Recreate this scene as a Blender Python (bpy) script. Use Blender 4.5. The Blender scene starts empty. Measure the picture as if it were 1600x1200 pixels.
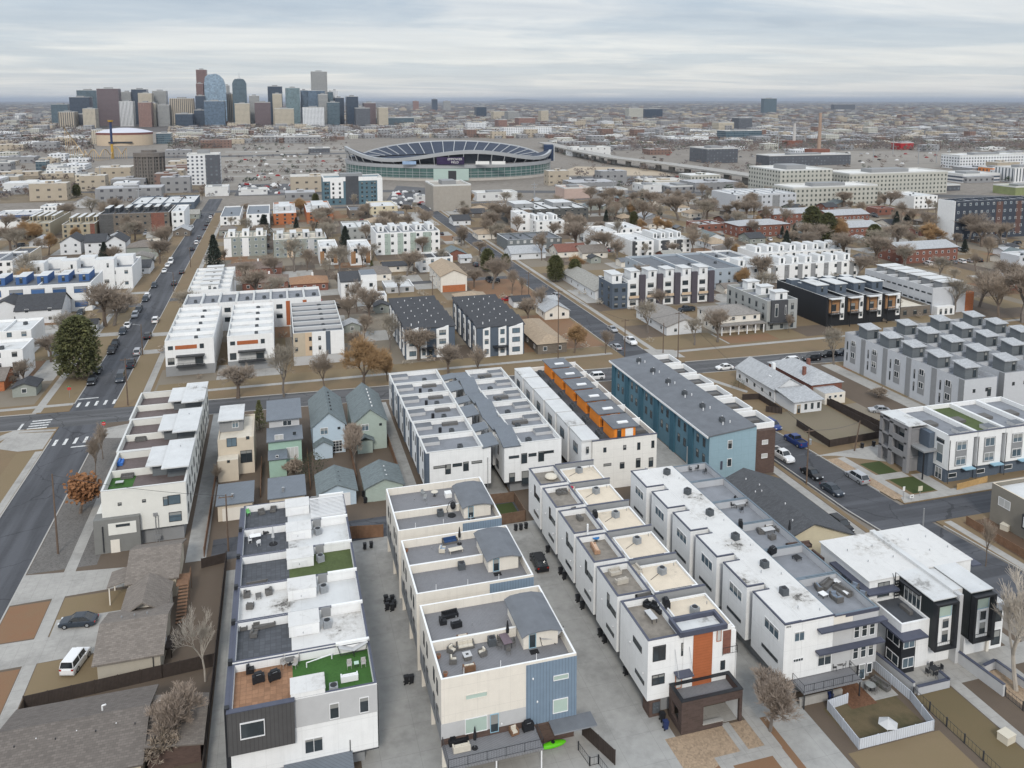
import bpy, math, random
from mathutils import Vector
random.seed(7)
SC = bpy.context.scene
COL = SC.collection
R_ = math.radians
# ---------------------------------------------------------------- survey of the photograph
# The street grid is the world grid: Y runs down the avenues, X along the cross street, metres, drone 70 m up.
H = 70.0; F = 1280.0; PT = R_(7.5); PSI = R_(16.07); V0 = 157 + F*math.tan(PT)
FX, FY = math.sin(PSI), math.cos(PSI); RX, RY = math.cos(PSI), -math.sin(PSI)
CP, SP = math.cos(PT), math.sin(PT)
def ray(u, v):
    a = (u-800)/F; b = (v-V0)/F; h = CP-b*SP
    return (h*FX+a*RX, h*FY+a*RY, -SP-b*CP)
def G(u, v, z=0.0):                      # where the sight line of a photo point meets height z
    d = ray(u, v); t = (z-H)/d[2]; return (d[0]*t, d[1]*t)
def S(u, v, y):                          # ... meets the wall plane Y = y: (x, z)
    d = ray(u, v); t = y/d[1]; return (d[0]*t, H+d[2]*t)
def W(u, v, x):                          # ... meets the wall plane X = x: (y, z)
    d = ray(u, v); t = x/d[0]; return (d[1]*t, H+d[2]*t)
def D(u, dist):                          # ground point in the direction of column u, dist metres ahead
    a = (u-800)/F/CP; return (dist*(FX+a*RX), dist*(FY+a*RY))
def hgt(v, dist): return H-(v-157)/F*dist

cam = bpy.data.cameras.new('camera'); co = bpy.data.objects.new('camera', cam); COL.objects.link(co)
co.location = (0, 0, H); co.rotation_euler = (math.pi/2-PT, 0, -PSI)
cam.sensor_fit = 'HORIZONTAL'; cam.sensor_width = 36; cam.lens = F/1600*36
cam.shift_y = -(600-V0)/1600; cam.clip_start = 1; cam.clip_end = 150000
SC.camera = co

# ---------------------------------------------------------------- materials
MATS = {}
def _nt(name):
    m = bpy.data.materials.new(name); m.use_nodes = True
    nt = m.node_tree; b = nt.nodes['Principled BSDF']
    return m, nt, b
def N(nt, t, **kw):
    n = nt.nodes.new(t)
    for k, v in kw.items():
        if k in n.inputs: n.inputs[k].default_value = v
        else: setattr(n, k, v)
    return n
def math_(nt, op, a, b=None, c=None):
    n = nt.nodes.new('ShaderNodeMath'); n.operation = op
    for i, s in enumerate((a, b, c)):
        if s is None: continue
        if isinstance(s, (int, float)): n.inputs[i].default_value = s
        else: nt.links.new(s, n.inputs[i])
    return n.outputs[0]
def mix_(nt, f, a, b):
    n = nt.nodes.new('ShaderNodeMix'); n.data_type = 'RGBA'
    for i, s in ((0, f), (6, a), (7, b)):
        if isinstance(s, (int, float)): n.inputs[i].default_value = s
        elif isinstance(s, tuple): n.inputs[i].default_value = (*s, 1)
        else: nt.links.new(s, n.inputs[i])
    return n.outputs[2]
def sc(c, k): return tuple(min(1, x*k) for x in c)
def mat(name, col, var=.12, scale=1.5, rough=.85, kind='', p=1.0, col2=None, metal=0.0, pos=False):
    if name in MATS: return MATS[name]
    m, nt, b = _nt(name); L = nt.links.new
    tc = nt.nodes.new('ShaderNodeTexCoord'); vec = tc.outputs['Object']
    if pos: vec = nt.nodes.new('ShaderNodeNewGeometry').outputs['Position']
    n1 = N(nt, 'ShaderNodeTexNoise', Scale=scale, Detail=5.0, Roughness=.6); L(vec, n1.inputs['Vector'])
    n2 = N(nt, 'ShaderNodeTexNoise', Scale=scale*.13, Detail=3.0); L(vec, n2.inputs['Vector'])
    f = math_(nt, 'ADD', math_(nt, 'MULTIPLY', n1.outputs[0], .6), math_(nt, 'MULTIPLY', n2.outputs[0], .4))
    f = math_(nt, 'MULTIPLY_ADD', math_(nt, 'SUBTRACT', f, .5), 2.6, .5)
    f = nt_clamp(nt, f)
    c = mix_(nt, f, sc(col, 1-var), sc(col2 or col, 1+var) if not col2 else col2)
    sep = nt.nodes.new('ShaderNodeSeparateXYZ'); L(vec, sep.inputs[0])
    X, Y, Z = sep.outputs
    bump = None
    def stripe(coord, pitch, w):        # 1 on thin lines
        fr = math_(nt, 'FRACT', math_(nt, 'DIVIDE', coord, pitch)); return math_(nt, 'LESS_THAN', fr, w/pitch)
    if kind == 'seam': s = stripe(math_(nt, 'ADD', X, Y), p, .07); c = mix_(nt, math_(nt, 'MULTIPLY', s, .45), c, sc(col, .35))
    if kind == 'lap': s = stripe(Z, p, .045); c = mix_(nt, math_(nt, 'MULTIPLY', s, .4), c, sc(col, .45))
    if kind == 'stucco':                 # control joints and faint rain streaks
        mp = nt.nodes.new('ShaderNodeMapping'); mp.inputs['Scale'].default_value = (2.2, 2.2, .12); L(vec, mp.inputs[0]); n3 = N(nt, 'ShaderNodeTexNoise', Scale=1.0, Detail=5.0, Roughness=.65); L(mp.outputs[0], n3.inputs['Vector'])
        c = mix_(nt, math_(nt, 'MULTIPLY', nt_ramp(nt, n3.outputs[0], .5, .75), .2), c, sc(col, .62)); s = math_(nt, 'MAXIMUM', stripe(Z, 3.05, .03), stripe(math_(nt, 'ADD', X, Y), 3.6, .025)); c = mix_(nt, math_(nt, 'MULTIPLY', s, .3), c, sc(col, .4))
    if kind == 'worn':
        n3 = N(nt, 'ShaderNodeTexNoise', Scale=2.2, Detail=8.0, Roughness=.75); L(vec, n3.inputs['Vector']); c = mix_(nt, math_(nt, 'MULTIPLY', nt_ramp(nt, n3.outputs[0], .5, .62), .8), c, (.1, .1, .1))
    if kind == 'panel':
        s = math_(nt, 'MAXIMUM', stripe(Z, 1.5, .03), stripe(math_(nt, 'ADD', X, Y), p, .03)); c = mix_(nt, math_(nt, 'MULTIPLY', s, .35), c, sc(col, .4))
    if kind in ('brick', 'paver', 'shingle', 'tile'):
        br = nt.nodes.new('ShaderNodeTexBrick'); cmb = nt.nodes.new('ShaderNodeCombineXYZ')
        if kind == 'brick': L(math_(nt, 'ADD', X, Y), cmb.inputs[0]); L(Z, cmb.inputs[1])
        else: L(X, cmb.inputs[0]); L(Y, cmb.inputs[1])
        L(cmb.outputs[0], br.inputs['Vector'])
        bw, bh, mo = {'brick': (.45, .16, .018), 'paver': (.6, .6, .03), 'shingle': (.5, .25, .02), 'tile': (.62, .62, .02)}[kind]
        br.inputs['Scale'].default_value = 1/p; br.inputs['Brick Width'].default_value = bw; br.inputs['Row Height'].default_value = bh
        br.inputs['Mortar Size'].default_value = mo; br.offset = 0.0 if kind in ('paver', 'tile') else .5
        br.inputs['Color1'].default_value = (*sc(col, .72), 1); br.inputs['Color2'].default_value = (*sc(col2 or col, 1.2), 1); br.inputs['Mortar'].default_value = (*sc(col, .6 if kind != 'brick' else 1.1), 1)
        c = mix_(nt, .65, c, br.outputs[0])
    if kind == 'stain':                  # dark dirt spots on a pale membrane roof
        n3 = N(nt, 'ShaderNodeTexNoise', Scale=1.1, Detail=8.0, Roughness=.7); L(vec, n3.inputs['Vector']); vo = N(nt, 'ShaderNodeTexVoronoi', Scale=.17); L(vec, vo.inputs['Vector'])
        near = nt_clamp(nt, math_(nt, 'MULTIPLY_ADD', vo.outputs['Distance'], -1.9, 1.0)); g = math_(nt, 'ADD', math_(nt, 'MULTIPLY', near, .34), n3.outputs[0])       # dirt gathers round the drains
        c = mix_(nt, math_(nt, 'MULTIPLY', nt_ramp(nt, g, .57, .8), .6*p), c, (.30, .27, .23)); c = mix_(nt, math_(nt, 'MULTIPLY', nt_ramp(nt, g, .73, .84), .95*p), c, (.06, .055, .05))
        s = stripe(math_(nt, 'ADD', X, math_(nt, 'MULTIPLY', Y, 0.0)), 2.9, .035); c = mix_(nt, math_(nt, 'MULTIPLY', s, .18), c, (.2, .2, .2))
    if kind == 'concrete':
        s = math_(nt, 'MAXIMUM', stripe(X, p, .035), stripe(Y, p, .035)); c = mix_(nt, math_(nt, 'MULTIPLY', s, .4), c, sc(col, .35))
        n3 = N(nt, 'ShaderNodeTexNoise', Scale=.16, Detail=7.0, Roughness=.7); L(vec, n3.inputs['Vector'])
        c = mix_(nt, math_(nt, 'MULTIPLY', nt_ramp(nt, n3.outputs[0], .5, .72), .55), c, sc(col, .45))
    if kind == 'asphalt':
        n3 = N(nt, 'ShaderNodeTexNoise', Scale=.5, Detail=6.0); 
        mp = nt.nodes.new('ShaderNodeMapping'); mp.inputs['Scale'].default_value = (1, .05, 1) if p else (.05, 1, 1); L(vec, mp.inputs[0]); L(mp.outputs[0], n3.inputs['Vector'])
        c = mix_(nt, math_(nt, 'MULTIPLY', nt_ramp(nt, n3.outputs[0], .45, .62), .6), c, sc(col, 1.8))
        vo = N(nt, 'ShaderNodeTexVoronoi', Scale=.09); vo.feature = 'DISTANCE_TO_EDGE'; nz = N(nt, 'ShaderNodeTexNoise', Scale=.4, Detail=4.0); L(vec, nz.inputs['Vector'])
        va = nt.nodes.new('ShaderNodeVectorMath'); va.operation = 'MULTIPLY_ADD'; L(nz.outputs['Color'], va.inputs[0]); va.inputs[1].default_value = (3, 3, 0); L(vec, va.inputs[2]); L(va.outputs[0], vo.inputs['Vector'])
        c = mix_(nt, math_(nt, 'MULTIPLY', math_(nt, 'LESS_THAN', vo.outputs['Distance'], .008), .55), c, sc(col, .35))
    if kind == 'grass':
        n3 = N(nt, 'ShaderNodeTexNoise', Scale=.22, Detail=6.0, Roughness=.65); L(vec, n3.inputs['Vector'])
        c = mix_(nt, nt_ramp(nt, n3.outputs[0], .42, .62), c, col2 or col)
        n4 = N(nt, 'ShaderNodeTexNoise', Scale=9.0, Detail=3.0); L(vec, n4.inputs['Vector'])
        c = mix_(nt, math_(nt, 'MULTIPLY', n4.outputs[0], .55), c, sc(col, .45))
    if kind in ('gravel', 'grass', 'shingle'):
        n5 = N(nt, 'ShaderNodeTexVoronoi', Scale=5.0 if kind == 'gravel' else 11.0); L(vec, n5.inputs['Vector'])
        if kind == 'gravel': c = mix_(nt, .5, c, mix_(nt, n5.outputs['Color'], sc(col, .5), sc(col, 1.5)))
    L(c, b.inputs['Base Color']); b.inputs['Roughness'].default_value = rough; b.inputs['Metallic'].default_value = metal
    if metal == 0: b.inputs['Specular IOR Level'].default_value = .35
    MATS[name] = m; return m
def nt_clamp(nt, s):
    n = nt.nodes.new('ShaderNodeClamp'); nt.links.new(s, n.inputs[0]); return n.outputs[0]
def nt_ramp(nt, s, a, b):
    n = nt.nodes.new('ShaderNodeMapRange'); nt.links.new(s, n.inputs[0]); n.inputs[1].default_value = a; n.inputs[2].default_value = b; return n.outputs[0]
def glass(name, col, rough=.08, var=.5):
    if name in MATS: return MATS[name]
    m, nt, b = _nt(name); L = nt.links.new
    oi = nt.nodes.new('ShaderNodeObjectInfo'); tc = nt.nodes.new('ShaderNodeTexCoord')
    n1 = N(nt, 'ShaderNodeTexNoise', Scale=1.3, Detail=2.0); L(tc.outputs['Object'], n1.inputs['Vector'])
    f = math_(nt, 'MULTIPLY', math_(nt, 'ADD', oi.outputs['Random'], n1.outputs[0]), .6)
    c = mix_(nt, nt_clamp(nt, f), sc(col, 1-var), sc(col, 1+var)); sp = nt.nodes.new('ShaderNodeSeparateXYZ'); L(tc.outputs['Object'], sp.inputs[0])
    if var > .3: r1 = math_(nt, 'FRACT', math_(nt, 'MULTIPLY', oi.outputs['Random'], 7.3)); c = mix_(nt, math_(nt, 'MULTIPLY', math_(nt, 'GREATER_THAN', math_(nt, 'ADD', r1, math_(nt, 'MULTIPLY', sp.outputs[2], .9)), .85), .75), c, (.36, .36, .34))      # blinds drawn part way
    L(c, b.inputs['Base Color'])
    b.inputs['Roughness'].default_value = rough; b.inputs['Specular IOR Level'].default_value = .7
    MATS[name] = m; return m
def facade(name, wall, gl=(.05, .07, .09), fh=3.2, bw=3.0, ww=.55, wh=.55, roof=(.5, .5, .5), rough=.6, grough=.15, var=.15):
    if name in MATS: return MATS[name]
    m, nt, b = _nt(name); L = nt.links.new
    tc = nt.nodes.new('ShaderNodeTexCoord'); sep = nt.nodes.new('ShaderNodeSeparateXYZ'); L(tc.outputs['Object'], sep.inputs[0])
    ge = nt.nodes.new('ShaderNodeNewGeometry'); sn = nt.nodes.new('ShaderNodeSeparateXYZ'); L(tc.outputs['Normal'], sn.inputs[0])
    X, Y, Z = sep.outputs
    ax = math_(nt, 'GREATER_THAN', math_(nt, 'ABSOLUTE', sn.outputs[0]), .7)
    u = math_(nt, 'ADD', math_(nt, 'MULTIPLY', Y, ax), math_(nt, 'MULTIPLY', X, math_(nt, 'SUBTRACT', 1, ax)))
    uu = math_(nt, 'DIVIDE', math_(nt, 'ADD', u, 500), bw); zz = math_(nt, 'DIVIDE', Z, fh)
    fu = math_(nt, 'ABSOLUTE', math_(nt, 'SUBTRACT', math_(nt, 'FRACT', uu), .5)); fz = math_(nt, 'ABSOLUTE', math_(nt, 'SUBTRACT', math_(nt, 'FRACT', zz), .5))
    w = math_(nt, 'MULTIPLY', math_(nt, 'LESS_THAN', fu, ww/2), math_(nt, 'LESS_THAN', fz, wh/2))
    side = math_(nt, 'LESS_THAN', math_(nt, 'ABSOLUTE', sn.outputs[2]), .5)
    w = math_(nt, 'MULTIPLY', w, side)
    cm = nt.nodes.new('ShaderNodeCombineXYZ'); L(math_(nt, 'FLOOR', uu), cm.inputs[0]); L(math_(nt, 'FLOOR', zz), cm.inputs[1]); L(ax, cm.inputs[2])
    wn = nt.nodes.new('ShaderNodeTexWhiteNoise'); L(cm.outputs[0], wn.inputs['Vector'])
    n1 = N(nt, 'ShaderNodeTexNoise', Scale=.25, Detail=4.0); L(tc.outputs['Object'], n1.inputs['Vector'])
    wc = mix_(nt, n1.outputs[0], sc(wall, 1-var), sc(wall, 1+var)); rc = mix_(nt, n1.outputs[0], sc(roof, .65), sc(roof, 1.25))
    gc = mix_(nt, wn.outputs['Value'], sc(gl, .7), sc(gl, 1.4))
    c = mix_(nt, side, rc, mix_(nt, w, wc, gc)); L(c, b.inputs['Base Color'])
    L(math_(nt, 'MULTIPLY_ADD', w, grough-rough, rough), b.inputs['Roughness'])
    MATS[name] = m; return m

# ---------------------------------------------------------------- mesh building
class MB:
    def __init__(s): s.v = []; s.f = []; s.mi = []
    def face(s, pts, m=0):
        n = len(s.v); s.v += [tuple(p) for p in pts]; s.f.append(tuple(range(n, n+len(pts)))); s.mi.append(m); return s
    def box(s, x0, y0, z0, x1, y1, z1, m=0, top=None):
        if x0 > x1: x0, x1 = x1, x0
        if y0 > y1: y0, y1 = y1, y0
        n = len(s.v); s.v += [(x, y, z) for z in (z0, z1) for x, y in ((x0, y0), (x1, y0), (x1, y1), (x0, y1))]
        for i, q in enumerate(((3, 2, 1, 0), (4, 5, 6, 7), (0, 1, 5, 4), (1, 2, 6, 5), (2, 3, 7, 6), (3, 0, 4, 7))):
            s.f.append(tuple(n+k for k in q)); s.mi.append(top if (i == 1 and top is not None) else m)
        return s
    def prism(s, poly, z0, z1, m=0, top=None):
        k = len(poly); n = len(s.v); s.v += [(x, y, z0) for x, y in poly]+[(x, y, z1 if not callable(z1) else z1(x, y)) for x, y in poly]
        for i in range(k): s.f.append((n+i, n+(i+1) % k, n+k+(i+1) % k, n+k+i)); s.mi.append(m)
        s.f.append(tuple(n+k+i for i in range(k))); s.mi.append(m if top is None else top)
        s.f.append(tuple(n+i for i in reversed(range(k)))); s.mi.append(m); return s
    def shell(s, x0, y0, x1, y1, z0, zp, zd, th=.25, m=0, cap=1, low=None):   # walls + parapet round a sunk roof deck
        xi0, yi0, xi1, yi1 = x0+th, y0+th, x1-th, y1-th
        o = [(x0, y0), (x1, y0), (x1, y1), (x0, y1)]; q = [(xi0, yi0), (xi1, yi0), (xi1, yi1), (xi0, yi1)]
        for i in range(4):
            a, b = o[i], o[(i+1) % 4]; c, d = q[i], q[(i+1) % 4]
            s.face([(*a, z0), (*b, z0), (*b, zp), (*a, zp)], m)
            s.face([(*a, zp), (*b, zp), (*d, zp), (*c, zp)], cap)
            s.face([(*d, zd), (*c, zd), (*c, zp), (*d, zp)], m)
        s.face([(*p, z0) for p in reversed(o)], m); s.face([(*p, zd) for p in q], m); return s
    def ring(s, x0, y0, x1, y1, z0, z1, th, m=0):
        s.box(x0, y0, z0, x1, y0+th, z1, m); s.box(x0, y1-th, z0, x1, y1, z1, m)
        s.box(x0, y0+th, z0, x0+th, y1-th, z1, m); s.box(x1-th, y0+th, z0, x1, y1-th, z1, m); return s
    def tube(s, a, b, r0, r1=None, n=6, m=0, cap=True):
        r1 = r0 if r1 is None else r1; a = Vector(a); b = Vector(b); d = (b-a)
        if d.length < 1e-6: return s
        d.normalize(); u = d.orthogonal().normalized(); w = d.cross(u); k = len(s.v)
        for c, r in ((a, r0), (b, r1)):
            for i in range(n):
                t = 2*math.pi*i/n; s.v.append(tuple(c+u*(r*math.cos(t))+w*(r*math.sin(t))))
        for i in range(n): s.f.append((k+i, k+(i+1) % n, k+n+(i+1) % n, k+n+i)); s.mi.append(m)
        if cap:
            s.f.append(tuple(k+n+i for i in range(n))); s.mi.append(m); s.f.append(tuple(k+i for i in reversed(range(n)))); s.mi.append(m)
        return s
    def cone(s, cx, cy, z0, z1, r0, r1, n=10, m=0): return s.tube((cx, cy, z0), (cx, cy, z1), r0, r1, n, m)
    def ball(s, c, rx, ry, rz, n=10, k=6, m=0):
        b0 = len(s.v)
        for i in range(k+1):
            t = math.pi*i/k
            for j in range(n):
                p = 2*math.pi*j/n; s.v.append((c[0]+rx*math.sin(t)*math.cos(p), c[1]+ry*math.sin(t)*math.sin(p), c[2]-rz*math.cos(t)))
        for i in range(k):
            for j in range(n): s.f.append((b0+i*n+j, b0+i*n+(j+1) % n, b0+(i+1)*n+(j+1) % n, b0+(i+1)*n+j)); s.mi.append(m)
        return s
    def gable(s, x0, y0, x1, y1, z0, zr, axis='y', ov=.4, th=.18, m=0):       # roof slabs of a pitched roof
        if axis == 'y':
            xm = (x0+x1)/2; k = (zr-z0)/(xm-x0); ze = z0-k*ov
            for a, b in ((x0-ov, xm), (x1+ov, xm)):
                p = [(a, y0-ov, ze), (b, y0-ov, zr), (b, y1+ov, zr), (a, y1+ov, ze)]
                if a > b: p = p[::-1]
                s.slab(p, th, m)
        else:
            ym = (y0+y1)/2; k = (zr-z0)/(ym-y0); ze = z0-k*ov
            for a, b in ((y0-ov, ym), (y1+ov, ym)):
                p = [(x0-ov, a, ze), (x1+ov, a, ze), (x1+ov, b, zr), (x0-ov, b, zr)]
                if a > b: p = p[::-1]
                s.slab(p, th, m)
        return s
    def slab(s, p, th, m=0):
        n = len(s.v); k = len(p); s.v += [(x, y, z+th) for x, y, z in p]+[(x, y, z) for x, y, z in p]
        s.f.append(tuple(range(n, n+k))); s.mi.append(m); s.f.append(tuple(n+k+i for i in reversed(range(k)))); s.mi.append(m)
        for i in range(k): j = (i+1) % k; s.f.append((n+j, n+i, n+k+i, n+k+j)); s.mi.append(m)
        return s
    def hip(s, x0, y0, x1, y1, z0, zr, ov=.4, m=0):
        x0 -= ov; x1 += ov; y0 -= ov; y1 += ov; w, l = x1-x0, y1-y0
        if w <= l: a, b = ((x0+x1)/2, y0+w/2, zr), ((x0+x1)/2, y1-w/2, zr); q = [(x0, y0, z0), (x1, y0, z0), (x1, y1, z0), (x0, y1, z0)]
        else: a, b = (x0+l/2, (y0+y1)/2, zr), (x1-l/2, (y0+y1)/2, zr); q = [(x1, y0, z0), (x1, y1, z0), (x0, y1, z0), (x0, y0, z0)]; a, b = b, a
        s.face([q[0], q[1], a], m); s.face([q[1], q[2], b, a], m); s.face([q[2], q[3], b], m); s.face([q[3], q[0], a, b], m)
        s.face(q[::-1], m); return s
    def gable_wall(s, x0, y0, x1, y1, z0, ze, zr, axis='y', m=0):             # body with gable ends
        s.box(x0, y0, z0, x1, y1, ze, m)
        if axis == 'y':
            xm = (x0+x1)/2
            s.face([(x0, y0, ze), (x1, y0, ze), (xm, y0, zr)], m); s.face([(x1, y1, ze), (x0, y1, ze), (xm, y1, zr)], m)
        else:
            ym = (y0+y1)/2
            s.face([(x0, y1, ze), (x0, y0, ze), (x0, ym, zr)], m); s.face([(x1, y0, ze), (x1, y1, ze), (x1, ym, zr)], m)
        return s
    def mesh(s, name, mats, off=(0, 0, 0)):
        me = bpy.data.meshes.new(name); ox, oy, oz = off
        me.from_pydata([(x-ox, y-oy, z-oz) for x, y, z in s.v], [], s.f)
        for m in mats: me.materials.append(m)
        if len(mats) > 1: me.polygons.foreach_set('material_index', s.mi)
        me.update(); return me
    def build(s, name, mats, parent=None, off=None, smooth=False):
        if not isinstance(mats, (list, tuple)): mats = [mats]
        if off is None:
            off = (0, 0, 0); q = parent
            while q is not None: off = tuple(a+b for a, b in zip(off, q.location)); q = q.parent
        me = s.mesh(name, mats, off)
        if smooth: me.polygons.foreach_set('use_smooth', [True]*len(me.polygons))
        return link(name, me, parent)
def link(name, me, parent=None, loc=None, rz=None):
    o = bpy.data.objects.new(name, me); COL.objects.link(o)
    if parent: o.parent = parent
    if loc: o.location = loc
    if rz is not None: o.rotation_euler[2] = rz
    return o
def tag(o, label, cat, group=None, kind=None):
    if label: o['label'] = label
    if cat: o['category'] = cat
    if group: o['group'] = group
    if kind: o['kind'] = kind
    return o
def thing(name, label, cat, loc, rz=0, group=None):
    o = bpy.data.objects.new(name, None); COL.objects.link(o); o.location = loc; o.rotation_euler[2] = rz; o.empty_display_size = .5
    return tag(o, label, cat, group)
def tree_of(o, out=None):
    out = {} if out is None else out
    for x in SC.objects:
        if x.parent: out.setdefault(x.parent.name, []).append(x)
    return out
def copy_thing(root, kids, loc, rz=0, label=None, group=None, scale=None, swap=None):
    r = root.copy(); COL.objects.link(r); r.location = loc; r.rotation_euler[2] = rz
    if label: r['label'] = label
    if group: r['group'] = group
    if scale: r.scale = (scale,)*3 if isinstance(scale, (int, float)) else scale
    for c, sub in kids:
        d = c.copy(); COL.objects.link(d); d.parent = r
        if swap:
            for i, s in enumerate(d.material_slots):
                if s.material in swap: s.link = 'OBJECT'; s.material = swap[s.material]
        for e in sub: g = e.copy(); COL.objects.link(g); g.parent = d
    return r
def kids_of(root): return [(c, list(c.children)) for c in root.children]
def ground(name, poly, z, m, kind='structure'):
    b = MB(); b.face([(x, y, z) for x, y in poly]); o = b.build(name, m); o['kind'] = kind; return o
def rect(name, x0, y0, x1, y1, z, m): return ground(name, [(x0, y0), (x1, y0), (x1, y1), (x0, y1)], z, m)
def slab(name, x0, y0, x1, y1, z, m, th=.12):
    o = MB().box(x0, y0, z-th, x1, y1, z).build(name, m); o['kind'] = 'structure'; return o

# palette ---------------------------------------------------------
WHITE = mat('white_stucco', (.82, .82, .81), .06, .8, kind='stucco'); WHITE2 = mat('white_siding', (.78, .79, .80), .05, 1, kind='lap', p=.3)
WPANEL = mat('white_panel', (.80, .775, .725), .05, 1, kind='panel', p=1.9)
CREAM = mat('cream_stucco', (.76, .71, .63), .06, .9, kind='stucco'); LGREY = mat('light_grey_stucco', (.50, .50, .50), .06, 1)
MGREY = mat('mid_grey_stucco', (.27, .275, .28), .08, 1); DGREY = mat('charcoal_siding', (.075, .078, .085), .15, 1, kind='lap', p=.25)
CHAR = mat('charcoal_metal', (.085, .083, .083), .12, 1, kind='seam', p=.4, rough=.6); BLACK = mat('black_metal', (.022, .024, .028), .2, 2, rough=.5)
BSEAM = mat('black_seam_metal', (.022, .028, .03), .2, 1, kind='seam', p=.35, rough=.55)
NAVY = mat('navy_cap_metal', (.075, .082, .115), .15, 1, rough=.5); BLUEM = mat('blue_ribbed_metal', (.19, .255, .33), .1, 1, kind='seam', p=.36, rough=.55)
BGREY = mat('bluegrey_siding', (.10, .125, .16), .1, 1, kind='lap', p=.3); TEAL = mat('teal_siding', (.115, .215, .275), .1, 1, kind='lap', p=.3)
TEALD = mat('deep_teal_siding', (.045, .125, .175), .1, 1, kind='lap', p=.3); TEALL = mat('pale_teal_panel', (.28, .40, .46), .06, 1, kind='panel', p=1.6)
BROWN = mat('brown_brick', (.105, .07, .058), .2, 2, kind='brick'); DBROWN = mat('dark_brown_tile', (.085, .06, .052), .15, 2, kind='brick', p=1.6)
RBRICK = mat('red_brick', (.215, .095, .07), .2, 1.5, kind='brick'); OBRICK = mat('orange_brick', (.42, .15, .065), .15, 1.5, kind='brick')
RUST = mat('rust_cladding', (.40, .125, .05), .12, 1.5, kind='lap', p=.35); ORANGE = mat('orange_panel', (.80, .25, .03), .08, 1, kind='seam', p=.55)
MINT = mat('mint_siding', (.36, .52, .43), .06, 1, kind='lap', p=.25); PBLUE = mat('pale_blue_siding', (.50, .60, .68), .05, 1, kind='lap', p=.25)
PGREEN = mat('sage_siding', (.40, .47, .42), .06, 1, kind='lap', p=.25); BEIGE = mat('beige_stucco', (.62, .54, .43), .06, .8)
TAUPE = mat('taupe_stucco', (.24, .22, .185), .1, .8); TAN = mat('tan_stucco', (.50, .43, .33), .07, 1); SAGE = mat('sage_grey_siding', (.30, .32, .29), .08, 1, kind='lap', p=.3)
DECK = mat('grey_deck_boards', (.215, .215, .225), .1, 2, kind='seam', p=.3); DECK2 = mat('blue_grey_roof', (.225, .235, .255), .2, .6)
PAVER = mat('charcoal_paver', (.085, .09, .10), .25, 2, kind='paver'); WROOF = mat('white_membrane_roof', (.64, .63, .61), .06, .7, kind='stain', p=.9)
WROOFC = mat('clean_white_roof', (.60, .605, .60), .10, .5, kind='stain', p=.5); BROOF = mat('beige_membrane_roof', (.66, .57, .45), .08, .8, kind='stain', p=.25)
DROOF = mat('dark_membrane_roof', (.075, .08, .09), .2, .8); GROOF = mat('grey_membrane_roof', (.15, .16, .175), .18, .6)
WOODT = mat('brown_deck_tile', (.30, .165, .095), .45, 2, kind='paver'); TURF = mat('artificial_turf', (.042, .115, .022), .25, 4); TURF2 = mat('dull_turf', (.075, .10, .035), .3, 3)
SHB = mat('brown_shingle', (.205, .178, .155), .3, 3, kind='shingle'); SHG = mat('grey_green_shingle', (.17, .20, .205), .18, 2.5, kind='shingle'); SHD = mat('charcoal_shingle', (.062, .064, .07), .25, 2.5, kind='shingle')
SHT = mat('tan_shingle', (.40, .31, .22), .15, 2.5, kind='shingle'); SHL = mat('pale_grey_shingle', (.42, .43, .44), .12, 2, kind='shingle'); SHR = mat('reddish_shingle', (.22, .10, .075), .2, 2, kind='shingle')
STAND = mat('standing_seam_roof', (.155, .175, .20), .1, 1, kind='seam', p=.5, rough=.5)
WOOD = mat('cedar_fence', (.22, .125, .075), .3, 2, kind='seam', p=.16); WOODD = mat('weathered_dark_wood', (.055, .042, .036), .3, 2, kind='seam', p=.16); WOODY = mat('new_pine_wood', (.55, .35, .15), .2, 2, kind='seam', p=.16)
POLE = mat('pole_wood', (.14, .10, .075), .25, 3); STEEL = mat('galvanised_steel', (.42, .43, .44), .12, 3, rough=.45, metal=.6)
FRW = mat('white_frame', (.78, .78, .78), .03, 2); FRD = mat('dark_frame', (.04, .042, .046), .1, 2, rough=.5)
GL = glass('dark_window_glass', (.035, .045, .052)); GLG = glass('green_blind_glass', (.42, .52, .46), .2, .12); GLB = glass('blue_grey_glass', (.10, .14, .17)); GLW = glass('white_blind_glass', (.5, .5, .48), .25, .2)
ASPH = mat('asphalt', (.064, .066, .073), .16, 2, kind='asphalt', p=1, pos=True); ASPX = mat('asphalt_cross', (.085, .085, .088), .16, 2, kind='asphalt', p=0, pos=True); ASPN = mat('patched_asphalt', (.064, .066, .073), .15, 2, kind='asphalt', p=0, pos=True)
CONC = mat('concrete', (.37, .355, .33), .12, 1.2, kind='concrete', p=1.55, pos=True); CONCD = mat('driveway_concrete', (.345, .338, .32), .15, .8, kind='concrete', p=4.2, pos=True); KERB = mat('kerb_concrete', (.40, .385, .36), .1, 2)
LAWN = mat('dry_lawn', (.30, .205, .12), .2, 1.2, kind='grass', col2=(.20, .15, .085), pos=True); LAWNG = mat('winter_lawn', (.30, .22, .13), .2, 1.2, kind='grass', col2=(.225, .17, .095), pos=True); LAWNR = mat('rusty_lawn', (.32, .165, .09), .2, 1.2, kind='grass', col2=(.24, .15, .085), pos=True)
GRN = mat('green_lawn', (.07, .095, .025), .2, 2, kind='grass', col2=(.05, .07, .02), pos=True); GRAV = mat('gravel_mulch', (.34, .25, .17), .2, 3, kind='gravel', pos=True); GRAVD = mat('grey_gravel', (.145, .135, .125), .25, 3, kind='gravel', pos=True)
DIRT = mat('bare_dirt', (.20, .15, .11), .25, .8, kind='grass', col2=(.13, .10, .075), pos=True); PAINT = mat('road_paint', (.68, .68, .66), .12, 4, kind='worn', pos=True)
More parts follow.
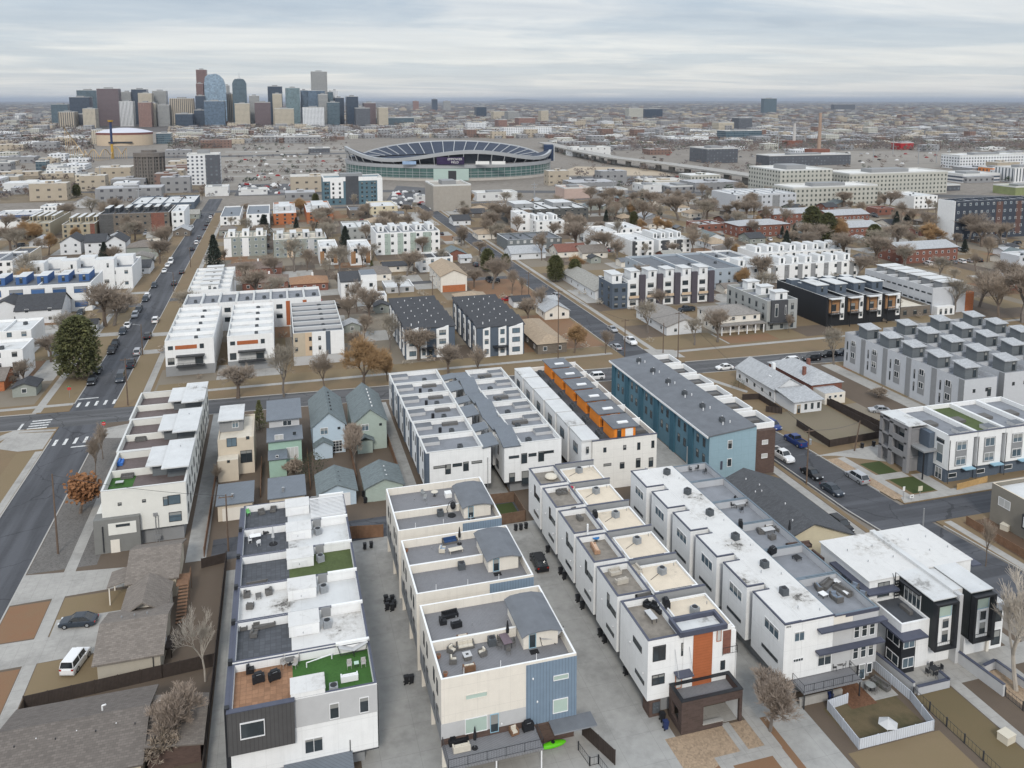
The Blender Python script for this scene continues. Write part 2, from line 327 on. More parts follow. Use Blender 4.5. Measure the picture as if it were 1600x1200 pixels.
RUBBER = mat('black_rubber', (.018, .018, .02), .2, 4); PLAST = mat('black_plastic', (.02, .021, .024), .15, 4, rough=.5); BINB = mat('blue_bin_plastic', (.02, .035, .11), .15, 4, rough=.5)
FABW = mat('cream_cushion', (.62, .57, .48), .1, 4); FABG = mat('grey_wicker', (.13, .125, .12), .2, 8); FABD = mat('black_cover', (.016, .017, .02), .3, 4, rough=.6); FABB = mat('blue_tarp', (.05, .18, .55), .25, 4, rough=.5)
CLAY = mat('terracotta', (.36, .16, .09), .15, 4); ACM = mat('condenser_grey', (.30, .315, .33), .2, 6, rough=.55); ACD = mat('condenser_dark', (.09, .10, .11), .2, 6, rough=.55)
VINYL = mat('white_vinyl_fence', (.60, .63, .68), .05, 2, kind='seam', p=.3); LIGHTB = mat('light_blue_trim', (.28, .45, .55), .06, 2)
# ---------------------------------------------------------------- building kit
_WM = {}
def win_mesh(w, h, mull, bars, fr, gl, deep=.06):
    k = (round(w, 2), round(h, 2), mull, bars, fr.name, gl.name)
    if k not in _WM:
        t = min(.075, w*.12, h*.12); b = MB(); y0, y1 = -deep, .02
        b.box(-w/2, y0, -h/2, w/2, y1, -h/2+t); b.box(-w/2, y0, h/2-t, w/2, y1, h/2)
        b.box(-w/2, y0, -h/2+t, -w/2+t, y1, h/2-t); b.box(w/2-t, y0, -h/2+t, w/2, y1, h/2-t)
        for i in range(1, mull+1):
            x = -w/2+w*i/(mull+1); b.box(x-t*.4, y0+.01, -h/2+t, x+t*.4, y1, h/2-t)
        for i in range(1, bars+1):
            z = -h/2+h*i/(bars+1); b.box(-w/2+t, y0+.015, z-t*.35, w/2-t, y1, z+t*.35)
        fm = b.mesh('window_frame', [fr]); g = MB(); y = -deep*.4
        g.face([(-w/2+t, y, -h/2+t), (w/2-t, y, -h/2+t), (w/2-t, y, h/2-t), (-w/2+t, y, h/2-t)])
        _WM[k] = (fm, g.mesh('pane', [gl]))
    return _WM[k]
ROT = {'S': 0, 'W': -math.pi/2, 'E': math.pi/2, 'N': math.pi}
class Bld:
    def __init__(s, name, label, cat, x, y, group=None):
        s.o = thing(name, label, cat, (x, y, 0), 0, group); s.x, s.y = x, y
    def part(s, name, mb, mats, label=None, parent=None):
        o = mb.build(name, mats, parent or s.o)
        if label: o['label'] = label
        return o
    def box(s, name, m, x0, y0, z0, x1, y1, z1, parent=None, label=None, top=None):
        mb = MB().box(x0, y0, z0, x1, y1, z1, 0, 1 if top else None)
        return s.part(name, mb, [m, top] if top else m, label, parent)
    def sheet(s, name, m, x0, y0, x1, y1, z, label=None, parent=None):
        return s.part(name, MB().face([(x0, y0, z), (x1, y0, z), (x1, y1, z), (x0, y1, z)]), m, label, parent)
    def win(s, face, plane, a, z, w, h, fr=FRD, gl=GL, mull=0, bars=0, name='window', parent=None, deep=.06):
        fm, pm = win_mesh(w, h, mull, bars, fr, gl, deep)
        p = (a, plane, z) if face in 'SN' else (plane, a, z); q = parent or s.o
        ox = s.x if q is s.o else s.x+q.location[0]; oy = s.y if q is s.o else s.y+q.location[1]
        o = link(name, fm, q, (p[0]-ox, p[1]-oy, p[2]-(0 if q is s.o else q.location[2])), ROT[face])
        if q is s.o: link('pane', pm, o)
        return o
    def wS(s, y, u, v, w, h, **k): x, z = S(u, v, y); return s.win('S', y, x, z, w, h, **k)
    def wW(s, x, u, v, w, h, **k): y, z = W(u, v, x); return s.win('W', x, y, z, w, h, **k)
    def cap(s, x0, y0, x1, y1, z, th, m, ov=.04, hh=.07, name='parapet_cap', parent=None):
        return s.part(name, MB().ring(x0-ov, y0-ov, x1+ov, y1+ov, z, z+hh, th+2*ov), m, parent=parent)
    def ac(s, x, y, z, rz=0, m=None, name='condenser'):
        if 'ac' not in _WM:
            b = MB().box(-.42, -.42, .06, .42, .42, .86); b.box(-.46, -.46, 0, .46, .46, .06)
            for i in range(6): b.box(-.44, -.44, .14+i*.11, .44, .44, .18+i*.11)
            g = MB().cone(0, 0, .86, .885, .36, .36, 14); g.cone(0, 0, .885, .91, .12, .12, 8)
            _WM['ac'] = b.mesh('condenser', [ACM]), g.mesh('fan_grille', [PLAST])
        o = link(name, _WM['ac'][0], s.o, (x-s.x, y-s.y, z), rz)
        if m: o.material_slots[0].link = 'OBJECT'; o.material_slots[0].material = m
        link('fan_grille', _WM['ac'][1], o); return o
    def vent(s, x, y, z, h=.5, r=.07, m=None): return s.part('vent_pipe', MB().cone(x, y, z-.05, z+h, r, r, 6), m or STEEL)
    def rail(s, pts, z, h=1.0, m=None, step=1.4, name='railing', closed=False):
        b = MB()
        for (x0, y0), (x1, y1) in zip(pts, pts[1:]):
            b.tube((x0, y0, z+h), (x1, y1, z+h), .03, n=4); b.tube((x0, y0, z+.12), (x1, y1, z+.12), .02, n=4)
            L = math.hypot(x1-x0, y1-y0); k = max(1, int(L/step))
            for i in range(k+1): t = i/k; b.tube((x0+(x1-x0)*t, y0+(y1-y0)*t, z), (x0+(x1-x0)*t, y0+(y1-y0)*t, z+h), .03, n=4)
            n = int(L/.28)
            for i in range(1, n): t = i/n; b.tube((x0+(x1-x0)*t, y0+(y1-y0)*t, z+.12), (x0+(x1-x0)*t, y0+(y1-y0)*t, z+h), .009, n=3, cap=False)
        return s.part(name, b, m or FRD)
def fence(name, label, pts, h, m, post=2.4, cat='fence', z=0, th=.06, postm=None, group=None, gap=0):
    x0, y0 = pts[0]; t = thing(name, label, cat, (x0, y0, z), 0, group); b = MB(); pm = MB().box(-.06, -.06, 0, .06, .06, h+.08).mesh('fence_post', [postm or m])
    for (ax, ay), (bx, by) in zip(pts, pts[1:]):
        L = math.hypot(bx-ax, by-ay); ux, uy = (bx-ax)/L, (by-ay)/L; nx, ny = -uy*th/2, ux*th/2
        if gap:
            k = int(L/gap)
            for i in range(k+1): q = i/k; b.tube((ax+(bx-ax)*q, ay+(by-ay)*q, z+.05), (ax+(bx-ax)*q, ay+(by-ay)*q, z+h), .014, n=3, cap=False)
            for zz in (.15, h-.08): b.tube((ax, ay, z+zz), (bx, by, z+zz), .025, n=4)
        else:
            q = [(ax+nx, ay+ny), (ax-nx, ay-ny), (bx-nx, by-ny), (bx+nx, by+ny)]
            b.prism(q, z+.04, z+h); b.tube((ax, ay, z+h), (bx, by, z+h), .045, n=4)
        k = max(1, round(L/post))
        for i in range(k+1): q = i/k; link('fence_post', pm, t, (ax+(bx-ax)*q-x0, ay+(by-ay)*q-y0, 0))
    b.build('fence_panel', m, t); return t

# ---------------------------------------------------------------- furniture
PROTO = {}
def _proto(key, f):
    if key not in PROTO: PROTO[key] = f()
    return PROTO[key]
def put(key, maker, name, label, cat, x, y, z, rz=0, group=None, sc_=None, swap=None):
    """maker() -> list of (part name, mesh, [(sub name, mesh)]) in local coordinates"""
    parts = _proto(key, maker); t = thing(name, label, cat, (x, y, z), R_(rz), group)
    if sc_: t.scale = (sc_,)*3 if isinstance(sc_, (int, float)) else sc_
    for pn, me, sub in parts:
        o = link(pn, me, t)
        if swap:
            for s_ in o.material_slots:
                if s_.material.name in swap: mm = swap[s_.material.name]; s_.link = 'OBJECT'; s_.material = mm
        for sn, sm in sub: link(sn, sm, o)
    return t
def mk_sofa(L=1.9, fr=FABG, cu=FABW):
    def f():
        b = MB().box(-L/2, -.4, .05, L/2, .4, .3); b.box(-L/2, .25, .3, L/2, .4, .72); b.box(-L/2, -.4, .3, -L/2+.14, .25, .56); b.box(L/2-.14, -.4, .3, L/2, .25, .56)
        out = [('frame', b.mesh('frame', [fr]), [])]; n = max(1, round(L/.75)); w = (L-.32)/n
        for i in range(n):
            x = -L/2+.16+i*w; c = MB().box(x+.01, -.38, .3, x+w-.01, .2, .44)
            d = MB().box(x+.01, .08, .45, x+w-.01, .24, .8)
            out += [('seat_cushion', c.mesh('seat_cushion', [cu]), []), ('back_cushion', d.mesh('back_cushion', [cu]), [])]
        return out
    return f
def mk_table(lx=1.6, ly=.9, h=.74, top=FABG, leg=FRD):
    def f():
        out = [('tabletop', MB().box(-lx/2, -ly/2, h-.05, lx/2, ly/2, h).mesh('tabletop', [top]), [])]
        for sx in (-1, 1):
            for sy in (-1, 1): out.append(('leg', MB().box(sx*(lx/2-.1)-.03, sy*(ly/2-.1)-.03, 0, sx*(lx/2-.1)+.03, sy*(ly/2-.1)+.03, h-.05).mesh('leg', [leg]), []))
        return out
    return f
def mk_round(r=.5, h=.72, top=FABG):
    def f(): return [('tabletop', MB().cone(0, 0, h-.04, h, r, r, 14).mesh('tabletop', [top]), []), ('pedestal', MB().cone(0, 0, 0, h-.04, .05, .05, 6).cone(0, 0, 0, .05, .28, .25, 10).mesh('pedestal', [FRD]), [])]
    return f
def mk_chair(m=FABG):
    def f():
        out = [('seat', MB().box(-.24, -.24, .41, .24, .24, .46).mesh('seat', [m]), []), ('backrest', MB().box(-.24, .2, .46, .24, .25, .92).box(-.27, -.2, .62, -.23, .22, .66).box(.23, -.2, .62, .27, .22, .66).mesh('backrest', [m]), [])]
        for sx in (-1, 1):
            for sy in (-1, 1): out.append(('leg', MB().tube((sx*.22, sy*.22, 0), (sx*.21, sy*.21, .42), .02, n=4).mesh('leg', [m]), []))
        return out
    return f
def mk_firepit():
    return [('body', MB().box(-.4, -.4, 0, .4, .4, .5).mesh('body', [FABG]), []), ('top', MB().ring(-.46, -.46, .46, .46, .5, .56, .3).mesh('top', [LGREY]), []), ('burner', MB().box(-.16, -.16, .5, .16, .16, .54).mesh('burner', [PLAST]), [])]
def mk_parasol():
    return [('base', MB().cone(0, 0, 0, .1, .35, .3, 10).mesh('base', [RUBBER]), []), ('pole', MB().cone(0, 0, .1, 2.55, .03, .025, 6).mesh('pole', [STEEL]), []), ('canopy', MB().cone(0, 0, 1.0, 1.35, .17, .2, 8).cone(0, 0, 1.35, 2.5, .2, .05, 8).mesh('canopy', [FABD]), [])]
def mk_grill():
    b = MB().box(-.62, -.3, .12, .62, .3, .85); c = MB()
    for sx in (-1, 1): c.box(sx*.5-.05, -.25, 0, sx*.5+.05, .25, .12)
    d = MB().prism([(-.42, -.3), (.42, -.3), (.42, .3), (-.42, .3)], .85, .98).prism([(-.36, -.22), (.36, -.22), (.36, .22), (-.36, .22)], .98, 1.15)
    return [('cabinet', b.mesh('cabinet', [FABD]), []), ('lid', d.mesh('lid', [FABD]), [('handle', MB().tube((-.25, -.27, 1.02), (.25, -.27, 1.02), .02, n=5).mesh('handle', [STEEL]))]), ('caster', c.mesh('caster', [RUBBER]), [])]
def mk_planter(): return [('pot', MB().cone(0, 0, 0, .4, .18, .26, 10).mesh('pot', [CLAY]), []), ('soil', MB().cone(0, 0, .38, .405, .22, .22, 10).mesh('soil', [DIRT]), [])]
def mk_bin(m=PLAST):
    def f():
        b = MB(); n = [(-.24, -.26), (.24, -.26), (.24, .26), (-.24, .26)]
        k = len(b.v); b.v += [(x*.85, y*.82, .06) for x, y in n]+[(x*1.08, y*1.1, .95) for x, y in n]
        for i in range(4): b.f.append((i, (i+1) % 4, 4+(i+1) % 4, 4+i)); b.mi.append(0)
        b.f.append((3, 2, 1, 0)); b.mi.append(0)
        l = MB().box(-.28, -.31, .95, .28, .3, 1.0).box(-.24, -.26, 1.0, .24, .24, 1.05)
        out = [('body', b.mesh('body', [m]), []), ('lid', l.mesh('lid', [m]), [('handle', MB().tube((-.22, .33, .96), (.22, .33, .96), .02, n=5).mesh('handle', [PLAST]))])]
        for sx in (-1, 1): out.append(('wheel', MB().tube((sx*.24-.03, .24, .1), (sx*.24+.03, .24, .1), .1, n=10).mesh('wheel', [RUBBER]), []))
        return out
    return f

# ---------------------------------------------------------------- vehicles
CARGL = glass('car_glass', (.02, .025, .03), .05, .3); CHROME = mat('headlamp_lens', (.6, .62, .64), .05, 4, rough=.15); TAIL = mat('tail_lamp_lens', (.35, .02, .015), .1, 4, rough=.2)
def paint(n, c, r=.28, me=0.0): return mat(n+'_car_paint', c, .03, .5, rough=r, metal=me)
CARP = {'white': paint('white', (.78, .78, .78)), 'black': paint('black', (.014, .015, .018)), 'grey': paint('grey', (.12, .125, .13)), 'silver': paint('silver', (.42, .43, .45), .3, .3), 'blue': paint('blue', (.02, .045, .17)), 'red': paint('red', (.30, .02, .02)), 'dark': paint('dark_blue_grey', (.035, .045, .06)), 'beige': paint('beige', (.4, .36, .3))}
KINDS = {  # length, width, waist z, roof z, bonnet z, stations (from nose=-L/2): windscreen base, roof front, roof rear, tail base ; bed for pickups
    'sedan': (4.7, 1.82, .92, 1.44, .88, 1.25, 1.95, 3.35, 4.2, 0), 'suv': (4.75, 1.92, 1.08, 1.72, 1.02, 1.15, 1.75, 4.2, 4.65, 0),
    'pickup': (5.7, 2.0, 1.18, 1.88, 1.12, 1.4, 1.95, 3.35, 3.6, 1), 'van': (5.4, 2.05, 1.25, 2.15, 1.15, .75, 1.35, 5.15, 5.36, 0), 'jeep': (4.6, 1.9, 1.15, 1.85, 1.1, 1.4, 1.6, 4.35, 4.5, 0)}
def mk_car(kind):
    L, wd, wz, rz, bz, a, b_, c, d, bed = KINDS[kind]; hw = wd/2
    def f():
        M = MB()
        sec = [(0, .78, .34, .6), (.08, .9, .26, .72), (.35, .98, .22, bz-.06), (a, 1, .2, wz), (d, 1, .2, wz), (L-.3, .99, .22, wz-.02 if not bed else wz), (L-.06, .93, .3, wz-.1 if not bed else wz), (L, .82, .38, wz-.25)]
        rings = []
        for x, k, z0, z1 in sec:
            w = hw*k; n = len(M.v); zm = z0+(z1-z0)*.55
            M.v += [(x-L/2, y, z) for y, z in ((-w*.94, z0), (-w, zm), (-w*.97, z1-.08), (-w*.88, z1), (w*.88, z1), (w*.97, z1-.08), (w, zm), (w*.94, z0))]; rings.append(n)
        for p, q in zip(rings, rings[1:]):
            for i in range(8): j = (i+1) % 8; M.f.append((p+i, q+i, q+j, p+j)); M.mi.append(0)
        M.f.append(tuple(rings[0]+i for i in range(8))); M.mi.append(0); M.f.append(tuple(rings[-1]+i for i in reversed(range(8)))); M.mi.append(0)
        # roof
        wr = hw*.74; X = lambda t: t-L/2
        M.box(X(b_), -wr, rz-.05, X(c), wr, rz); M.box(X(b_)+.15, -wr+.08, rz, X(c)-.15, wr-.08, rz+.025)
        wl = hw*.9
        for sy in (-1, 1):       # pillars
            for x0, x1 in ((a, b_), (d, c), ((b_+c)/2-.05, (b_+c)/2)): M.tube((X(x0), sy*wl*.985, wz-.03), (X(x1), sy*wr*.985, rz-.03), .05, n=4)
            M.box(X(a)+.35, sy*(hw+.02), wz-.02, X(a)+.55, sy*(hw+.2), wz+.13)
        if bed:
            M.box(X(d)+.15, -hw*.8, wz+.004, X(L)-.12, hw*.8, wz+.012, 1)
            M.ring(X(d)+.1, -hw*.95, X(L)-.05, hw*.95, wz-.02, wz+.16, .1)
        g = MB(); lo = [(X(a), -wl, wz-.02), (X(d), -wl, wz-.02), (X(d), wl, wz-.02), (X(a), wl, wz-.02)]; hi = [(X(b_), -wr, rz-.04), (X(c), -wr, rz-.04), (X(c), wr, rz-.04), (X(b_), wr, rz-.04)]
        for i in range(4): j = (i+1) % 4; g.face([lo[i], lo[j], hi[j], hi[i]])
        out = [('body', M.mesh('body', [CARP['white'], PLAST]), []), ('window', g.mesh('window', [CARGL]), [])]
        r = .33 if kind == 'sedan' else .38
        for x in (.9, L-.98):
            for sy in (-1, 1):
                w = MB().tube((X(x), sy*(hw-.22), r), (X(x), sy*(hw+.01), r), r, n=14); h = MB().tube((X(x), sy*(hw+.005), r), (X(x), sy*(hw+.025), r), r*.6, n=10)
                out.append(('wheel', w.mesh('wheel', [RUBBER]), [('rim', h.mesh('rim', [STEEL]))]))
        for sy in (-1, 1):
            out.append(('headlight', MB().box(X(.0), sy*hw*.5, .62, X(.22), sy*hw*.86, .76).mesh('headlight', [CHROME]), []))
            out.append(('tail_light', MB().box(X(L-.2), sy*hw*.62, wz-.32, X(L+.012), sy*hw*.9, wz-.12).mesh('tail_light', [TAIL]), []))
        return out
    return f
NAMES = {'sedan': ('parked_car', 'car'), 'suv': ('parked_suv', 'car'), 'pickup': ('pickup_truck', 'pickup truck'), 'van': ('van', 'van'), 'jeep': ('parked_suv', 'car')}
def car(kind, colr, x, y, rz, label, group=None, name=None, z=0.0, cat=None):
    """rz: heading of the nose in degrees, 0 = +X, 90 = up the avenue"""
    n, c = NAMES[kind]
    return put('car_'+kind, mk_car(kind), name or n, label, cat or c, x, y, z, rz+180, group, swap={CARP['white'].name: CARP[colr]})
def carp(kind, colr, u, v, rz, label, group=None, z=0.008, **k): x, y = G(u, v); return car(kind, colr, x, y, rz, label, group, z=z, **k)

# ---------------------------------------------------------------- trees
BARK = mat('grey_bark', (.18, .155, .135), .25, 4); BARKB = mat('brown_bark', (.15, .115, .09), .25, 4); BARKW = mat('pale_bark', (.40, .36, .31), .2, 4)
TWG = mat('grey_twigs', (.32, .28, .225), .25, .8); TWB = mat('brown_twigs', (.31, .25, .195), .25, .8); TWP = mat('purple_brown_twigs', (.30, .245, .195), .25, .8); TWW = mat('pale_twigs', (.45, .40, .34), .2, .8); TWO = mat('golden_twigs', (.40, .255, .13), .25, .8)
LEAFB = mat('dry_brown_leaves', (.24, .10, .045), .4, 1.2, col2=(.40, .20, .09)); NEED = mat('pine_needles', (.085, .105, .04), .4, .9, col2=(.20, .195, .08)); SPRUCE = mat('spruce_needles', (.03, .045, .032), .35, .9, col2=(.075, .09, .07)); SHRUBM = mat('shrub_leaves', (.05, .06, .03), .4, 2)
def bare(seed, h, spread=.5, trunk=.22, levels=5, kids=3, twigs=True, up=.25, tw=.016, r0=None, leaf=0, lsize=.16, rk=.56):
    rnd = random.Random(seed); T = MB(); C = MB(); r0 = r0 or h*.015
    def grow(p, d, L, r, lv):
        q = p; dd = d
        n = 2 if lv < 2 else 1
        for i in range(n):
            dd = (dd+Vector((rnd.uniform(-.2, .2), rnd.uniform(-.2, .2), rnd.uniform(-.05, .15)))).normalized()
            q2 = q+dd*(L/n); rr = r*(1-.3*(i+1)/n)
            (T if lv < 2 else C).tube(q, q2, r*(1-.3*i/n), max(rr, tw*.7), n=6 if lv < 2 else (4 if lv < 3 else 3), m=0, cap=False); q = q2
        if lv >= levels:
            if leaf:
                for _ in range(leaf):
                    c = p+(q-p)*rnd.uniform(.1, 1.1)+Vector((rnd.gauss(0, .15), rnd.gauss(0, .15), rnd.gauss(0, .15))); u = Vector((rnd.gauss(0, 1), rnd.gauss(0, 1), rnd.gauss(0, 1))).normalized()*lsize; w = u.orthogonal().normalized()*lsize*.7
                    C.face([c-u, c+w, c+u, c-w], 1)
            return
        k = kids+(1 if rnd.random() < .4 else 0)+(1 if lv == levels-1 else 0)
        for i in range(k):
            ang = 2*math.pi*(i+rnd.random()*.7)/k; tilt = spread*(rnd.uniform(.55, 1.35)) if lv else spread*rnd.uniform(.6, 1.1)
            u = dd.orthogonal().normalized(); w = dd.cross(u)
            nd = (dd*math.cos(tilt)+(u*math.cos(ang)+w*math.sin(ang))*math.sin(tilt)+Vector((0, 0, up*.5))).normalized()
            st = p+(q-p)*rnd.uniform(.3, 1) if lv else p+(q-p)*rnd.uniform(.8, 1)
            grow(st, nd, L*rnd.uniform(.62, .85), max(r*rk, tw), lv+1)
    grow(Vector((0, 0, -.1)), Vector((0, 0, 1)), h*trunk, r0, 0)
    return T, C
TREES = {}
def tree_proto(key, mk, mats_):
    if key not in TREES:
        T, C = mk(); zt = max(v[2] for v in C.v)
        TREES[key] = T.mesh('trunk', [mats_[0]]), C.mesh('crown', mats_[1:]), zt
        print('tree', key, len(C.f), round(zt, 1))
    return TREES[key]
def conifer(seed, h, r, n=2600, lay=16, rounded=False):
    rnd = random.Random(seed); T = MB().cone(0, 0, -.1, h*.95, h*.022, .03, 7); C = MB()
    for i in range(n):
        t = rnd.random()**.8; z = h*(.1+.9*t)
        if rounded: prof = math.sqrt(max(.02, 1-((t-.36)/.66)**2))
        else: prof = (1-t)**.85+.04
        lump = .8+.3*math.sin(7*t*lay/5+3*math.sin(seed+i % 9)) if not rounded else .85+.2*math.sin(11*t+(i % 7))
        a = rnd.random()*2*math.pi; rr = r*prof*lump*math.sqrt(rnd.uniform(.25, 1)); c = Vector((rr*math.cos(a), rr*math.sin(a), z-rr*.22*(0 if rounded else 1)))
        s = h*.035*rnd.uniform(.6, 1.5); o = Vector((math.cos(a), math.sin(a), rnd.uniform(-.5, .5 if rounded else .1))).normalized(); w = o.cross(Vector((0, 0, 1))).normalized()
        for k in range(3):
            o2 = (o+Vector((rnd.gauss(0, .5), rnd.gauss(0, .5), rnd.gauss(0, .4)))).normalized(); w2 = o2.cross(Vector((rnd.gauss(0, .4), rnd.gauss(0, .4), 1))).normalized()*s*.3
            C.face([c-w2, c+o2*s-w2*.3, c+o2*s+w2*.3, c+w2])
    return T, C
def rowmk(key):
    s = hash_(key)
    return {'bareA': (lambda: bare(s, 10, .5, .2, kids=3, levels=6, tw=.011), [BARK, TWG]), 'bareB': (lambda: bare(s, 10, .46, .24, kids=3, levels=6, tw=.011), [BARKB, TWB]), 'bareC': (lambda: bare(s, 10, .58, .18, kids=4, levels=5, tw=.013), [BARK, TWP]),
            'bareD': (lambda: bare(s, 10, .6, .15, kids=4, levels=5, tw=.014), [BARKB, TWP]), 'birch': (lambda: bare(s, 10, .42, .26, kids=3, levels=6, up=.4, tw=.012), [BARKW, TWW]), 'gold': (lambda: bare(s, 10, .55, .15, kids=4, levels=6, tw=.011), [BARKB, TWO]),
            'leafy': (lambda: bare(s, 6, .42, .1, kids=5, levels=4, leaf=5, lsize=.1, up=.5), [BARKB, TWB, LEAFB]), 'shrub': (lambda: bare(s, 3, .6, .1, kids=4, levels=5, tw=.009), [BARKB, TWB]), 'vase': (lambda: bare(s, 6, .52, .13, kids=4, levels=6, up=.35, tw=.0065, r0=.07, rk=.54), [BARK, mat('buff_twigs', (.36, .29, .235), .25, .8)]),
            'pine': (lambda: conifer(3, 12, 4.0, 5200, rounded=True), [BARKB, NEED]), 'spruce': (lambda: conifer(5, 12, 3.2, 2600), [BARKB, SPRUCE]), 'juniper': (lambda: conifer(9, 5, 1.3, 900), [BARKB, NEED]), 'bush': (lambda: conifer(12, 1.6, 1.1, 500, rounded=True), [BARKB, SHRUBM]), 'farpine': (lambda: conifer(15, 10, 3.0, 260, rounded=True), [BARKB, NEED]), 'farbare': (lambda: bare(s, 10, .62, .16, kids=4, levels=3, tw=.06), [BARK, TWP]), 'farbrown': (lambda: bare(s+1, 10, .62, .16, kids=4, levels=3, tw=.06), [BARK, TWB])}[key]
def hash_(k): return sum(ord(c)*(i+3) for i, c in enumerate(k))
def tree(key, x, y, h, label, name='bare_tree', cat='tree', rz=None, group=None, z=0, wide=1.0):
    mk, ms = rowmk(key); tm, cm, zt = tree_proto(key, mk, ms)
    t = thing(name, label, cat, (x, y, z), R_(rz if rz is not None else random.uniform(0, 360)), group)
    s = h/zt; t.scale = (s*wide, s*wide, s)
    link('trunk', tm, t); link('crown', cm, t); return t
def treep(key, u, v, vtop, label, **k):
    x, y = G(u, v); d = x*FX+y*FY; return tree(key, x, y, (v-vtop)/F*d*1.04, label, **k)
# ================================================================ NEAR BLOCK
GZ = .10
# ---- six-unit cream and charcoal row (left of centre, near)
b = Bld('townhouse_row', 'white and grey townhouse row with charcoal metal corner and green turf roof deck', 'townhouse row', 1, 100)
decks = [(WOODT, TURF), (PAVER, WROOF), (WROOF, WROOFC), (PAVER, TURF2), (PAVER, WROOFC), (PAVER, WROOFC)]
for i in range(6):
    y0 = 79.0+7.17*i; y1 = y0+7.14
    b.part('wall', MB().shell(-6.5, y0, 8.1, y1, 2.5, 10.0 if i else 9.85, 9.0, .26), [WHITE, NAVY])
    b.sheet('roof_deck', decks[i][0], -6.22, y0+.28, -.3, y1-.28, 9.012); b.sheet('roof_deck', decks[i][1], -.3, y0+.28, 7.82, y1-.28, 9.012)
    b.part('dividing_wall', MB().box(4.4, y1-.34, 10.0, 8.06, y1-.02, 10.3), WHITE)
    ys, ye = (y0+.03, y0+2.5) if i == 0 else (y1-3.1, y1-.35)
    p = b.box('stair_penthouse', WHITE, -.55, ys, 9.02, 2.85, ye, 10.35); 
    p = b.sheet('penthouse_roof', WROOF, -.6, ys-.04, 2.9, ye+.04, 10.37)
    if i: b.box('penthouse_door', FRW, .1, ys-.05, 9.1, 2.0, ys-.005, 9.95)
    b.ac(3.75, ys+.9 if i else ys+.9, 9.02, .1*i); 
    if i: b.box('condenser_screen', MGREY, 3.2, ye+.05, 9.02, 4.3, ye+.17, 10.2)
    b.box('side_fin', BLACK, -6.95, y0-.02, 3.5, -6.51, y0+.5, 10.2)
    b.box('roof_coping', NAVY, -7.0, y0+.52, 9.6, -6.52, y1-.03, 9.72)
    for yy in (2.2, 4.8): b.win('W', -6.5, y0+yy, 7.6, 1.4, 1.4, FRW)
b.box('podium', MGREY, -5.6, 80.4, 0, 6.8, 121.8, 2.5)
b.box('charcoal_panel', CHAR, -6.7, 78.45, 5.35, -.25, 78.99, 9.98)
b.box('panel_coping', NAVY, -6.75, 78.4, 9.98, -.2, 79.02, 10.06)
b.box('grey_band', LGREY, -.22, 78.955, 6.62, 8.12, 78.995, 9.73)
b.wS(78.45, 394.6, 1139, 2.35, 1.75, fr=FRW, deep=.14); b.wS(78.955, 522.5, 1110.6, 1.0, 1.75, fr=FRW); b.wS(78.955, 569, 1101, 1.0, 1.75, fr=FRW); b.wS(79, 490.5, 1164, 1.85, 1.65, fr=FRW, mull=1)
b.box('entry_canopy', STAND, -1.5, 76.6, 2.55, 5.4, 78.98, 2.75); b.box('front_door', WOODY, -5.4, 79.6, .1, -4.2, 80.38, 2.3); b.box('wood_screen', RUST, -6.3, 77.6, 1.6, -2.0, 77.75, 2.5)
b.part('downspout', MB().tube((8.16, 79.1, 2.6), (8.16, 79.1, 9.5), .06, n=5).tube((8.16, 78.95, 2.45), (5.2, 78.95, 2.4), .05, n=5).tube((5.2, 78.95, 0), (5.2, 78.95, 4.0), .05, n=5), FRD)
b.box('pergola_beam', FRW, 3, 115.3, 10.1, 7.9, 115.4, 10.25); b.box('pergola_beam', FRW, 3, 121, 10.1, 7.9, 121.1, 10.25)
for k in range(13): b.box('pergola_slat', FRW, 2.95, 115.5+k*.42, 10.25, 7.95, 115.64+k*.42, 10.31)
for i in (1, 2, 3, 4): b.vent(1, 79+7.17*i+2.5, 10.37, .15, .05)
B1 = b

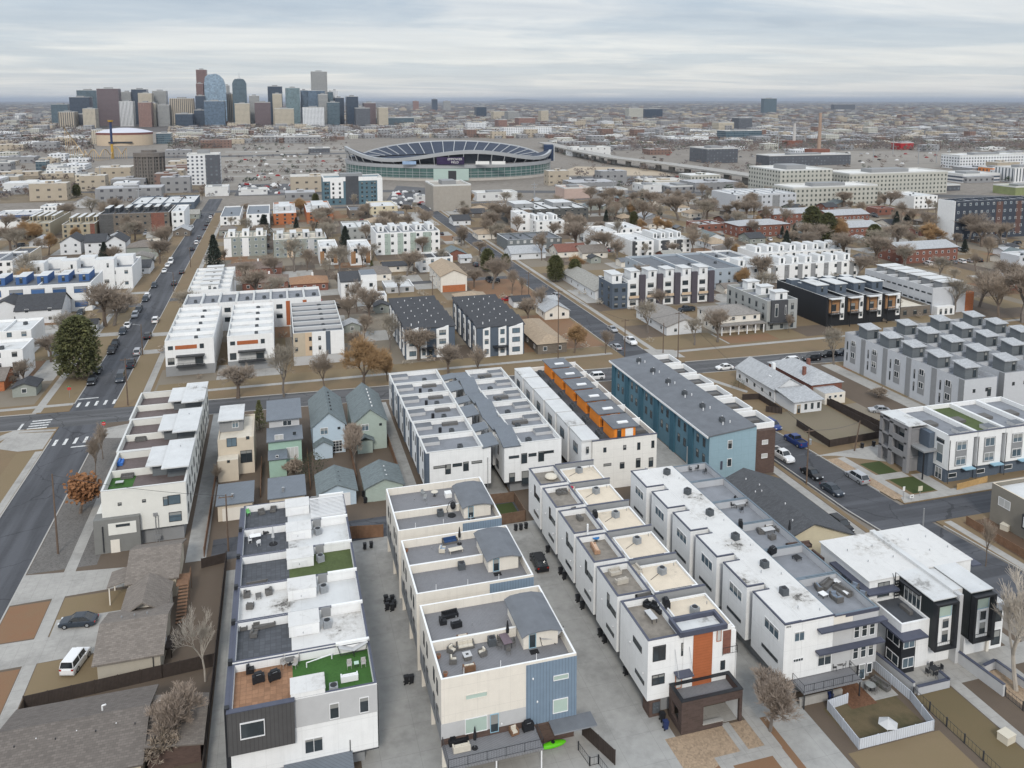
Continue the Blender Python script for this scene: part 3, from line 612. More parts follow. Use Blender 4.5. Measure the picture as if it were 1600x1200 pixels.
# ---- three cream and blue double houses
for k, (y0, y1, lab) in enumerate([(77.0, 90.2, 'cream and blue metal townhouse block nearest the camera, with a front balcony'), (92.5, 105.3, 'cream townhouse block with a blue sofa on its roof, middle of three'), (107.9, 121.0, 'cream townhouse block with grey roof decks beside the alley, farthest of three')]):
    b = Bld('duplex_townhouse', lab, 'townhouse', 22, y0, 'cream double townhouses with grey roof decks')
    b.part('wall', MB().shell(14.5, y0, 29.5, y1, 2.9, 10.3, 9.2, .22, cap=1), [CREAM, WHITE])
    b.sheet('roof_deck', DECK, 14.75, y0+.25, 29.25, y1-.25, 9.212)
    ym = (83.2, 98.9, 113.3)[k]
    b.box('dividing_wall', CREAM, 14.73, ym-.15, 9.2, 24.4, ym+.15, 10.3, top=WHITE)
    p0, p1 = ym-2.6, ym+3.9
    b.box('stair_penthouse', CREAM, 24.55, p0, 9.2, 28.6, p1, 11.05)
    pr = MB()
    prof = [(24.2, 10.95), (24.9, 11.3), (26.2, 11.42), (27.6, 11.38), (28.95, 11.0)]
    for (xa, za), (xb, zb) in zip(prof, prof[1:]): pr.slab([(xa, p0-.6, za), (xb, p0-.6, zb), (xb, p1+.35, zb), (xa, p1+.35, za)], .1)
    b.part('penthouse_roof', pr, GROOF)
    b.win('S', p0, 25.6, 10.1, .85, 1.75, LIGHTB, GL, name='penthouse_door'); b.box('door_mat', RUBBER, 25.1, p0-1.1, 9.22, 26.1, p0-.3, 9.235)
    b.box('blue_panel', BLUEM, 23.75, y0-.05, 2.9 if k == 0 else 8, 29.52, y0-.004, 10.02)
    if k < 2: b.box('link_wall', MGREY, 15.5, y1+.02, 0, 28.5, y1+2.25, 7.6)
    for j in range(3): b.vent(17+4*j, y0+.25, 10.1, .9, .03, FRW)
    b.vent(20, ym+3, 9.2, .5, .05); b.vent(18.5, p1+1, 9.2, .35, .07)
    b.ac(21.4, ym-.75, 9.21, m=ACD)
    for yy in (2.1, 4.0, 8.2, 10.2): b.win('W', 14.5, y0+yy, 8.0, .75, 1.6, FRD); b.win('W', 14.5, y0+yy, 4.9, .9, 1.7, FRD)
    b.box('lower_wall', MGREY, 14.49-.02, y0+.01, 2.9, 14.495, y1-.01, 5.2)
    b.box('ground_floor', BROWN, 15.6, y0+.6, 0, 29.3, y1-.1, 2.9)
    for yy in (1.8, 4.7, 8.2, 11): b.box('garage_door', FRD, 15.53, y0+yy-1.2, .05, 15.59, y0+yy+1.2, 2.3)
    for yy in (.05, 6.3, 12.6): b.box('pier', CREAM, 14.55, y0+yy, 0, 15.0, y0+yy+.35, 2.9)
    if k == 0:
        b.box('grey_band', LGREY, 14.45, y0-.03, 3.5, 26.4, y0-.004, 5.2); b.box('brown_band', BROWN, 14.45, y0-.02, 2.6, 26.4, y0-.004, 3.5)
        b.box('blue_lower_panel', BLUEM, 26.42, y0-.07, 2.75, 29.53, y0-.052, 5.3)
        b.wS(y0-.06, 876.5, 1057.7, 1.75, .6, fr=FRW, gl=GLG); b.wS(y0-.08, 875.6, 1102, 1.75, 1.65, fr=FRW, gl=GLG); b.wS(y0-.004, 744.5, 1086.6, 2.4, .6, fr=CREAM, gl=GLG); b.wS(y0-.04, 744, 1132, 2.45, 1.75, fr=FRW, gl=GLG); b.wS(y0-.04, 772.5, 1129.5, .95, 2.15, fr=LIGHTB, gl=GL, name='balcony_door')
        b.box('side_canopy', DECK2, 26.3, 74.9, 2.85, 31.2, 77.0, 3.0, top=GROOF)
        b.box('balcony_floor', DECK, 14.5, 73.7, 2.55, 24.7, 76.96, 2.78); b.rail([(14.55, 76.9), (14.55, 73.75), (24.65, 73.75), (24.65, 76.0)], 2.78, 1.05, step=1.7)
        for x in (14.7, 19.6, 24.5): b.box('balcony_post', FRW, x-.07, 73.8, 0, x+.07, 73.94, 2.55)
        b.wS(77.5, 871, 1141, 1.9, 1.2, fr=FRW, gl=GLG)
        b.box('lower_wall_front', BROWN, 15.0, 77.3, 0, 29.4, 77.55, 2.6)
        for x, z in ((24.5, 8.4), (25, 5.6), (21, 3.9)): b.part('wall_lamp', MB().ball((x, y0-.14, z), .1, .1, .14, 6, 4), FRW)
    if k == 2: b.box('roof_box', WHITE, 23.2, 117.5, 9.2, 24.2, 118.6, 9.9)

# ---- white boxes with beige roofs
YA = [77.3, 86.0, 93.7, 101.2, 108.9, 116.4]; YB = [85.0, 92.7, 100.3, 107.9, 115.4, 122.6]
b = Bld('townhouse_row', 'white box townhouse row with beige roofs and rust panel over a brown porch', 'townhouse row', 44, 100)
b.part('spine_wall', MB().box(40.2, 77.5, 2.4, 49.5, 122.45, 8.9), WHITE)
b.box('podium', MGREY, 40.0, 78.2, 0, 48.6, 122, 2.4)
for i in range(6):
    y0, y1 = YA[i], YB[i]
    b.part('wall', MB().shell(38.2, y0, 42.6, y1, 2.4, 9.8, 8.95, .2), [WHITE, NAVY]); b.sheet('roof_deck', mat('stained_tan_deck', (.24, .215, .185), .35, 1.2), 38.42, y0+.22, 42.38, y1-.22, 8.962)
    b.cap(38.2, y0, 42.6, y1, 9.8, .2, NAVY)
    yn = YA[i+1] if i < 5 else 123.4
    b.part('roof_kerb', MB().ring(43.4, y0+.3, 49.4, y1-.5, 8.9, 9.25, .18), [WHITE]); b.sheet('membrane_roof', BROOF, 43.6, y0+.5, 49.2, y1-.7, 9.0)
    b.box('grey_parapet', MGREY, 42.7, yn-1.2, 8.9, 49.5, yn-.95, 10.0); b.box('parapet_cap', NAVY, 42.68, yn-1.24, 10.0, 49.54, yn-.91, 10.07)
    b.box('kerb_trim', FRD, 44, y0+.32, 9.25, 48.5, y0+.4, 9.29)
    b.ac(46.3, y0+4.2, 9.0, .3); b.part('refrigerant_line', MB().tube((45.8, y0+4.2, 9.04), (44.2, y0+3.2, 9.03), .03, n=4), FRD)
    b.box('roof_hatch', LGREY, 42.75, y0+2.2, 8.9, 43.3, y0+3.6, 9.5)
    b.win('W', 38.2, y0+2.75, 7.55, 2.3 if i == 0 else .7, .75 if i == 0 else 1.9, FRD)
    if i: b.win('W', 38.2, y0+1.3, 7.1, 1.9, .8, FRD)
    b.win('W', 38.2, y0+2.0, 4.0, 2.4, .5, FRD)
    for yy, zz in ((4.6, 6.6), (1.0, 5.2)): b.part('wall_lamp', MB().ball((38.1, y0+yy, zz), .1, .1, .12, 6, 4), FRW)
    b.vent(48.6, y0+5.4, 9.0, .4, .05)
    b.box('garage_door', FRD, 39.94, y0+1.2, .1, 39.99, y0+5.6, 2.2)
b.box('brick_base', BROWN, 38.6, 77.5, 0, 40.0, 79.2, 2.4)
b.wS(77.3, 1030, 1020.4, 1.6, 1.85, mull=1); b.wS(77.3, 1028.3, 1061.4, 1.6, 1.25, mull=1, bars=1); b.wS(77.3, 1067.6, 1014, .55, 1.6, bars=1)
b.box('front_wall', WHITE, 42.58, 77.22, 2.4, 48.7, 77.29, 10.0)
b.box('east_wing', WHITE, 49.52, 77.4, 2.4, 49.58, 80.0, 6.3); b.box('rust_panel', RUST, 43.8, 77.14, 3.1, 46.25, 77.21, 10.05)
b.wS(77.22, 1129, 1039, .6, 1.15); b.box('corner_balcony_recess', RBRICK, 47.6, 77.18, 6.4, 48.65, 77.215, 9.3); b.wS(77.18, 1123.5, 990, .6, 1.9, fr=RUST, gl=GLW, name='balcony_door')
b.rail([(47.6, 77.1), (49.5, 77.1), (49.5, 79.8)], 6.3, .9)
b.part('roof_frame', MB().ring(41.9, 76.75, 47.9, 79.7, 9.82, 10.42, .35), NAVY); b.sheet('roof_frame_floor', WROOFC, 42.3, 77.1, 47.5, 79.3, 9.9)
b.part('door_canopy', MB().box(41.4, 76.0, 5.35, 43.4, 77.2, 5.47), NAVY); b.part('canopy_rod', MB().tube((41.5, 76.1, 5.45), (41.5, 77.2, 8.2), .025, n=4).tube((43.3, 76.1, 5.45), (43.3, 77.2, 8.2), .025, n=4), STEEL)
b.wS(77.2, 1060, 1063.5, .8, 1.9, fr=RUST, gl=GLW, name='front_door')
pz = 4.05
b.part('porch_wall', MB().box(40.9, 74.15, .0, 41.25, 77.2, .95).box(40.9, 74.15, 2.6, 41.25, 77.2, pz).box(40.9, 74.15, .95, 41.25, 74.9, 2.6).box(40.9, 76.5, .95, 41.25, 77.2, 2.6).box(41.25, 74.15, 0, 43.6, 74.5, pz).box(43.6, 74.15, 3.0, 48.5, 74.5, pz).box(43.6, 74.15, 0, 46.1, 74.5, .75).box(48.15, 74.15, 0, 48.5, 74.5, 3.0).box(48.15, 74.5, 2.9, 48.5, 77.2, pz), DBROWN)
b.sheet('porch_roof_deck', DECK, 41.25, 74.5, 48.15, 77.2, 3.2); b.box('porch_slab', DECK, 41.26, 74.51, 2.95, 48.14, 77.19, 3.19)
b.part('porch_cap', MB().ring(40.84, 74.09, 48.56, 77.2, pz, pz+.08, .45), BLACK); b.box('porch_ledge', CONC, 43.55, 74.05, .75, 46.15, 74.55, .85)
b.box('porch_floor', CONC, 41.3, 74.55, 0, 48.5, 77.2, .16); b.box('porch_side_wall', WHITE, 48.2, 74.6, .16, 48.45, 77.1, 2.85)
b.part('meter_bank', MB().box(39.0, 77.38, .6, 39.9, 77.49, 1.9).ball((39.2, 77.35, 1.6), .13, .08, .13, 8, 5).ball((39.6, 77.35, 1.6), .13, .08, .13, 8, 5).ball((39.2, 77.35, 1.2), .13, .08, .13, 8, 5).ball((39.6, 77.35, 1.2), .13, .08, .13, 8, 5), ACD)
B3 = b

# ---- white townhouses with stained white roofs and grey decks
YA4 = [75.9, 83.7, 90.8, 97.8, 104.6, 111.6]; YB4 = [82.6, 89.4, 96.5, 103.2, 110.0, 117.5]
b = Bld('townhouse_row', 'white townhouse row with stained white roofs, grey decks and an 1810 house number', 'townhouse row', 61, 96)
b.box('spine_wall', WHITE, 57.3, 75.9, 2.3, 61.6, 117.5, 9.55); b.sheet('membrane_roof', WROOF, 57.35, 76.2, 61.6, 117.4, 9.57)
b.box('podium', MGREY, 56.0, 76.4, 0, 67.5, 117, 2.3); b.box('deck_wall', LGREY, 61.62, 75.9, 2.3, 67.85, 117.5, 8.3)
for i in range(6):
    y0, y1 = YA4[i], YB4[i]; x0 = 54.9-.14*i
    b.box('wall', WHITE, x0, y0, 2.3, 57.28, y1, 9.55); b.sheet('membrane_roof', WROOF, x0+.2, y0+.2, 57.3, y1-.15, 9.572)
    e = .12; b.part('roof_edge', MB().box(x0-.05, y0-.05, 9.5, x0+.15, y1+.05, 9.66).box(x0+.15, y0-.05, 9.5, 57.2, y0+.15, 9.66).box(x0+.15, y1-.1, 9.5, 57.2, y1+.05, 9.64), NAVY)
    yn = (YA4[i+1]-.05) if i < 5 else 117.5; yd = y0-(.0 if i == 0 else .05)
    b.part('deck_parapet', MB().ring(61.62, yd+.02, 67.9, yn-.02, 8.3, 9.35, .2), mat('pale_bluegrey_wall', (.46, .47, .49), .06, 1)); b.sheet('roof_deck', DECK2, 61.8, yd+.2, 67.7, yn-.2, 8.312)
    b.box('deck_fascia', BGREY if i else NAVY, 63.2, yd-.08, 9.0, 68.0, yd+.01, 9.42); b.cap(61.7, yd+.06, 67.85, yn-.06, 9.35, .16, mat('slate_cap', (.16, .20, .235), .1, 1))
    b.ac(59.4 if i else 58.3, y0+3.3+(1.9 if i == 0 else 0), 9.57, .1*i, ACD)
    b.vent(58.2, y0+2.2, 9.57, .4, .05); b.vent(60.5, y0+1.2, 9.57, .3, .05)
    b.win('W', x0, y0+2.5, 7.45, 3.0, 1.35, FRW, GLB, mull=2); b.win('W', x0, y0+2.7, 4.15, 3.3, .42, FRD, mull=2)
    b.box('notch_wall', LGREY, 57.2, y1+.02, 2.3, 57.29, y1+1.0, 9.4); b.part('downspout', MB().tube((57.15, y1+.1, 2.4), (57.15, y1+.1, 9.4), .05, n=5), FRW)
y = 75.9
b.box('front_band', LGREY, 64.3, y-.04, 2.3, 67.9, y-.004, 9.3); b.box('front_coping', NAVY, 54.85, y-.1, 9.5, 61.7, y+.02, 9.68); b.box('front_coping', NAVY, 61.7, y-.1, 9.3, 67.95, y-.005, 9.44)
b.box('front_fill', CREAM, 61.6, y-.03, 8.3, 64.28, y-.004, 9.3)
b.wS(y, 1249, 994, 1.4, 1.25, fr=FRW, gl=GLB, mull=1); b.wS(y, 1247, 1031, 1.35, .42, fr=FRW, mull=3); b.wS(y, 1288.3, 1027, 1.9, 2.05, fr=FRW, mull=1, name='sliding_door')
for x in (64.9, 66.0, 67.1):
    b.win('S', y-.04, x, 6.95, .8, 1.95, FRW, bars=1); b.win('S', y-.04, x, 4.2, .8, 1.95, FRW, bars=1)
b.wS(y-.04, 1346.4, 1049, .9, 2.0, fr=FRW, gl=GLB, name='patio_door'); b.wS(y-.04, 1358, 1043, .8, 1.3, fr=FRW)
b.box('sun_shade', NAVY, 59.3, y-.9, 8.05, 68.6, y-.05, 8.25); b.box('sun_shade', NAVY, 59.2, y-.9, 5.3, 68.4, y-.05, 5.5); b.wS(y, 1290, 983.5, 1.5, .35, fr=FRD)
b.box('balcony_floor', DECK, 56.2, 73.6, 2.05, 64.2, y-.01, 2.25); b.rail([(56.25, y-.05), (56.25, 73.65), (64.15, 73.65), (64.15, y-.05)], 2.25, .95, step=1.2)
for x in (56.4, 60.2, 64.0): b.box('balcony_post', FRD, x-.06, 73.7, 0, x+.06, 73.82, 2.05)
b.box('retaining_wall', CONC, 56.2, 74.2, 0, 62, 74.45, 1.1)
cu = bpy.data.curves.new('house_number', 'FONT'); cu.body = '1810'; cu.size = .34; cu.extrude = .015
to = bpy.data.objects.new('tmp_text', cu); COL.objects.link(to); dg = bpy.context.evaluated_depsgraph_get(); me = bpy.data.meshes.new_from_object(to.evaluated_get(dg)); bpy.data.objects.remove(to)
me.materials.clear(); me.materials.append(FRD); o = link('house_number', me, b.o, (55.05-61, y-.02-96, 9.08)); o.rotation_euler = (math.pi/2, 0, 0)
B4 = b

# ---- black and white modern duplex
b = Bld('duplex_house', 'white and black modern duplex with stained white roof and tall grey dividing fin', 'house', 79, 82)
b.box('rear_wall', WHITE, 71.2, 81.4, 0, 79.2, 91.2, 8.85, top=WROOF); b.box('rear_wall', WHITE, 79.6, 81.8, 0, 87.7, 91.2, 8.85, top=WROOF)
b.part('roof_edge', MB().box(70.9, 81.2, 8.86, 75.6, 91.3, 9.0).box(75.6, 82, 8.86, 79.25, 91.3, 9.0).box(79.55, 81.7, 8.86, 87.9, 91.3, 9.0), [WROOF])
b.box('front_wing', BSEAM, 75.8, 75.6, 2.6, 79.2, 81.98, 8.9, top=WROOFC); b.box('front_wing', BSEAM, 81.6, 75.7, 2.6, 84.9, 81.75, 8.9, top=WROOFC)
b.box('front_wing_roof', WROOFC, 75.7, 75.5, 8.91, 79.25, 81.98, 9.03); b.box('front_wing_roof', WROOFC, 81.5, 75.6, 8.91, 85.0, 81.7, 9.03)
b.box('roof_beam', WROOFC, 79.22, 76.2, 8.9, 80.0, 91.2, 9.4); b.box('dividing_fin', LGREY, 79.3, 75.2, 0, 79.9, 81.7, 9.3); b.box('inner_wall', WHITE, 79.92, 77.0, 0, 81.58, 81.78, 8.8, top=WROOFC)
b.box('lower_wall', WHITE, 71.6, 76.0, 0, 75.78, 81.38, 6.0); b.part('terrace_parapet', MB().ring(71.6, 76.0, 75.78, 81.38, 6.0, 6.35, .25), WHITE); b.sheet('terrace_deck', DROOF, 71.85, 76.25, 75.7, 81.3, 6.02)
b.box('wing_base', WHITE, 75.8, 76.2, 0, 79.28, 81.9, 2.6); b.box('wing_base', WHITE, 81.6, 76.2, 0, 87.6, 81.78, 2.6); b.box('east_wall', WHITE, 84.92, 76.2, 2.6, 87.6, 81.78, 6.4, top=WROOFC); b.box('east_wall_post', CREAM, 84.95, 75.9, 0, 85.3, 76.15, 7.2)
b.box('corner_bay', BLACK, 71.3, 75.5, 0, 73.4, 78.2, 4.9); b.box('bay_canopy', NAVY, 70.7, 74.6, 5.0, 74.4, 79.3, 5.25); b.box('roof_canopy', NAVY, 70.2, 80.2, 7.6, 74.9, 88, 7.85); b.box('roof_canopy', NAVY, 87.72, 81.5, 8.0, 89.2, 84, 8.2)
for z in (4.1, 1.5): b.win('S', 75.5, 72.4, z, 1.7, 1.35, FRW, GLB, mull=1); b.win('W', 71.3, 76.9, z, 2.1, 1.35, FRW, GL, mull=1)
for x0, n in ((76.0, 0), (81.8, 1)):
    b.part('window_surround', MB().box(x0-.22, 74.9, 2.5, x0+.1, 75.58, 8.7).box(x0+2.6, 74.9, 2.5, x0+3.1, 75.58, 8.7).box(x0+.1, 74.9, 2.5, x0+2.6, 75.58, 2.75).box(x0+.1, 74.9, 8.45, x0+2.6, 75.58, 8.7), BLACK)
    b.box('window_wall', WHITE, x0+.1, 75.5, 2.76, x0+2.6, 75.59, 8.44); b.win('S', 75.5, x0+1.35, 7.5, 2.3, 1.7, LIGHTB, GLG); b.win('S', 75.5, x0+1.7, 5.7, 1.1, 1.4, FRW, GL); b.win('S', 75.5, x0+1.7, 4.0, 1.1, 1.7, FRW, GL)
    b.rail([(x0+.15, 74.95), (x0+2.55, 74.95)], 2.76, .9)
b.win('W', 75.8, 79.0, 7.3, 2.8, 2.3, FRW, GL, mull=3); b.box('window_hood', BLACK, 75.2, 77.4, 8.55, 75.79, 80.8, 8.75); b.win('W', 71.2, 84.5, 6.9, 4.5, 1.0, FRW, GLB, mull=3); b.win('S', 81.4, 73.4, 7.3, 1.8, 2.2, FRD, GL, mull=1); b.box('planter_bench', FABG, 74.2, 77.6, 6.03, 74.7, 79.4, 6.5)
for zz in range(6): b.box('stair_tread', BLACK, 75.0, 81.0+.0, 6.3+zz*.4, 75.7, 81.3, 6.36+zz*.4)
b.part('spiral_stair', MB().tube((74.9, 81.1, 6.0), (74.9, 81.1, 9.6), .06, n=5).tube((75.6, 80.9, 6.3), (74.5, 81.2, 9.5), .04, n=4), BLACK)
b.win('S', 76.2, 86.6, 4.8, 1.4, 2.0, FRD, GL); b.win('S', 76.2, 86.6, 1.6, 1.4, 2.0, FRD, GL); b.box('sun_canopy', MGREY, 85.6, 75.0, 6.2, 88.4, 76.18, 6.35); b.win('S', 77.0, 80.6, 1.2, .8, 2.1, FRD, GL, name='front_door'); b.win('S', 76.2, 78.5, 1.9, .9, .3, FRD)
for x in (73, 77, 83, 86): b.vent(x, 88, 9.0, .35, .05); b.vent(x+.9, 85, 9.0, .3, .06)
DUP = b

# ---- long dark-roofed cottage beside the avenue
b = Bld('dark_roof_house', 'long low house with plain charcoal shingle roof beside the avenue', 'house', 75, 108)
b.part('wall', MB().gable_wall(69.6, 100.6, 84.2, 119.6, 0, 3.0, 5.8), mat('pale_yellow_wall', (.60, .53, .38), .06, 1)); b.part('roof', MB().gable(69.6, 100.6, 84.2, 119.6, 3.0, 5.9, ov=.5), mat('slate_grey_shingle', (.085, .088, .094), .25, 2.5, kind='shingle'))
for x, yv in ((75.5, 117), (76.2, 114), (74.8, 113), (75.6, 112.4), (73, 108), (76.4, 107), (75, 103)): b.vent(x, yv, 5.9-(76.9-x)*.4, .4, .09, FRW)
b.win('S', 100.6, 80.5, 1.6, 1.6, 1.1, FRW); b.box('front_steps', CONC, 84.3, 103, 0, 85.5, 105, .5)

# ---- left: two attached brown-roofed houses, and the roof at the bottom edge
b = Bld('attached_cottage', 'brown-shingled house with grey stucco end wall beside the white van', 'house', -19.5, 104)
b.part('wall', MB().gable_wall(-22.8, 100.3, -15.8, 110.0, 0, 3.3, 5.0, 'x'), mat('putty_stucco', (.45, .41, .34), .06, 1)); b.part('roof', MB().gable(-22.8, 100.3, -15.8, 110.0, 3.3, 5.0, 'x', ov=.5), SHB)
b.part('wall', MB().gable_wall(-21.8, 110.4, -16.2, 116, 0, 2.9, 4.2), CREAM); b.part('roof', MB().gable(-21.6, 109.6, -16.4, 116, 3.0, 4.6, ov=.4), SHB)
b.box('side_deck', WOODD, -15.7, 103.5, 1.3, -14.6, 106.2, 1.5); b.rail([(-15.7, 103.5), (-14.6, 103.5), (-14.6, 106.2)], 1.5, .9, m=WOODD, step=1)
for p in ((-15, 103.6), (-15, 106.1)): b.box('deck_post', WOODD, p[0]-.05, p[1]-.05, 0, p[0]+.05, p[1]+.05, 1.3)
b.part('downspout', MB().tube((-16.6, 100.2, 0), (-16.6, 100.2, 3.2), .06, n=5), FRD); b.win('E', -15.8, 105, 2.1, 1.2, 1.2, FRW); b.part('wall_vent', MB().box(-17.6, 100.22, .7, -17.2, 100.29, 1.1), LGREY)
for x in (-21, -19.5, -18): b.vent(x, 106.5, 4.7, .3, .1, MGREY)
b = Bld('attached_cottage', 'brown-shingled house with timber side stairs beside the grey and white tower row', 'house', -19, 120)
b.part('wall', MB().gable_wall(-22.0, 117.3, -15.8, 127.2, 0, 3.2, 5.2, 'x'), mat('cream_trim_wall', (.56, .50, .40), .06, 1)); b.part('roof', MB().gable(-22.0, 117.3, -15.8, 127.2, 3.2, 5.2, 'x', ov=.45), SHB); b.part('porch_roof', MB().slab([(-24.8, 117.4, 2.7), (-22.3, 117.4, 3.3), (-22.3, 121.5, 3.3), (-24.8, 121.5, 2.7)], .15), SHB)
for yy in (117.6, 121.2): b.box('porch_post', CREAM, -24.6, yy-.07, 0, -24.45, yy+.07, 2.7)
st = MB()
for k in range(11): st.box(-15.3, 110.5+k*.5, .2+k*.2, -14.0, 110.9+k*.5, .27+k*.2)
b.part('stair_tread', st, WOOD); b.box('landing', WOOD, -15.7, 116, 2.3, -14, 119, 2.42); b.part('stair_rail', MB().tube((-14, 110.5, 1.1), (-14, 116, 3.3), .04, n=4).tube((-14, 116, 3.3), (-14, 119, 3.3), .04, n=4).tube((-14, 116, 0), (-14, 116, 3.3), .05, n=4).tube((-14, 119, 0), (-14, 119, 3.3), .05, n=4), WOOD)
b = Bld('ranch_house', 'brown-roofed house cut off by the bottom edge, white vent on its ridge', 'house', -22, 88)
b.part('wall', MB().gable_wall(-29.5, 83.5, -15.6, 94.6, 0, 2.8, 4.6, 'x'), mat('tan_gable_wall', (.47, .41, .31), .06, 1)); b.part('roof', MB().gable(-29.5, 83.5, -15.8, 94.6, 2.8, 4.7, 'x', ov=.5), mat('aged_brown_shingle', (.155, .135, .12), .25, 3, kind='shingle'))
b.part('rear_roof', MB().slab([(-15.4, 84.5, 3.3), (-9.6, 84.5, 2.4), (-9.6, 92.4, 2.4), (-15.4, 92.4, 3.3)], .15), SHB); b.box('rear_wall', BROWN, -15.2, 85, 0, -10, 92, 2.35)
for k in range(7): b.vent(-28+1.9*k, 87.2+.5*(k % 2), 4.0, .45, .06, FRW if k % 2 else FRD)
b.part('white_flue', MB().tube((-20.2, 89.8, 4.3), (-20.2, 89.8, 5.2), .09, n=6).tube((-20.2, 89.8, 5.2), (-19.8, 89.7, 5.35), .09, n=6), FRW)
b.part('satellite_dish', MB().tube((-14.6, 90.6, 3.1), (-14.6, 90.6, 3.7), .03, n=4).tube((-14.6, 90.55, 3.75), (-14.6, 90.45, 3.78), .3, .32, n=12), FRW)

# ---- left tower row: dark, white slabs
b = Bld('townhouse_row', 'cream townhouse row with layered white roof canopies beside the left avenue', 'townhouse row', -22, 155)
CT = mat('cream_white_stucco', (.72, .71, .66), .05, .9)
for i in range(3):
    y0 = 133.0+15.1*i; y1 = y0+14.9
    b.part('wall', MB().shell(-28.0-.3*i, y0, -15.7, y1, 2.8, 9.9, 8.7, .25, cap=0), [CT]); b.sheet('roof_deck', mat('brown_roof_deck', (.15, .12, .115), .2, 2, kind='seam', p=.3), -27.7-.3*i, y0+.28, -15.98, y1-.28, 8.715)
    b.cap(-28.0-.3*i, y0, -15.7, y1, 9.9, .25, mat('pale_cap', (.62, .62, .6), .05, 1))
    b.box('dividing_wall', CT, -27.75-.3*i, y0+7.2, 8.7, -19.5, y0+7.4, 9.9)
    b.box('canopy_roof', WROOFC, -22.3, y0+5.2, 10.75, -18.9, y0+13.2, 10.95); b.box('canopy_roof', WROOFC, -19.6, y0+2.8, 11.15, -15.4, y0+14.4, 11.35)
    b.box('stair_penthouse', mat('slate_panel', (.15, .165, .175), .1, 1, kind='lap', p=.4), -21.4, y0+6.2, 8.72, -19.2, y0+12.4, 10.74); b.box('stair_penthouse', mat('slate_panel', (.2, .2, .2)), -19.0, y0+5.2, 8.72, -16.0, y0+13.6, 11.14)
    for k in range(4):
        for z in (7.6, 4.6): b.win('E', -15.7, y0+2+3.6*k, z, 1.0, 1.7, FRD)
    b.vent(-17.5, y0+11, 11.35, .3, .06)
b.box('podium', MGREY, -27, 133.8, 0, -16.4, 177.5, 2.8)
b.box('grey_wing', mat('warm_grey_stucco', (.20, .20, .19), .08, 1), -29.2, 132.2, 0, -22.6, 134.6, 5.6); b.box('wing_inset', CT, -27.1, 132.12, 3.0, -23.1, 132.19, 4.9); b.win('S', 132.12, -25.0, 4.45, 2.0, .42, FRD)
b.box('wing_door', CREAM, -26.9, 132.1, .1, -25.6, 132.19, 2.2); b.part('wing_downspout', MB().tube((-27.9, 132.05, .4), (-27.9, 132.05, 4.6), .09, n=5), FRD)
b.wS(133, 187, 787.5, .55, .5); b.wS(133, 225, 782.5, .55, .5); b.wS(133, 259, 783, .8, 1.5, gl=GLB); b.wS(133, 272, 780.5, 1.9, 1.55, gl=GLB); b.wS(133, 274, 807, 1.9, 1.6, mull=0, bars=1, gl=GLB)
b.part('meter_conduit', MB().tube((-20.4, 132.9, .5), (-20.4, 132.9, 5.3), .07, n=5).tube((-20.0, 132.9, .5), (-20.0, 132.9, 5.0), .05, n=5).box(-20.6, 132.8, 1.0, -19.8, 132.95, 1.6).box(-20.7, 132.8, 4.9, -20.1, 132.95, 5.4), STEEL)
b.box('balcony_wall', CT, -29.6, 135.5, 3.2, -28.05, 147, 4.6)
TW = b

# ---- four houses between the tower row and the stepped row
b = Bld('modern_house', 'tan stucco cube house with a grey upper room beside the concrete lane', 'house', -9, 160)
b.part('wall', MB().shell(-12.4, 155.2, -6.0, 167, 0, 7.2, 6.9, .2, cap=0), [BEIGE]); b.sheet('flat_roof', mat('beige_roof', (.66, .6, .5)), -12.15, 155.45, -6.2, 166.8, 6.92)
b.box('upper_room', MGREY, -12.3, 159.5, 6.95, -8.0, 166.6, 9.4); b.box('upper_roof', WROOFC, -12.5, 158.6, 9.4, -7.8, 166.8, 9.6); b.box('ground_wing', BEIGE, -12.4, 152.6, 0, -8.8, 155.18, 4.2, top=mat('beige_roof', (.6, .52, .42)))
b.wS(155.2, 362, 691, 1.8, 1.7, gl=GLB, mull=1); b.wS(155.2, 387, 684, .6, .6); b.wS(155.2, 385, 713, 2.1, 2.4, mull=1); b.wS(152.6, 357, 721, .5, .5); b.win('S', 159.5, -9.4, 8.3, 1.2, 1.3, FRW, GLB, mull=1)
b = Bld('modern_house', 'mint green house with two shed roofs of grey seamed panels', 'house', 0, 160)
b.box('wall', MINT, -3.4, 155, 0, 2.7, 161, 6.0); b.part('lower_roof', MB().slab([(-3.7, 154.5, 5.9), (3.0, 154.5, 5.9), (3.0, 160.0, 6.5), (-3.7, 160.0, 6.5)], .15), STAND)
b.box('upper_wall', LGREY, -3.2, 160, 0, 2.5, 168, 8.3); b.part('upper_roof', MB().slab([(-3.7, 159.4, 8.2), (3.0, 159.4, 8.2), (3.0, 168.5, 9.0), (-3.7, 168.5, 9.0)], .15), STAND)
b.box('ground_wing', MINT, -3.3, 152, 0, -.2, 154.98, 3.6); b.part('wing_roof', MB().slab([(-3.5, 151.6, 3.6), (0, 151.6, 3.6), (0, 154.98, 4.1), (-3.5, 154.98, 4.1)], .12), STAND)
b.wS(155, 436, 684, 1.6, 1.3, fr=FRW, gl=GLW, mull=1); b.wS(155, 460, 677, .6, .6); b.wS(155, 457, 707, 2.2, 2.2, fr=FRW, gl=GLW, mull=2); b.wS(152, 433, 713, .5, .5, fr=FRW); b.win('S', 160, .2, 7.3, 1.7, 1.1, FRW, mull=1)
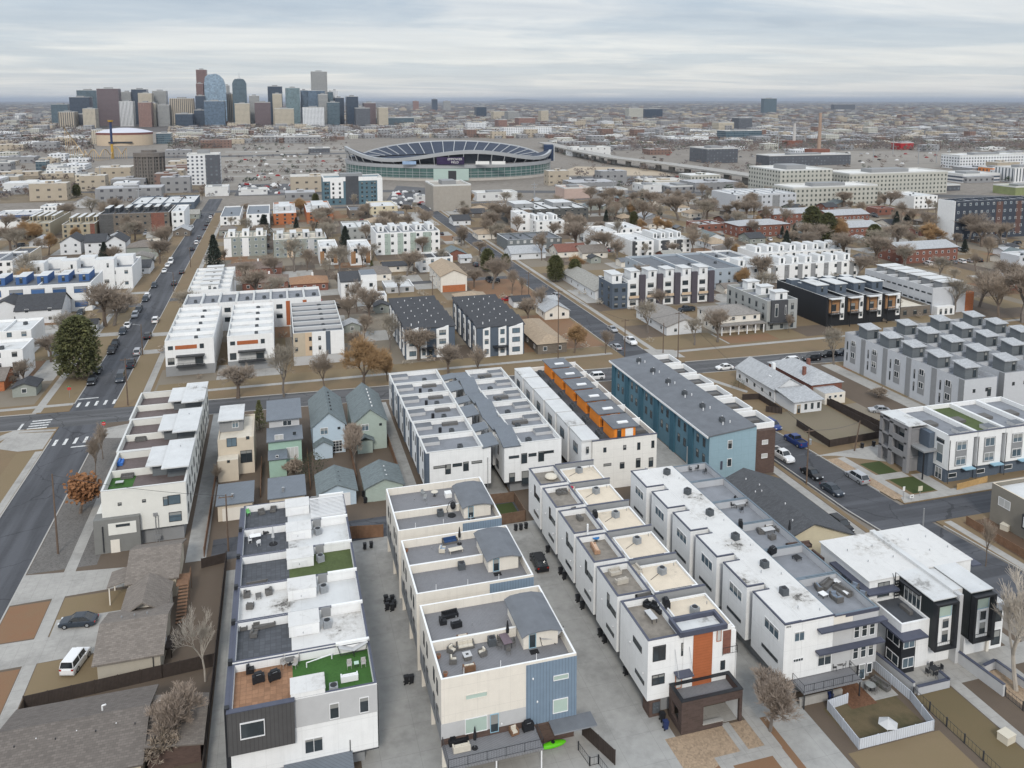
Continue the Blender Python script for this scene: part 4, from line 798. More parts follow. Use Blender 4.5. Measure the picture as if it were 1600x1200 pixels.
for nm, lab, x0, x1, wm, wy in (('blue', 'pale blue gabled house with dark skylights in a row on its grey roof', 5.0, 11.3, PBLUE, 159.8), ('green', 'sage green gabled house with grey roof beside the stepped white row', 13.0, 19.5, PGREEN, 159.4)):
    b = Bld('gabled_house', lab, 'house', (x0+x1)/2, 165)
    b.part('wall', MB().gable_wall(x0, wy, x1, 175, 0, 6.0, 8.6), wm); b.part('roof', MB().gable(x0, wy, x1, 175, 6.0, 8.6, ov=.35), SHG)
    for k in range(6): b.box('roof_vent', FRD if nm == 'blue' else FRW, (x0+x1)/2+.5, wy+2.2+k*2, 8.25, (x0+x1)/2+.75, wy+2.45+k*2, 8.55)
    b.win('S', wy, x0+2.2, 4.9, 1.5, 1.4, FRW, GLB, mull=1); b.win('S', wy, x1-1.2, 5.2, .55, .5, FRD)
    if nm == 'blue': b.win('S', wy, x1-1.6, 1.5, 1.9, 2.4, FRW, GL, mull=2, bars=3, name='french_door'); b.part('bay_wall', MB().gable_wall(x0+.2, wy-2.2, x0+3.6, wy-.02, 0, 2.6, 3.6), PBLUE); b.part('bay_roof', MB().gable(x0+.2, wy-2.2, x0+3.6, wy-.02, 2.6, 3.6, ov=.25), SHG)
    else: b.part('porch_roof', MB().gable(x0+.4, wy-1.6, x0+3.6, wy-.02, 2.7, 3.5, ov=.25), SHG); b.box('porch_wall', PGREEN, x0+.5, wy-1.5, 0, x0+3.5, wy-.02, 2.65)
# garages along the alley
for k, (x0, x1, lab) in enumerate([(-11.8, -5.7, 'flat-roofed garage with dark ribbed roof beside the wooden utility pole'), (-3.5, 2.9, 'flat-roofed garage with dark ribbed roof behind the mint green house')]):
    b = Bld('garage', lab, 'garage', (x0+x1)/2, 140)
    b.box('wall', BEIGE, x0+.3, 137.6, 0, x1-.3, 144, 2.9); b.part('roof', MB().slab([(x0, 137.2, 3.0), (x1, 137.2, 3.0), (x1, 144.5, 3.35), (x0, 144.5, 3.35)], .15), STAND); b.box('door', CREAM, x0+1, 137.5, .05, x1-1.5, 137.59, 2.3)
    b.part('roof_vent', MB().cone(x0+2.6, 139.2, 3.1, 4.0, .25, .25, 8), STEEL); b.box('service_door', FRW, x1-1.2, 137.52, .05, x1-.5, 137.59, 2.1)
for x0, x1, lab, wm, dm in [(4.9, 11.3, 'grey shingled garage with bright white door facing the alley', PBLUE, FRW), (13.0, 19.5, 'grey shingled garage with sage door facing the alley', PGREEN, PGREEN)]:
    b = Bld('garage', lab, 'garage', (x0+x1)/2, 140)
    b.part('wall', MB().gable_wall(x0, 137.5, x1, 145, 0, 2.7, 4.0), wm); b.part('roof', MB().gable(x0, 137.5, x1, 145, 2.7, 4.05, ov=.35), SHG); b.box('door', dm, x0+1.2, 137.42, .05, x1-1.0, 137.49, 2.4)
    for q in range(3): b.box('roof_vent', FRD if dm is FRW else FRW, (x0+x1)/2+.4, 139+q*1.8, 3.8, (x0+x1)/2+.65, 139.25+q*1.8, 4.05)
# ================================================================ GROUND, ROADS, YARDS
FARG = mat('far_ground', (.22, .185, .15), .3, .02, kind='grass', col2=(.30, .27, .235), pos=True)
rect('ground', -60000, -300, 70000, 90000, -.10, FARG)
Nn = lambda x: 198-.045*(x+20); Ss = lambda x: 188.6-.045*(x+20)
rect('left_avenue', -47.2, 20, -38, 620, .0, ASPH)
ground('cross_street', [(-260, Ss(-260)), (420, Ss(420)), (420, Nn(420)), (-260, Nn(-260))], .004, ASPX)
ground('right_avenue', [(96, 40), (108, 40), (105.2, 88.6), (102.5, 111), (101, 135), (99.4, 150), (98.5, 185), (91, 185), (91.5, 134), (92, 112), (93.3, 101), (95, 86)], .008, ASPN)
rect('right_avenue', 90, 190, 98, 640, .008, ASPN)
rect('side_street', 102, 104.6, 320, 110.9, .012, ASPN); rect('side_street', -260, 541, 420, 550, .010, ASPX); rect('alley_road', 99, 318, 420, 326, .012, ASPN)
def pad(name, x0, y0, x1, y1, z, m, sl=False):
    a, b = (Ss(x0)-.0, Ss(x1)) if sl == 'S' else (y1, y1); c, d = (Nn(x0), Nn(x1)) if sl == 'N' else (y0, y0)
    o = MB().prism([(x0, c), (x1, d), (x1, b), (x0, a)], -.09, z).build(name, m); o['kind'] = 'structure'
    return o
pad('block_ground', -38, 30, 91.2, 0, .10, DIRT, 'S'); pad('block_ground', -260, 30, -47.2, 0, .10, LAWN, 'S'); pad('block_ground', -260, 0, -47.2, 541, .10, LAWN, 'N'); pad('block_ground', -38, 0, 90, 541, .10, LAWN, 'N'); pad('block_ground', 98, 0, 420, 541, .10, LAWN, 'N')
MB().prism([(103.5, 111), (420, 111), (420, Ss(420)), (98.6, Ss(98.6)), (99.5, 150), (101.2, 135)], -.09, .10).build('block_ground', LAWN)['kind'] = 'structure'
MB().prism([(107.4, 60), (420, 60), (420, 104.5), (104, 104.5), (105.4, 88.6)], -.09, .10).build('block_ground', LAWN)['kind'] = 'structure'
def strip(name, pts, w, m, z0=-.05, z1=.125):
    b = MB()
    for (ax, ay), (bx, by) in zip(pts, pts[1:]):
        L = math.hypot(bx-ax, by-ay); nx, ny = -(by-ay)/L*w/2, (bx-ax)/L*w/2; b.prism([(ax-nx, ay-ny), (bx-nx, by-ny), (bx+nx, by+ny), (ax+nx, ay+ny)], z0, z1)
    o = b.build(name, m); o['kind'] = 'structure'
for pts in ([(-38.1, 30), (-38.1, 183)], [(-47.1, 30), (-47.1, 183)], [(-47.1, 204), (-47.1, 541)], [(-38.1, 204), (-38.1, 541)], [(91.4, 182), (91.9, 134), (92.3, 112), (93.5, 101), (95.3, 86), (96.3, 40)], [(98.6, 180), (99.6, 150), (101.3, 135), (102.4, 116)], [(105.5, 88.6), (104.2, 103)], [(-32, Nn(-32)+.1), (84, Nn(84)+.1)], [(-30, Ss(-30)-.1), (86, Ss(86)-.1)], [(104, Nn(104)+.1), (400, Nn(400)+.1)], [(104, Ss(104)-.1), (400, Ss(400)-.1)], [(90, 206), (90, 541)], [(98, 206), (98, 541)], [(-200, Ss(-200)-.1), (-54, Ss(-54)-.1)], [(-200, Nn(-200)+.1), (-54, Nn(-54)+.1)]):
    strip('kerb', pts, .22, KERB)
for s_, y0, y1, x0 in ((1, 191, 204, -42.6),):
    pass
z1, z2, z3 = .104, .108, .112
# left avenue verge, walks and drives
rect('sidewalk', -32.7, 30, -31.1, 183, z3, CONC); rect('lawn', -37.9, 30, -32.8, 106.5, z1, LAWNR); rect('lawn', -37.9, 112.6, -32.8, 121, z1, LAWNR); rect('lawn', -31, 112.4, -22.9, 121.2, z1, LAWNG); rect('lawn', -31, 99.5, -22.9, 107, z1, LAWNG); rect('lawn', -31, 60, -24, 99, z1, DIRT)
ground('driveway', [(-38, 106.8), (-23, 107.3), (-23, 112.2), (-38, 112.4)], z2, CONC); rect('driveway', -30.9, 112.0, -22.8, 116.0, z3, CONC); ground('driveway', [(-38, 121.3), (-22.2, 122), (-22.2, 127), (-38, 129)], z2, CONC); rect('gravel_bed', -37.9, 129.2, -28.4, 182, z1, GRAVD)
ground('sidewalk', [(-38, 181), (-31, 179), (-27, 187), (-33, 187.5), (-38, 186)], z2, CONC)
ground('sidewalk', [(-47.4, 187.5), (-54.5, 188.5), (-60, 180.5), (-76, 160), (-78, 161), (-61, 184), (-56, 190), (-47.4, 188.6)], z2, CONC); ground('sidewalk', [(-47.5, 178), (-52, 178), (-57, 181), (-56, 188.5), (-47.5, 187)], z3, CONC)
rect('lawn', -52, 30, -47.4, 177, z1, LAWNG); rect('dirt_path', -48.6, 30, -47.3, 177, z2, CONC)
rect('sidewalk', -55, 200, -53.2, 541, z2, CONC); rect('sidewalk', -90, 203, -47.3, 204.6, z3, CONC); rect('lawn', -53, 205, -47.4, 300, z1, LAWNG)
rect('sidewalk', -33, 200, -31.3, 541, z2, CONC); rect('lawn', -37.8, 203, -33.2, 300, z1, LAWNG); rect('sidewalk', -31, 204, 88, 205.6, z3, CONC); rect('lawn', -30, 206, 88, 212, z1, LAWNG); rect('lawn', 65, 212.1, 89, 250, z1, LAWNR); rect('lawn', 68, 262, 89, 306, z1, LAWNR)
rect('sidewalk', 99.8, 200, 101.4, 541, z2, CONC); rect('sidewalk', 99, 200.5, 320, 202.2, z3, CONC); rect('lawn', 98.3, 204, 124, 216, z1, LAWNG); rect('lawn', 125, 204, 141, 210.5, z1, LAWNR); ground('driveway', [(98, 198), (106, 196), (106, 203), (98, 206)], z3+.004, CONC)
rect('driveway', -120, 298, -47.2, 303, .112, ASPX); rect('driveway', -38, 303, -30, 308, .112, ASPX); rect('alley_road', 46, 306, 90, 311, .112, ASPX); rect('driveway', -60, 318, -47.2, 321.5, .114, CONC); rect('driveway', -60, 262, -47.2, 266, .114, CONC); rect('driveway', -38, 258, -29.4, 262, .114, CONC); rect('driveway', -38, 240, -29.4, 244, .114, CONC)
# lanes between the rows
rect('concrete_lane', -15.6, 126, -12.6, 188, z2, CONCD); rect('alley_road', -11.9, 125.2, 38, 131.8, z2, ASPN); rect('concrete_drive', 6.4, 40, 16, 125.2, z3, CONCD); rect('concrete_drive', 29.2, 40, 40.2, 123.5, z3, CONCD); rect('concrete_drive', 49.4, 40, 56.4, 121, z3, CONCD); rect('concrete_path', -9.4, 40, -5.4, 122, z3, CONCD)
rect('concrete_lane', 20.2, 132, 22.6, 185, z3, CONCD); rect('concrete_drive', 34.6, 131.8, 38, 185, z3, CONCD); rect('concrete_drive', 47.8, 126, 52, 185, z3, CONCD); rect('concrete_drive', 65, 126, 74.4, 185, z3, CONCD); rect('concrete_lane', -12.6, 126, -12, 188, z3, DIRT)
rect('sidewalk', 88.4, 60, 90.2, 184, z3, CONC); rect('lawn', 84.8, 104.3, 88.2, 127, z1, LAWN); rect('lawn', 90.4, 104, 91.3, 184, z1, LAWN); ground('driveway', [(80.2, 96), (95, 94), (92.6, 104), (80.2, 104)], z3+.004, CONC); rect('driveway', 68.2, 91.5, 95, 96, z2, CONC)
# front yards
ground('gravel_bed', [(39.1, 60), (46.0, 60), (46.0, 74.1), (38.9, 74.1)], z3+.004, GRAV); rect('gravel_bed', 46.9, 66, 49.0, 74.2, z3+.004, GRAV); ground('lawn', [(39.2, 55), (51, 55), (51, 69.5), (43.5, 69.5), (40.5, 68.5)], z3+.008, LAWNR); rect('path', 46.0, 70.2, 47.0, 74.4, z3+.012, CONC); rect('path', 42.8, 68.8, 49.8, 70.3, z3+.016, CONC); rect('path', 49.0, 50, 50.6, 76, z3+.012, CONC); ground('path', [(42.8, 55), (44.2, 55), (44.2, 68.8), (42.8, 68.8)], z3+.012, CONC); rect('lawn', 50.7, 50, 51.5, 74, z3+.006, LAWNR)
rect('patio', 14.6, 66, 30.2, 77.5, z3+.004, CONC); rect('lawn', 22, 60, 29.5, 71.5, z3+.01, LAWNG); rect('lawn', 58.6, 67.3, 68.2, 73.2, z3, mat('yard_grass', (.10, .095, .045), .3, 1.5, kind='grass', col2=(.17, .125, .07), pos=True)); rect('dirt_bed', 61.8, 72.2, 65.3, 75.8, z3+.004, mat('bark_mulch', (.15, .075, .042), .35, 4, kind='gravel', pos=True)); rect('patio', 65.3, 72.6, 68.6, 75.8, z3+.008, CONC); rect('lawn', 57, 50, 69, 66.8, z3, LAWNG)
rect('patio', 70.4, 72.2, 80, 76.2, z3+.004, CONC); rect('lawn', 70.2, 50, 75.6, 71.9, z3, mat('front_grass', (.23, .17, .09), .25, 1.5, kind='grass', col2=(.16, .125, .065), pos=True)); rect('path', 75.8, 50, 77.4, 73, z3+.006, CONC); rect('gravel_bed', 77.5, 50, 80.2, 73, z3, DIRT); rect('patio', 81.4, 73, 92, 76.2, z3+.004, CONC); rect('gravel_bed', 81.3, 50, 84, 72.9, z3, GRAV); rect('path', 84.3, 50, 86, 73, z3+.008, CONC)
# east of the avenue
ground('driveway', [(100.5, 132), (122, 133.4), (122, 126), (113, 125.5), (104.5, 131)], z2, CONC); ground('sidewalk', [(104.2, 130), (105.9, 130), (106.8, 112.4), (105.2, 112)], z3, CONC); ground('gravel_bed', [(101.8, 130), (104.2, 130), (105.2, 112.4), (102.8, 112.8)], z1, GRAV); ground('lawn', [(106.6, 126.5), (111.2, 126.5), (111.2, 121.6), (107, 121.6)], z2, GRN); ground('lawn', [(107.3, 119.4), (112.6, 119.2), (112.6, 113.6), (107.6, 113.6)], z2, GRN); ground('path', [(105.9, 121.6), (112, 121.5), (112, 119.4), (106, 119.5)], z2, CONC); rect('walk', 112.7, 111.5, 115.5, 120, z2, CONC); ground('sidewalk', [(103.5, 111.2), (135, 111.2), (135, 113.4), (104.5, 113.2)], z3+.004, CONC)
ground('yard', [(99.6, 152), (120, 156), (120.5, 135.6), (106, 135)], z2, mat('tan_yard', (.27, .22, .16), .2, .8, kind='grass', col2=(.21, .18, .12), pos=True)); ground('sidewalk', [(106.6, 60), (108.2, 60), (106.6, 104), (105.2, 104)], z3, CONC); rect('yard', 108, 60, 116, 103, z1, mat('rusty_yard', (.19, .11, .065), .25, 1.5, kind='grass', col2=(.12, .085, .06), pos=True)); rect('driveway', 128, 140, 139.5, 182, z1, DIRT); rect('concrete_lane', 137.5, 138, 141.5, 180, z2, CONC); rect('lawn', 98.8, 150, 109, 182, z1, LAWN); ground('path', [(101, 181), (103, 181), (108, 168), (107, 167)], z2, CONC)
# paint
def bars(name, quads):
    b = MB()
    for q in quads: b.face([(x, y, .016) for x, y in q])
    b.build(name, PAINT)['kind'] = 'structure'
bars('crosswalk', [[(-46.4+1.9*k, 201.6), (-45.8+1.9*k, 201.6), (-45.8+1.9*k, 204.6), (-46.4+1.9*k, 204.6)] for k in range(5)])
bars('crosswalk', [[(-46.2+1.9*k, 179.4), (-45.6+1.9*k, 179.4), (-45.6+1.9*k, 182.6), (-46.2+1.9*k, 182.6)] for k in range(5)])
bars('crosswalk', [[(-53.6, 190.2+1.5*k), (-49.7, 190.2+1.5*k), (-49.7, 190.8+1.5*k), (-53.6, 190.8+1.5*k)] for k in range(4)])
bars('stop_line', [[(-47, 206.8), (-42.6, 206.8), (-42.6, 207.3), (-47, 207.3)]]); bars('stop_line', [[(-42.3, 177.4), (-38.4, 177.4), (-38.4, 177.9), (-42.3, 177.9)]]); bars('stop_line', [[(-55.4, 189.6), (-54.9, 189.6), (-54.9, 194), (-55.4, 194)]])

# ================================================================ FENCES, WALLS
fence('wood_fence', 'long dark weathered board fence between the putty house and the bottom-edge house', [(-30.3, 98.6), (-15.6, 99.9), (-9.6, 100.4)], 1.8, WOODD)
fence('wood_fence', 'brown board fence along the sidewalk by the bottom-edge house', [(-30.5, 84), (-30.3, 98.4)], 1.6, mat('grey_brown_boards', (.15, .11, .08), .3, 2, kind='seam', p=.16))
fence('wood_fence', 'thin dark fence along the foot of the charcoal-cornered row', [(-9.7, 62), (-9.5, 124.6)], 1.8, WOODD)
fence('wood_fence', 'low dark yard fence behind the timber-stair house', [(-13, 123.8), (-9.6, 124.5)], 1.6, WOODD)
fence('wood_fence', 'cedar fence across the alley end between two rows of townhouses', [(8.4, 126.2), (14.4, 125.2)], 2.2, WOOD)
fence('wood_fence', 'cedar yard fence between the tan cube house and the mint house', [(-4.8, 144.5), (-4.8, 158)], 1.8, WOOD)
fence('wood_fence', 'cedar yard fence between the mint and pale blue houses', [(3.8, 145), (3.8, 160)], 1.8, WOOD); fence('wood_fence', 'cedar fence between the two gabled houses', [(12.1, 145.5), (12.1, 170)], 1.8, WOOD); fence('wood_fence', 'cedar fence beside the stepped white row', [(20.0, 145.5), (20.0, 162)], 1.8, WOOD); fence('wood_fence', 'rust-brown fence along the concrete lane', [(-12.9, 127), (-12.9, 158)], 1.7, WOOD)
fence('wood_fence', 'brown board yard fence beyond the black SUV in the shared drive', [(30.6, 123.6), (38, 123.8), (38, 130.6), (30.6, 131), (30.6, 123.6)], 1.9, mat('brown_boards', (.17, .11, .075), .3, 2, kind='lap', p=.2))
rect('garden_grass', 31, 124, 37.6, 130.4, z3+.01, GRN)
fence('wood_fence', 'dark slatted gate fence beside the blue metal corner', [(30.4, 77.2), (32.2, 72.4)], 1.8, WOODD); fence('wood_fence', 'new pine fence by the long dark-roofed house', [(68.6, 95.2), (70.2, 97.2)], 1.9, WOODY); fence('wood_fence', 'low new pine fence at the grey and white corner townhouses', [(116.3, 112.6), (124, 113.6)], 1.2, WOODY)
fence('vinyl_fence', 'pale vinyl fence round the small back yard with a white umbrella', [(61.9, 73.2), (59.0, 72.9), (58.5, 67), (68.4, 67), (69.3, 71.5), (68.9, 77.4)], 1.3, VINYL)
fence('metal_fence', 'black iron fence beside the front path of the black and white duplex', [(70.2, 72), (70.2, 52)], 1.2, FRD, gap=.5); fence('metal_fence', 'black iron railing along the gravel bed right of the dividing wall', [(80.6, 69), (80.6, 52)], 1.2, FRD, gap=.5)
fence('metal_fence', 'short black iron railing below the green kayak', [(29.2, 75.3), (29.6, 73.0), (30.6, 73.0), (31.6, 68)], 1.1, FRD, gap=.35)
fence('wood_fence', 'dark board fence round the tan yard of the white cottage', [(106.2, 146), (106, 134.8), (120.4, 135.8), (120.6, 157.5)], 1.6, WOODD); fence('wood_fence', 'long grey-brown fence behind the brick-chimney cottage', [(120.8, 160), (122.8, 140)], 1.6, WOODD); fence('wood_fence', 'short curved dark fence beside the white cottage', [(103.4, 163), (107.4, 162.4), (107.2, 153), (104.5, 155)], 1.5, WOODD)
fence('wood_fence', 'rust-brown fence in front of the taupe house', [(108.3, 102.5), (108.6, 88)], 1.4, WOOD)
def wall(label, pts, h, m, cap, name='garden_wall'):
    t = thing(name, label, 'wall', (*pts[0], 0)); b = MB(); c = MB()
    for (ax, ay), (bx, by) in zip(pts, pts[1:]):
        L = math.hypot(bx-ax, by-ay); nx, ny = -(by-ay)/L, (bx-ax)/L
        for q, w, z0_, z1_ in ((b, .15, 0, h), (c, .2, h, h+.08)): q.prism([(ax-nx*w, ay-ny*w), (bx-nx*w, by-ny*w), (bx+nx*w, by+ny*w), (ax+nx*w, ay+ny*w)], z0_, z1_)
    b.build('wall_body', m, t); c.build('coping', cap, t)
wall('grey wall with dark coping left of the duplex patio', [(69.9, 78), (70.5, 72.3)], 1.5, LGREY, NAVY); wall('low pale wall closing the duplex patio with black chairs', [(70.8, 72.1), (75.4, 72.1), (75.4, 73.6)], 1.1, mat('pale_bluegrey_wall', (.46, .47, .49)), NAVY); wall('long grey wall with dark coping between the duplex front yards', [(79.8, 76.6), (80.4, 69)], 1.6, LGREY, NAVY); wall('grey wall with dark coping round the right duplex gravel bed', [(81.4, 72.9), (83.6, 73.3), (84.2, 66)], 1.1, LGREY, NAVY)

for u, v in ((75, 735), (112, 675), (165, 600), (1380, 810), (1480, 850), (1130, 580), (560, 622)):
    x, y = G(u, v); MB().cone(x, y, -.02, .02, .36, .36, 12).build('manhole_cover', FRD)['kind'] = 'structure'
# ================================================================ FURNITURE ON DECKS
CARTONS = {}
def fz(key, mk, name, cat, z, items, **k):
    for it in items:
        u, v, rz, lab = it[:4]; x, y = G(u, v, z); put(key, mk, name, lab, cat, x, y, z, rz, **k)
Z2 = 9.214
fz('sofaW', mk_sofa(2.0), 'patio_sofa', 'sofa', Z2, [(727, 1012, 0, 'cream-cushioned wicker sofa by the fire pit on the near cream roof')])
fz('armW', mk_sofa(.85), 'patio_armchair', 'armchair', Z2, [(754, 1023, -80, 'cream and wicker armchair right of the roof fire pit'), (707.6, 1035, 80, 'cream and wicker armchair left of the roof fire pit'), (706, 1019, 40, 'empty wicker armchair near the terracotta pots')])
fz('bench', mk_sofa(1.3, WOOD, FABW), 'patio_bench', 'bench', Z2, [(723, 1003, 0, 'wood-framed bench behind the cream roof sofa'), (733, 1047, 180, 'wood-framed bench at the roof edge facing the fire pit')])
fz('pit', mk_firepit, 'fire_pit', 'fire pit', Z2, [(730, 1029, 5, 'square grey fire pit table among cream armchairs')])
fz('din', mk_table(1.0, 1.9, .75, mat('plum_tabletop', (.17, .13, .15), .1, 3)), 'dining_table', 'table', Z2, [(790, 1007, 5, 'plum-grey dining table on the near cream roof')])
fz('chairg', mk_chair(FABG), 'dining_chair', 'chair', Z2, [(780, 1013, 95, 'grey chair on the left of the plum dining table'), (781, 1004, 95, 'grey chair at the far left of the plum dining table'), (801, 1009, -85, 'grey chair on the right of the plum dining table'), (794, 1021, 180, 'grey chair at the near end of the plum dining table')])
fz('par', mk_parasol, 'patio_umbrella', 'umbrella', Z2, [(793, 1001, 0, 'closed dark umbrella beside the plum dining table'), (718, 850, 0, 'closed dark umbrella beside the blue roof sofa')])
fz('pot', mk_planter, 'planter', 'planter', Z2, [(696, 1056, 0, 'terracotta pot in the near left corner of the cream roof'), (685.5, 1028, 0, 'terracotta pot by the left parapet of the cream roof'), (635, 862, 0, 'terracotta pot on the middle cream roof')])
fz('chest', lambda: [('body', MB().box(-.8, -.35, 0, .8, .35, .5).mesh('body', [FABW]), []), ('lid', MB().box(-.83, -.38, .5, .83, .38, .58).mesh('lid', [FABW]), [])], 'deck_box', 'deck box', Z2, [(783, 992, 5, 'white deck box beside the stair penthouse on the near cream roof')])
fz('chestb', lambda: [('body', MB().box(-.8, -.35, 0, .8, .35, .5).mesh('body', [BROWN]), []), ('lid', MB().box(-.83, -.38, .5, .83, .38, .58).mesh('lid', [BROWN]), [])], 'deck_box', 'deck box', Z2, [(755.6, 799, 5, 'brown deck box by the farthest stair penthouse'), (682, 797, 0, 'dark brown deck box by the mid wall of the farthest cream roof')])
fz('sofaD', mk_sofa(1.9, FABD, FABD), 'patio_sofa', 'sofa', Z2, [(703, 964, 5, 'black wicker sofa on the upper half of the near cream roof')]); fz('armD', mk_sofa(.9, FABD, FABD), 'patio_armchair', 'armchair', Z2, [(692, 974, 90, 'black wicker armchair beside the black roof sofa')]); fz('otto', mk_sofa(1.2, FABD, FABD), 'ottoman', 'ottoman', Z2, [(713, 979, 185, 'black ottoman in front of the black roof sofa')])
fz('stand', lambda: [('frame', MB().tube((-1.4, 0, .05), (1.4, 0, .05), .05, n=5).tube((0, -.7, .05), (0, .7, .05), .05, n=5).tube((-1.4, 0, .05), (-1.7, 0, 1.2), .04, n=5).tube((1.4, 0, .05), (1.7, 0, 1.2), .04, n=5).mesh('frame', [FRD]), []), ('sling', MB().slab([(-1.6, -.3, 1.05), (0, -.45, .5), (0, .45, .5), (-1.6, .3, 1.05)], .03).slab([(0, -.45, .5), (1.6, -.3, 1.05), (1.6, .3, 1.05), (0, .45, .5)], .03).mesh('sling', [LGREY]), [])], 'hammock', 'hammock', Z2, [(862, 1002, 20, 'pale hammock on a crossed black stand beside the stair penthouse')])
fz("stand", None, 'hammock', 'hammock', 9.03, [(552, 1020, 5, 'white hammock at the back of the green turf deck')])
fz('sofaB', mk_sofa(2.1, FABG, mat('blue_cushion', (.03, .07, .17), .15, 4)), 'patio_sofa', 'sofa', Z2, [(703, 848, 4, 'blue sofa with a dark backrest on the middle cream roof')]); fz('armP', mk_sofa(.9, FABW, mat('pale_blue_cushion', (.35, .42, .5), .1, 4)), 'patio_armchair', 'armchair', Z2, [(691, 862, 70, 'pale blue armchair facing the blue roof sofa')]); fz('tabW', mk_table(1.9, .9, .45, FABW, FABW), 'coffee_table', 'table', Z2, [(712, 862, 5, 'long white low table in front of the blue roof sofa')])
fz('chairw', mk_chair(mat('grey_plastic', (.33, .34, .34))), 'patio_chair', 'chair', Z2, [(661, 774, 30, 'grey chair on the farthest cream roof, left one'), (664, 782, -20, 'grey chair on the farthest cream roof, nearest one')]); fz('rtab', mk_round(.55, .72, FABW), 'round_table', 'table', Z2, [(679, 775, 0, 'round white table on the farthest cream roof')])
fz('lamp', lambda: [('base', MB().cone(0, 0, 0, .15, .6, .6, 12).mesh('base', [FABD]), []), ('arc', MB().tube((-.5, 0, .1), (-.8, 0, 1.2), .05, n=5).tube((-.8, 0, 1.2), (-.4, 0, 2.2), .05, n=5).tube((-.4, 0, 2.2), (.2, 0, 2.4), .05, n=5).mesh('arc', [FRD]), []), ('seat', MB().ball((.2, 0, 1.6), .45, .45, .6, 10, 6).mesh('seat', [FABD]), [])], 'hanging_chair', 'hanging chair', Z2, [(706, 806, 10, 'black hanging egg chair on an arched stand, farthest cream roof')])
# charcoal-cornered row decks
Z1 = 9.02
fz('grill', mk_grill, 'covered_grill', 'grill', Z1, [(404, 1066, 10, 'large black-covered grill on the brown tile deck'), (429, 1062, 15, 'black-covered smoker right of the large grill on brown tiles')])
fz('sofaS', mk_sofa(1.1, FABD, FABD), 'swing_seat', 'swing seat', Z1, [(391, 1049, 90, 'black swing seat at the left parapet of the brown tile deck')]); fz('rt2', mk_round(.55, .72, FABG), 'round_table', 'table', Z1, [(453, 1038, 0, 'round grey table at the edge of brown tiles and turf')])
WCH = mk_chair(mat('silver_metal_chair', (.42, .40, .38), .1, 4)); fz('wch', WCH, 'metal_chair', 'chair', Z1, [(443, 1042, 40, 'silver chair left of the round table by the turf'), (446, 1033, 130, 'silver chair behind the round table by the turf'), (464, 1034, -70, 'silver chair right of the round table by the turf'), (461, 1043, -30, 'silver chair in front of the round table by the turf'), (546, 1044, 0, 'silver chair left of the small mint table on the turf'), (568, 1041, 0, 'silver chair right of the small mint table on the turf')])
fz('sm', mk_table(.5, .5, .45, mat('mint_table', (.45, .6, .5), .05, 3)), 'side_table', 'table', Z1, [(557, 1041, 0, 'small mint side table between two chairs on the turf')])
fz('goal', lambda: [('post', MB().tube((-1.4, 0, 0), (-1.4, 0, .55), .06, n=6).mesh('post', [FRW]), []), ('post', MB().tube((1.4, 0, 0), (1.4, 0, .55), .06, n=6).mesh('post', [FRW]), []), ('crossbar', MB().tube((-1.4, 0, .55), (1.4, 0, .55), .06, n=6).mesh('crossbar', [FRW]), [])], 'toy_goal', 'goal', Z1, [(499, 1036, 14, 'white pipe toy goal on the green turf deck')])
fz('loungew', mk_sofa(1.8, FRW, FRW), 'white_bench', 'bench', Z1, [(546, 1062, 180, 'white lounge seat at the near edge of the turf')]); fz('Lsofa', mk_sofa(2.6, FABG, FABG), 'patio_sofa', 'sofa', Z1, [(412, 980, 8, 'long dark grey sofa on the charcoal paver deck'), (402, 918, 4, 'brown-grey sofa on the white deck above the paver deck')]); fz('ch1', mk_sofa(.85, FABG, FABG), 'patio_armchair', 'armchair', Z1, [(397, 994, 80, 'dark grey armchair end of the long sofa on pavers'), (386, 932, 90, 'brown-grey armchair left of the glass table on the white deck'), (420, 928, -80, 'brown-grey armchair right of the glass table on the white deck'), (391, 950, 170, 'brown-grey loveseat at the near edge of the white deck'), (381, 983, 0, 'dark square armchair in the corner of the paver deck'), (426, 918, 0, 'brown-grey armchair in the back of the white deck'), (409, 803, 20, 'grey lounge armchair on the farthest charcoal deck'), (427, 799, -10, 'grey lounge armchair right of its twin on the farthest charcoal deck')])
fz('ct', mk_table(.7, .9, .42, FABG), 'coffee_table', 'table', Z1, [(404, 934, 5, 'low grey table among the brown-grey seats')]); fz('wt', mk_table(1.5, .9, .74, FRW, FRD), 'dining_table', 'table', Z1, [(399, 844, 5, 'white dining table on the charcoal deck with a closed umbrella')]); fz('wc', mk_chair(FRW), 'dining_chair', 'chair', Z1, [(391, 848, 90, 'white chair left of the white dining table'), (394, 838, 30, 'white chair behind the white dining table'), (404, 852, 200, 'white chair in front of the white dining table')]); fz('parg', lambda: [('base', MB().cone(0, 0, 0, .1, .6, .55, 12).mesh('base', [RUBBER]), []), ('pole', MB().cone(0, 0, .1, 2.6, .04, .03, 6).mesh('pole', [STEEL]), []), ('canopy', MB().cone(0, 0, 1.0, 2.5, .22, .06, 8).mesh('canopy', [LGREY]), [])], 'patio_umbrella', 'umbrella', Z1, [(427, 850, 0, 'closed pale grey umbrella on the charcoal deck')]); fz('bn', mk_sofa(1.5, FRD, FABG), 'patio_bench', 'bench', Z1, [(419, 832, 10, 'dark bench behind the closed grey umbrella')])
fz('gch', mk_chair(mat('lime_chair_plastic', (.2, .55, .2), .1, 4)), 'lime_chair', 'chair', Z1, [(388, 805, 30, 'lime green chair on the farthest charcoal deck')]); fz('kid', mk_round(.4, .5, mat('toy_red', (.5, .15, .12), .1, 3)), 'toy_table', 'toy', Z1, [(469, 884, 0, 'small red toy table on the dull green strip deck')])
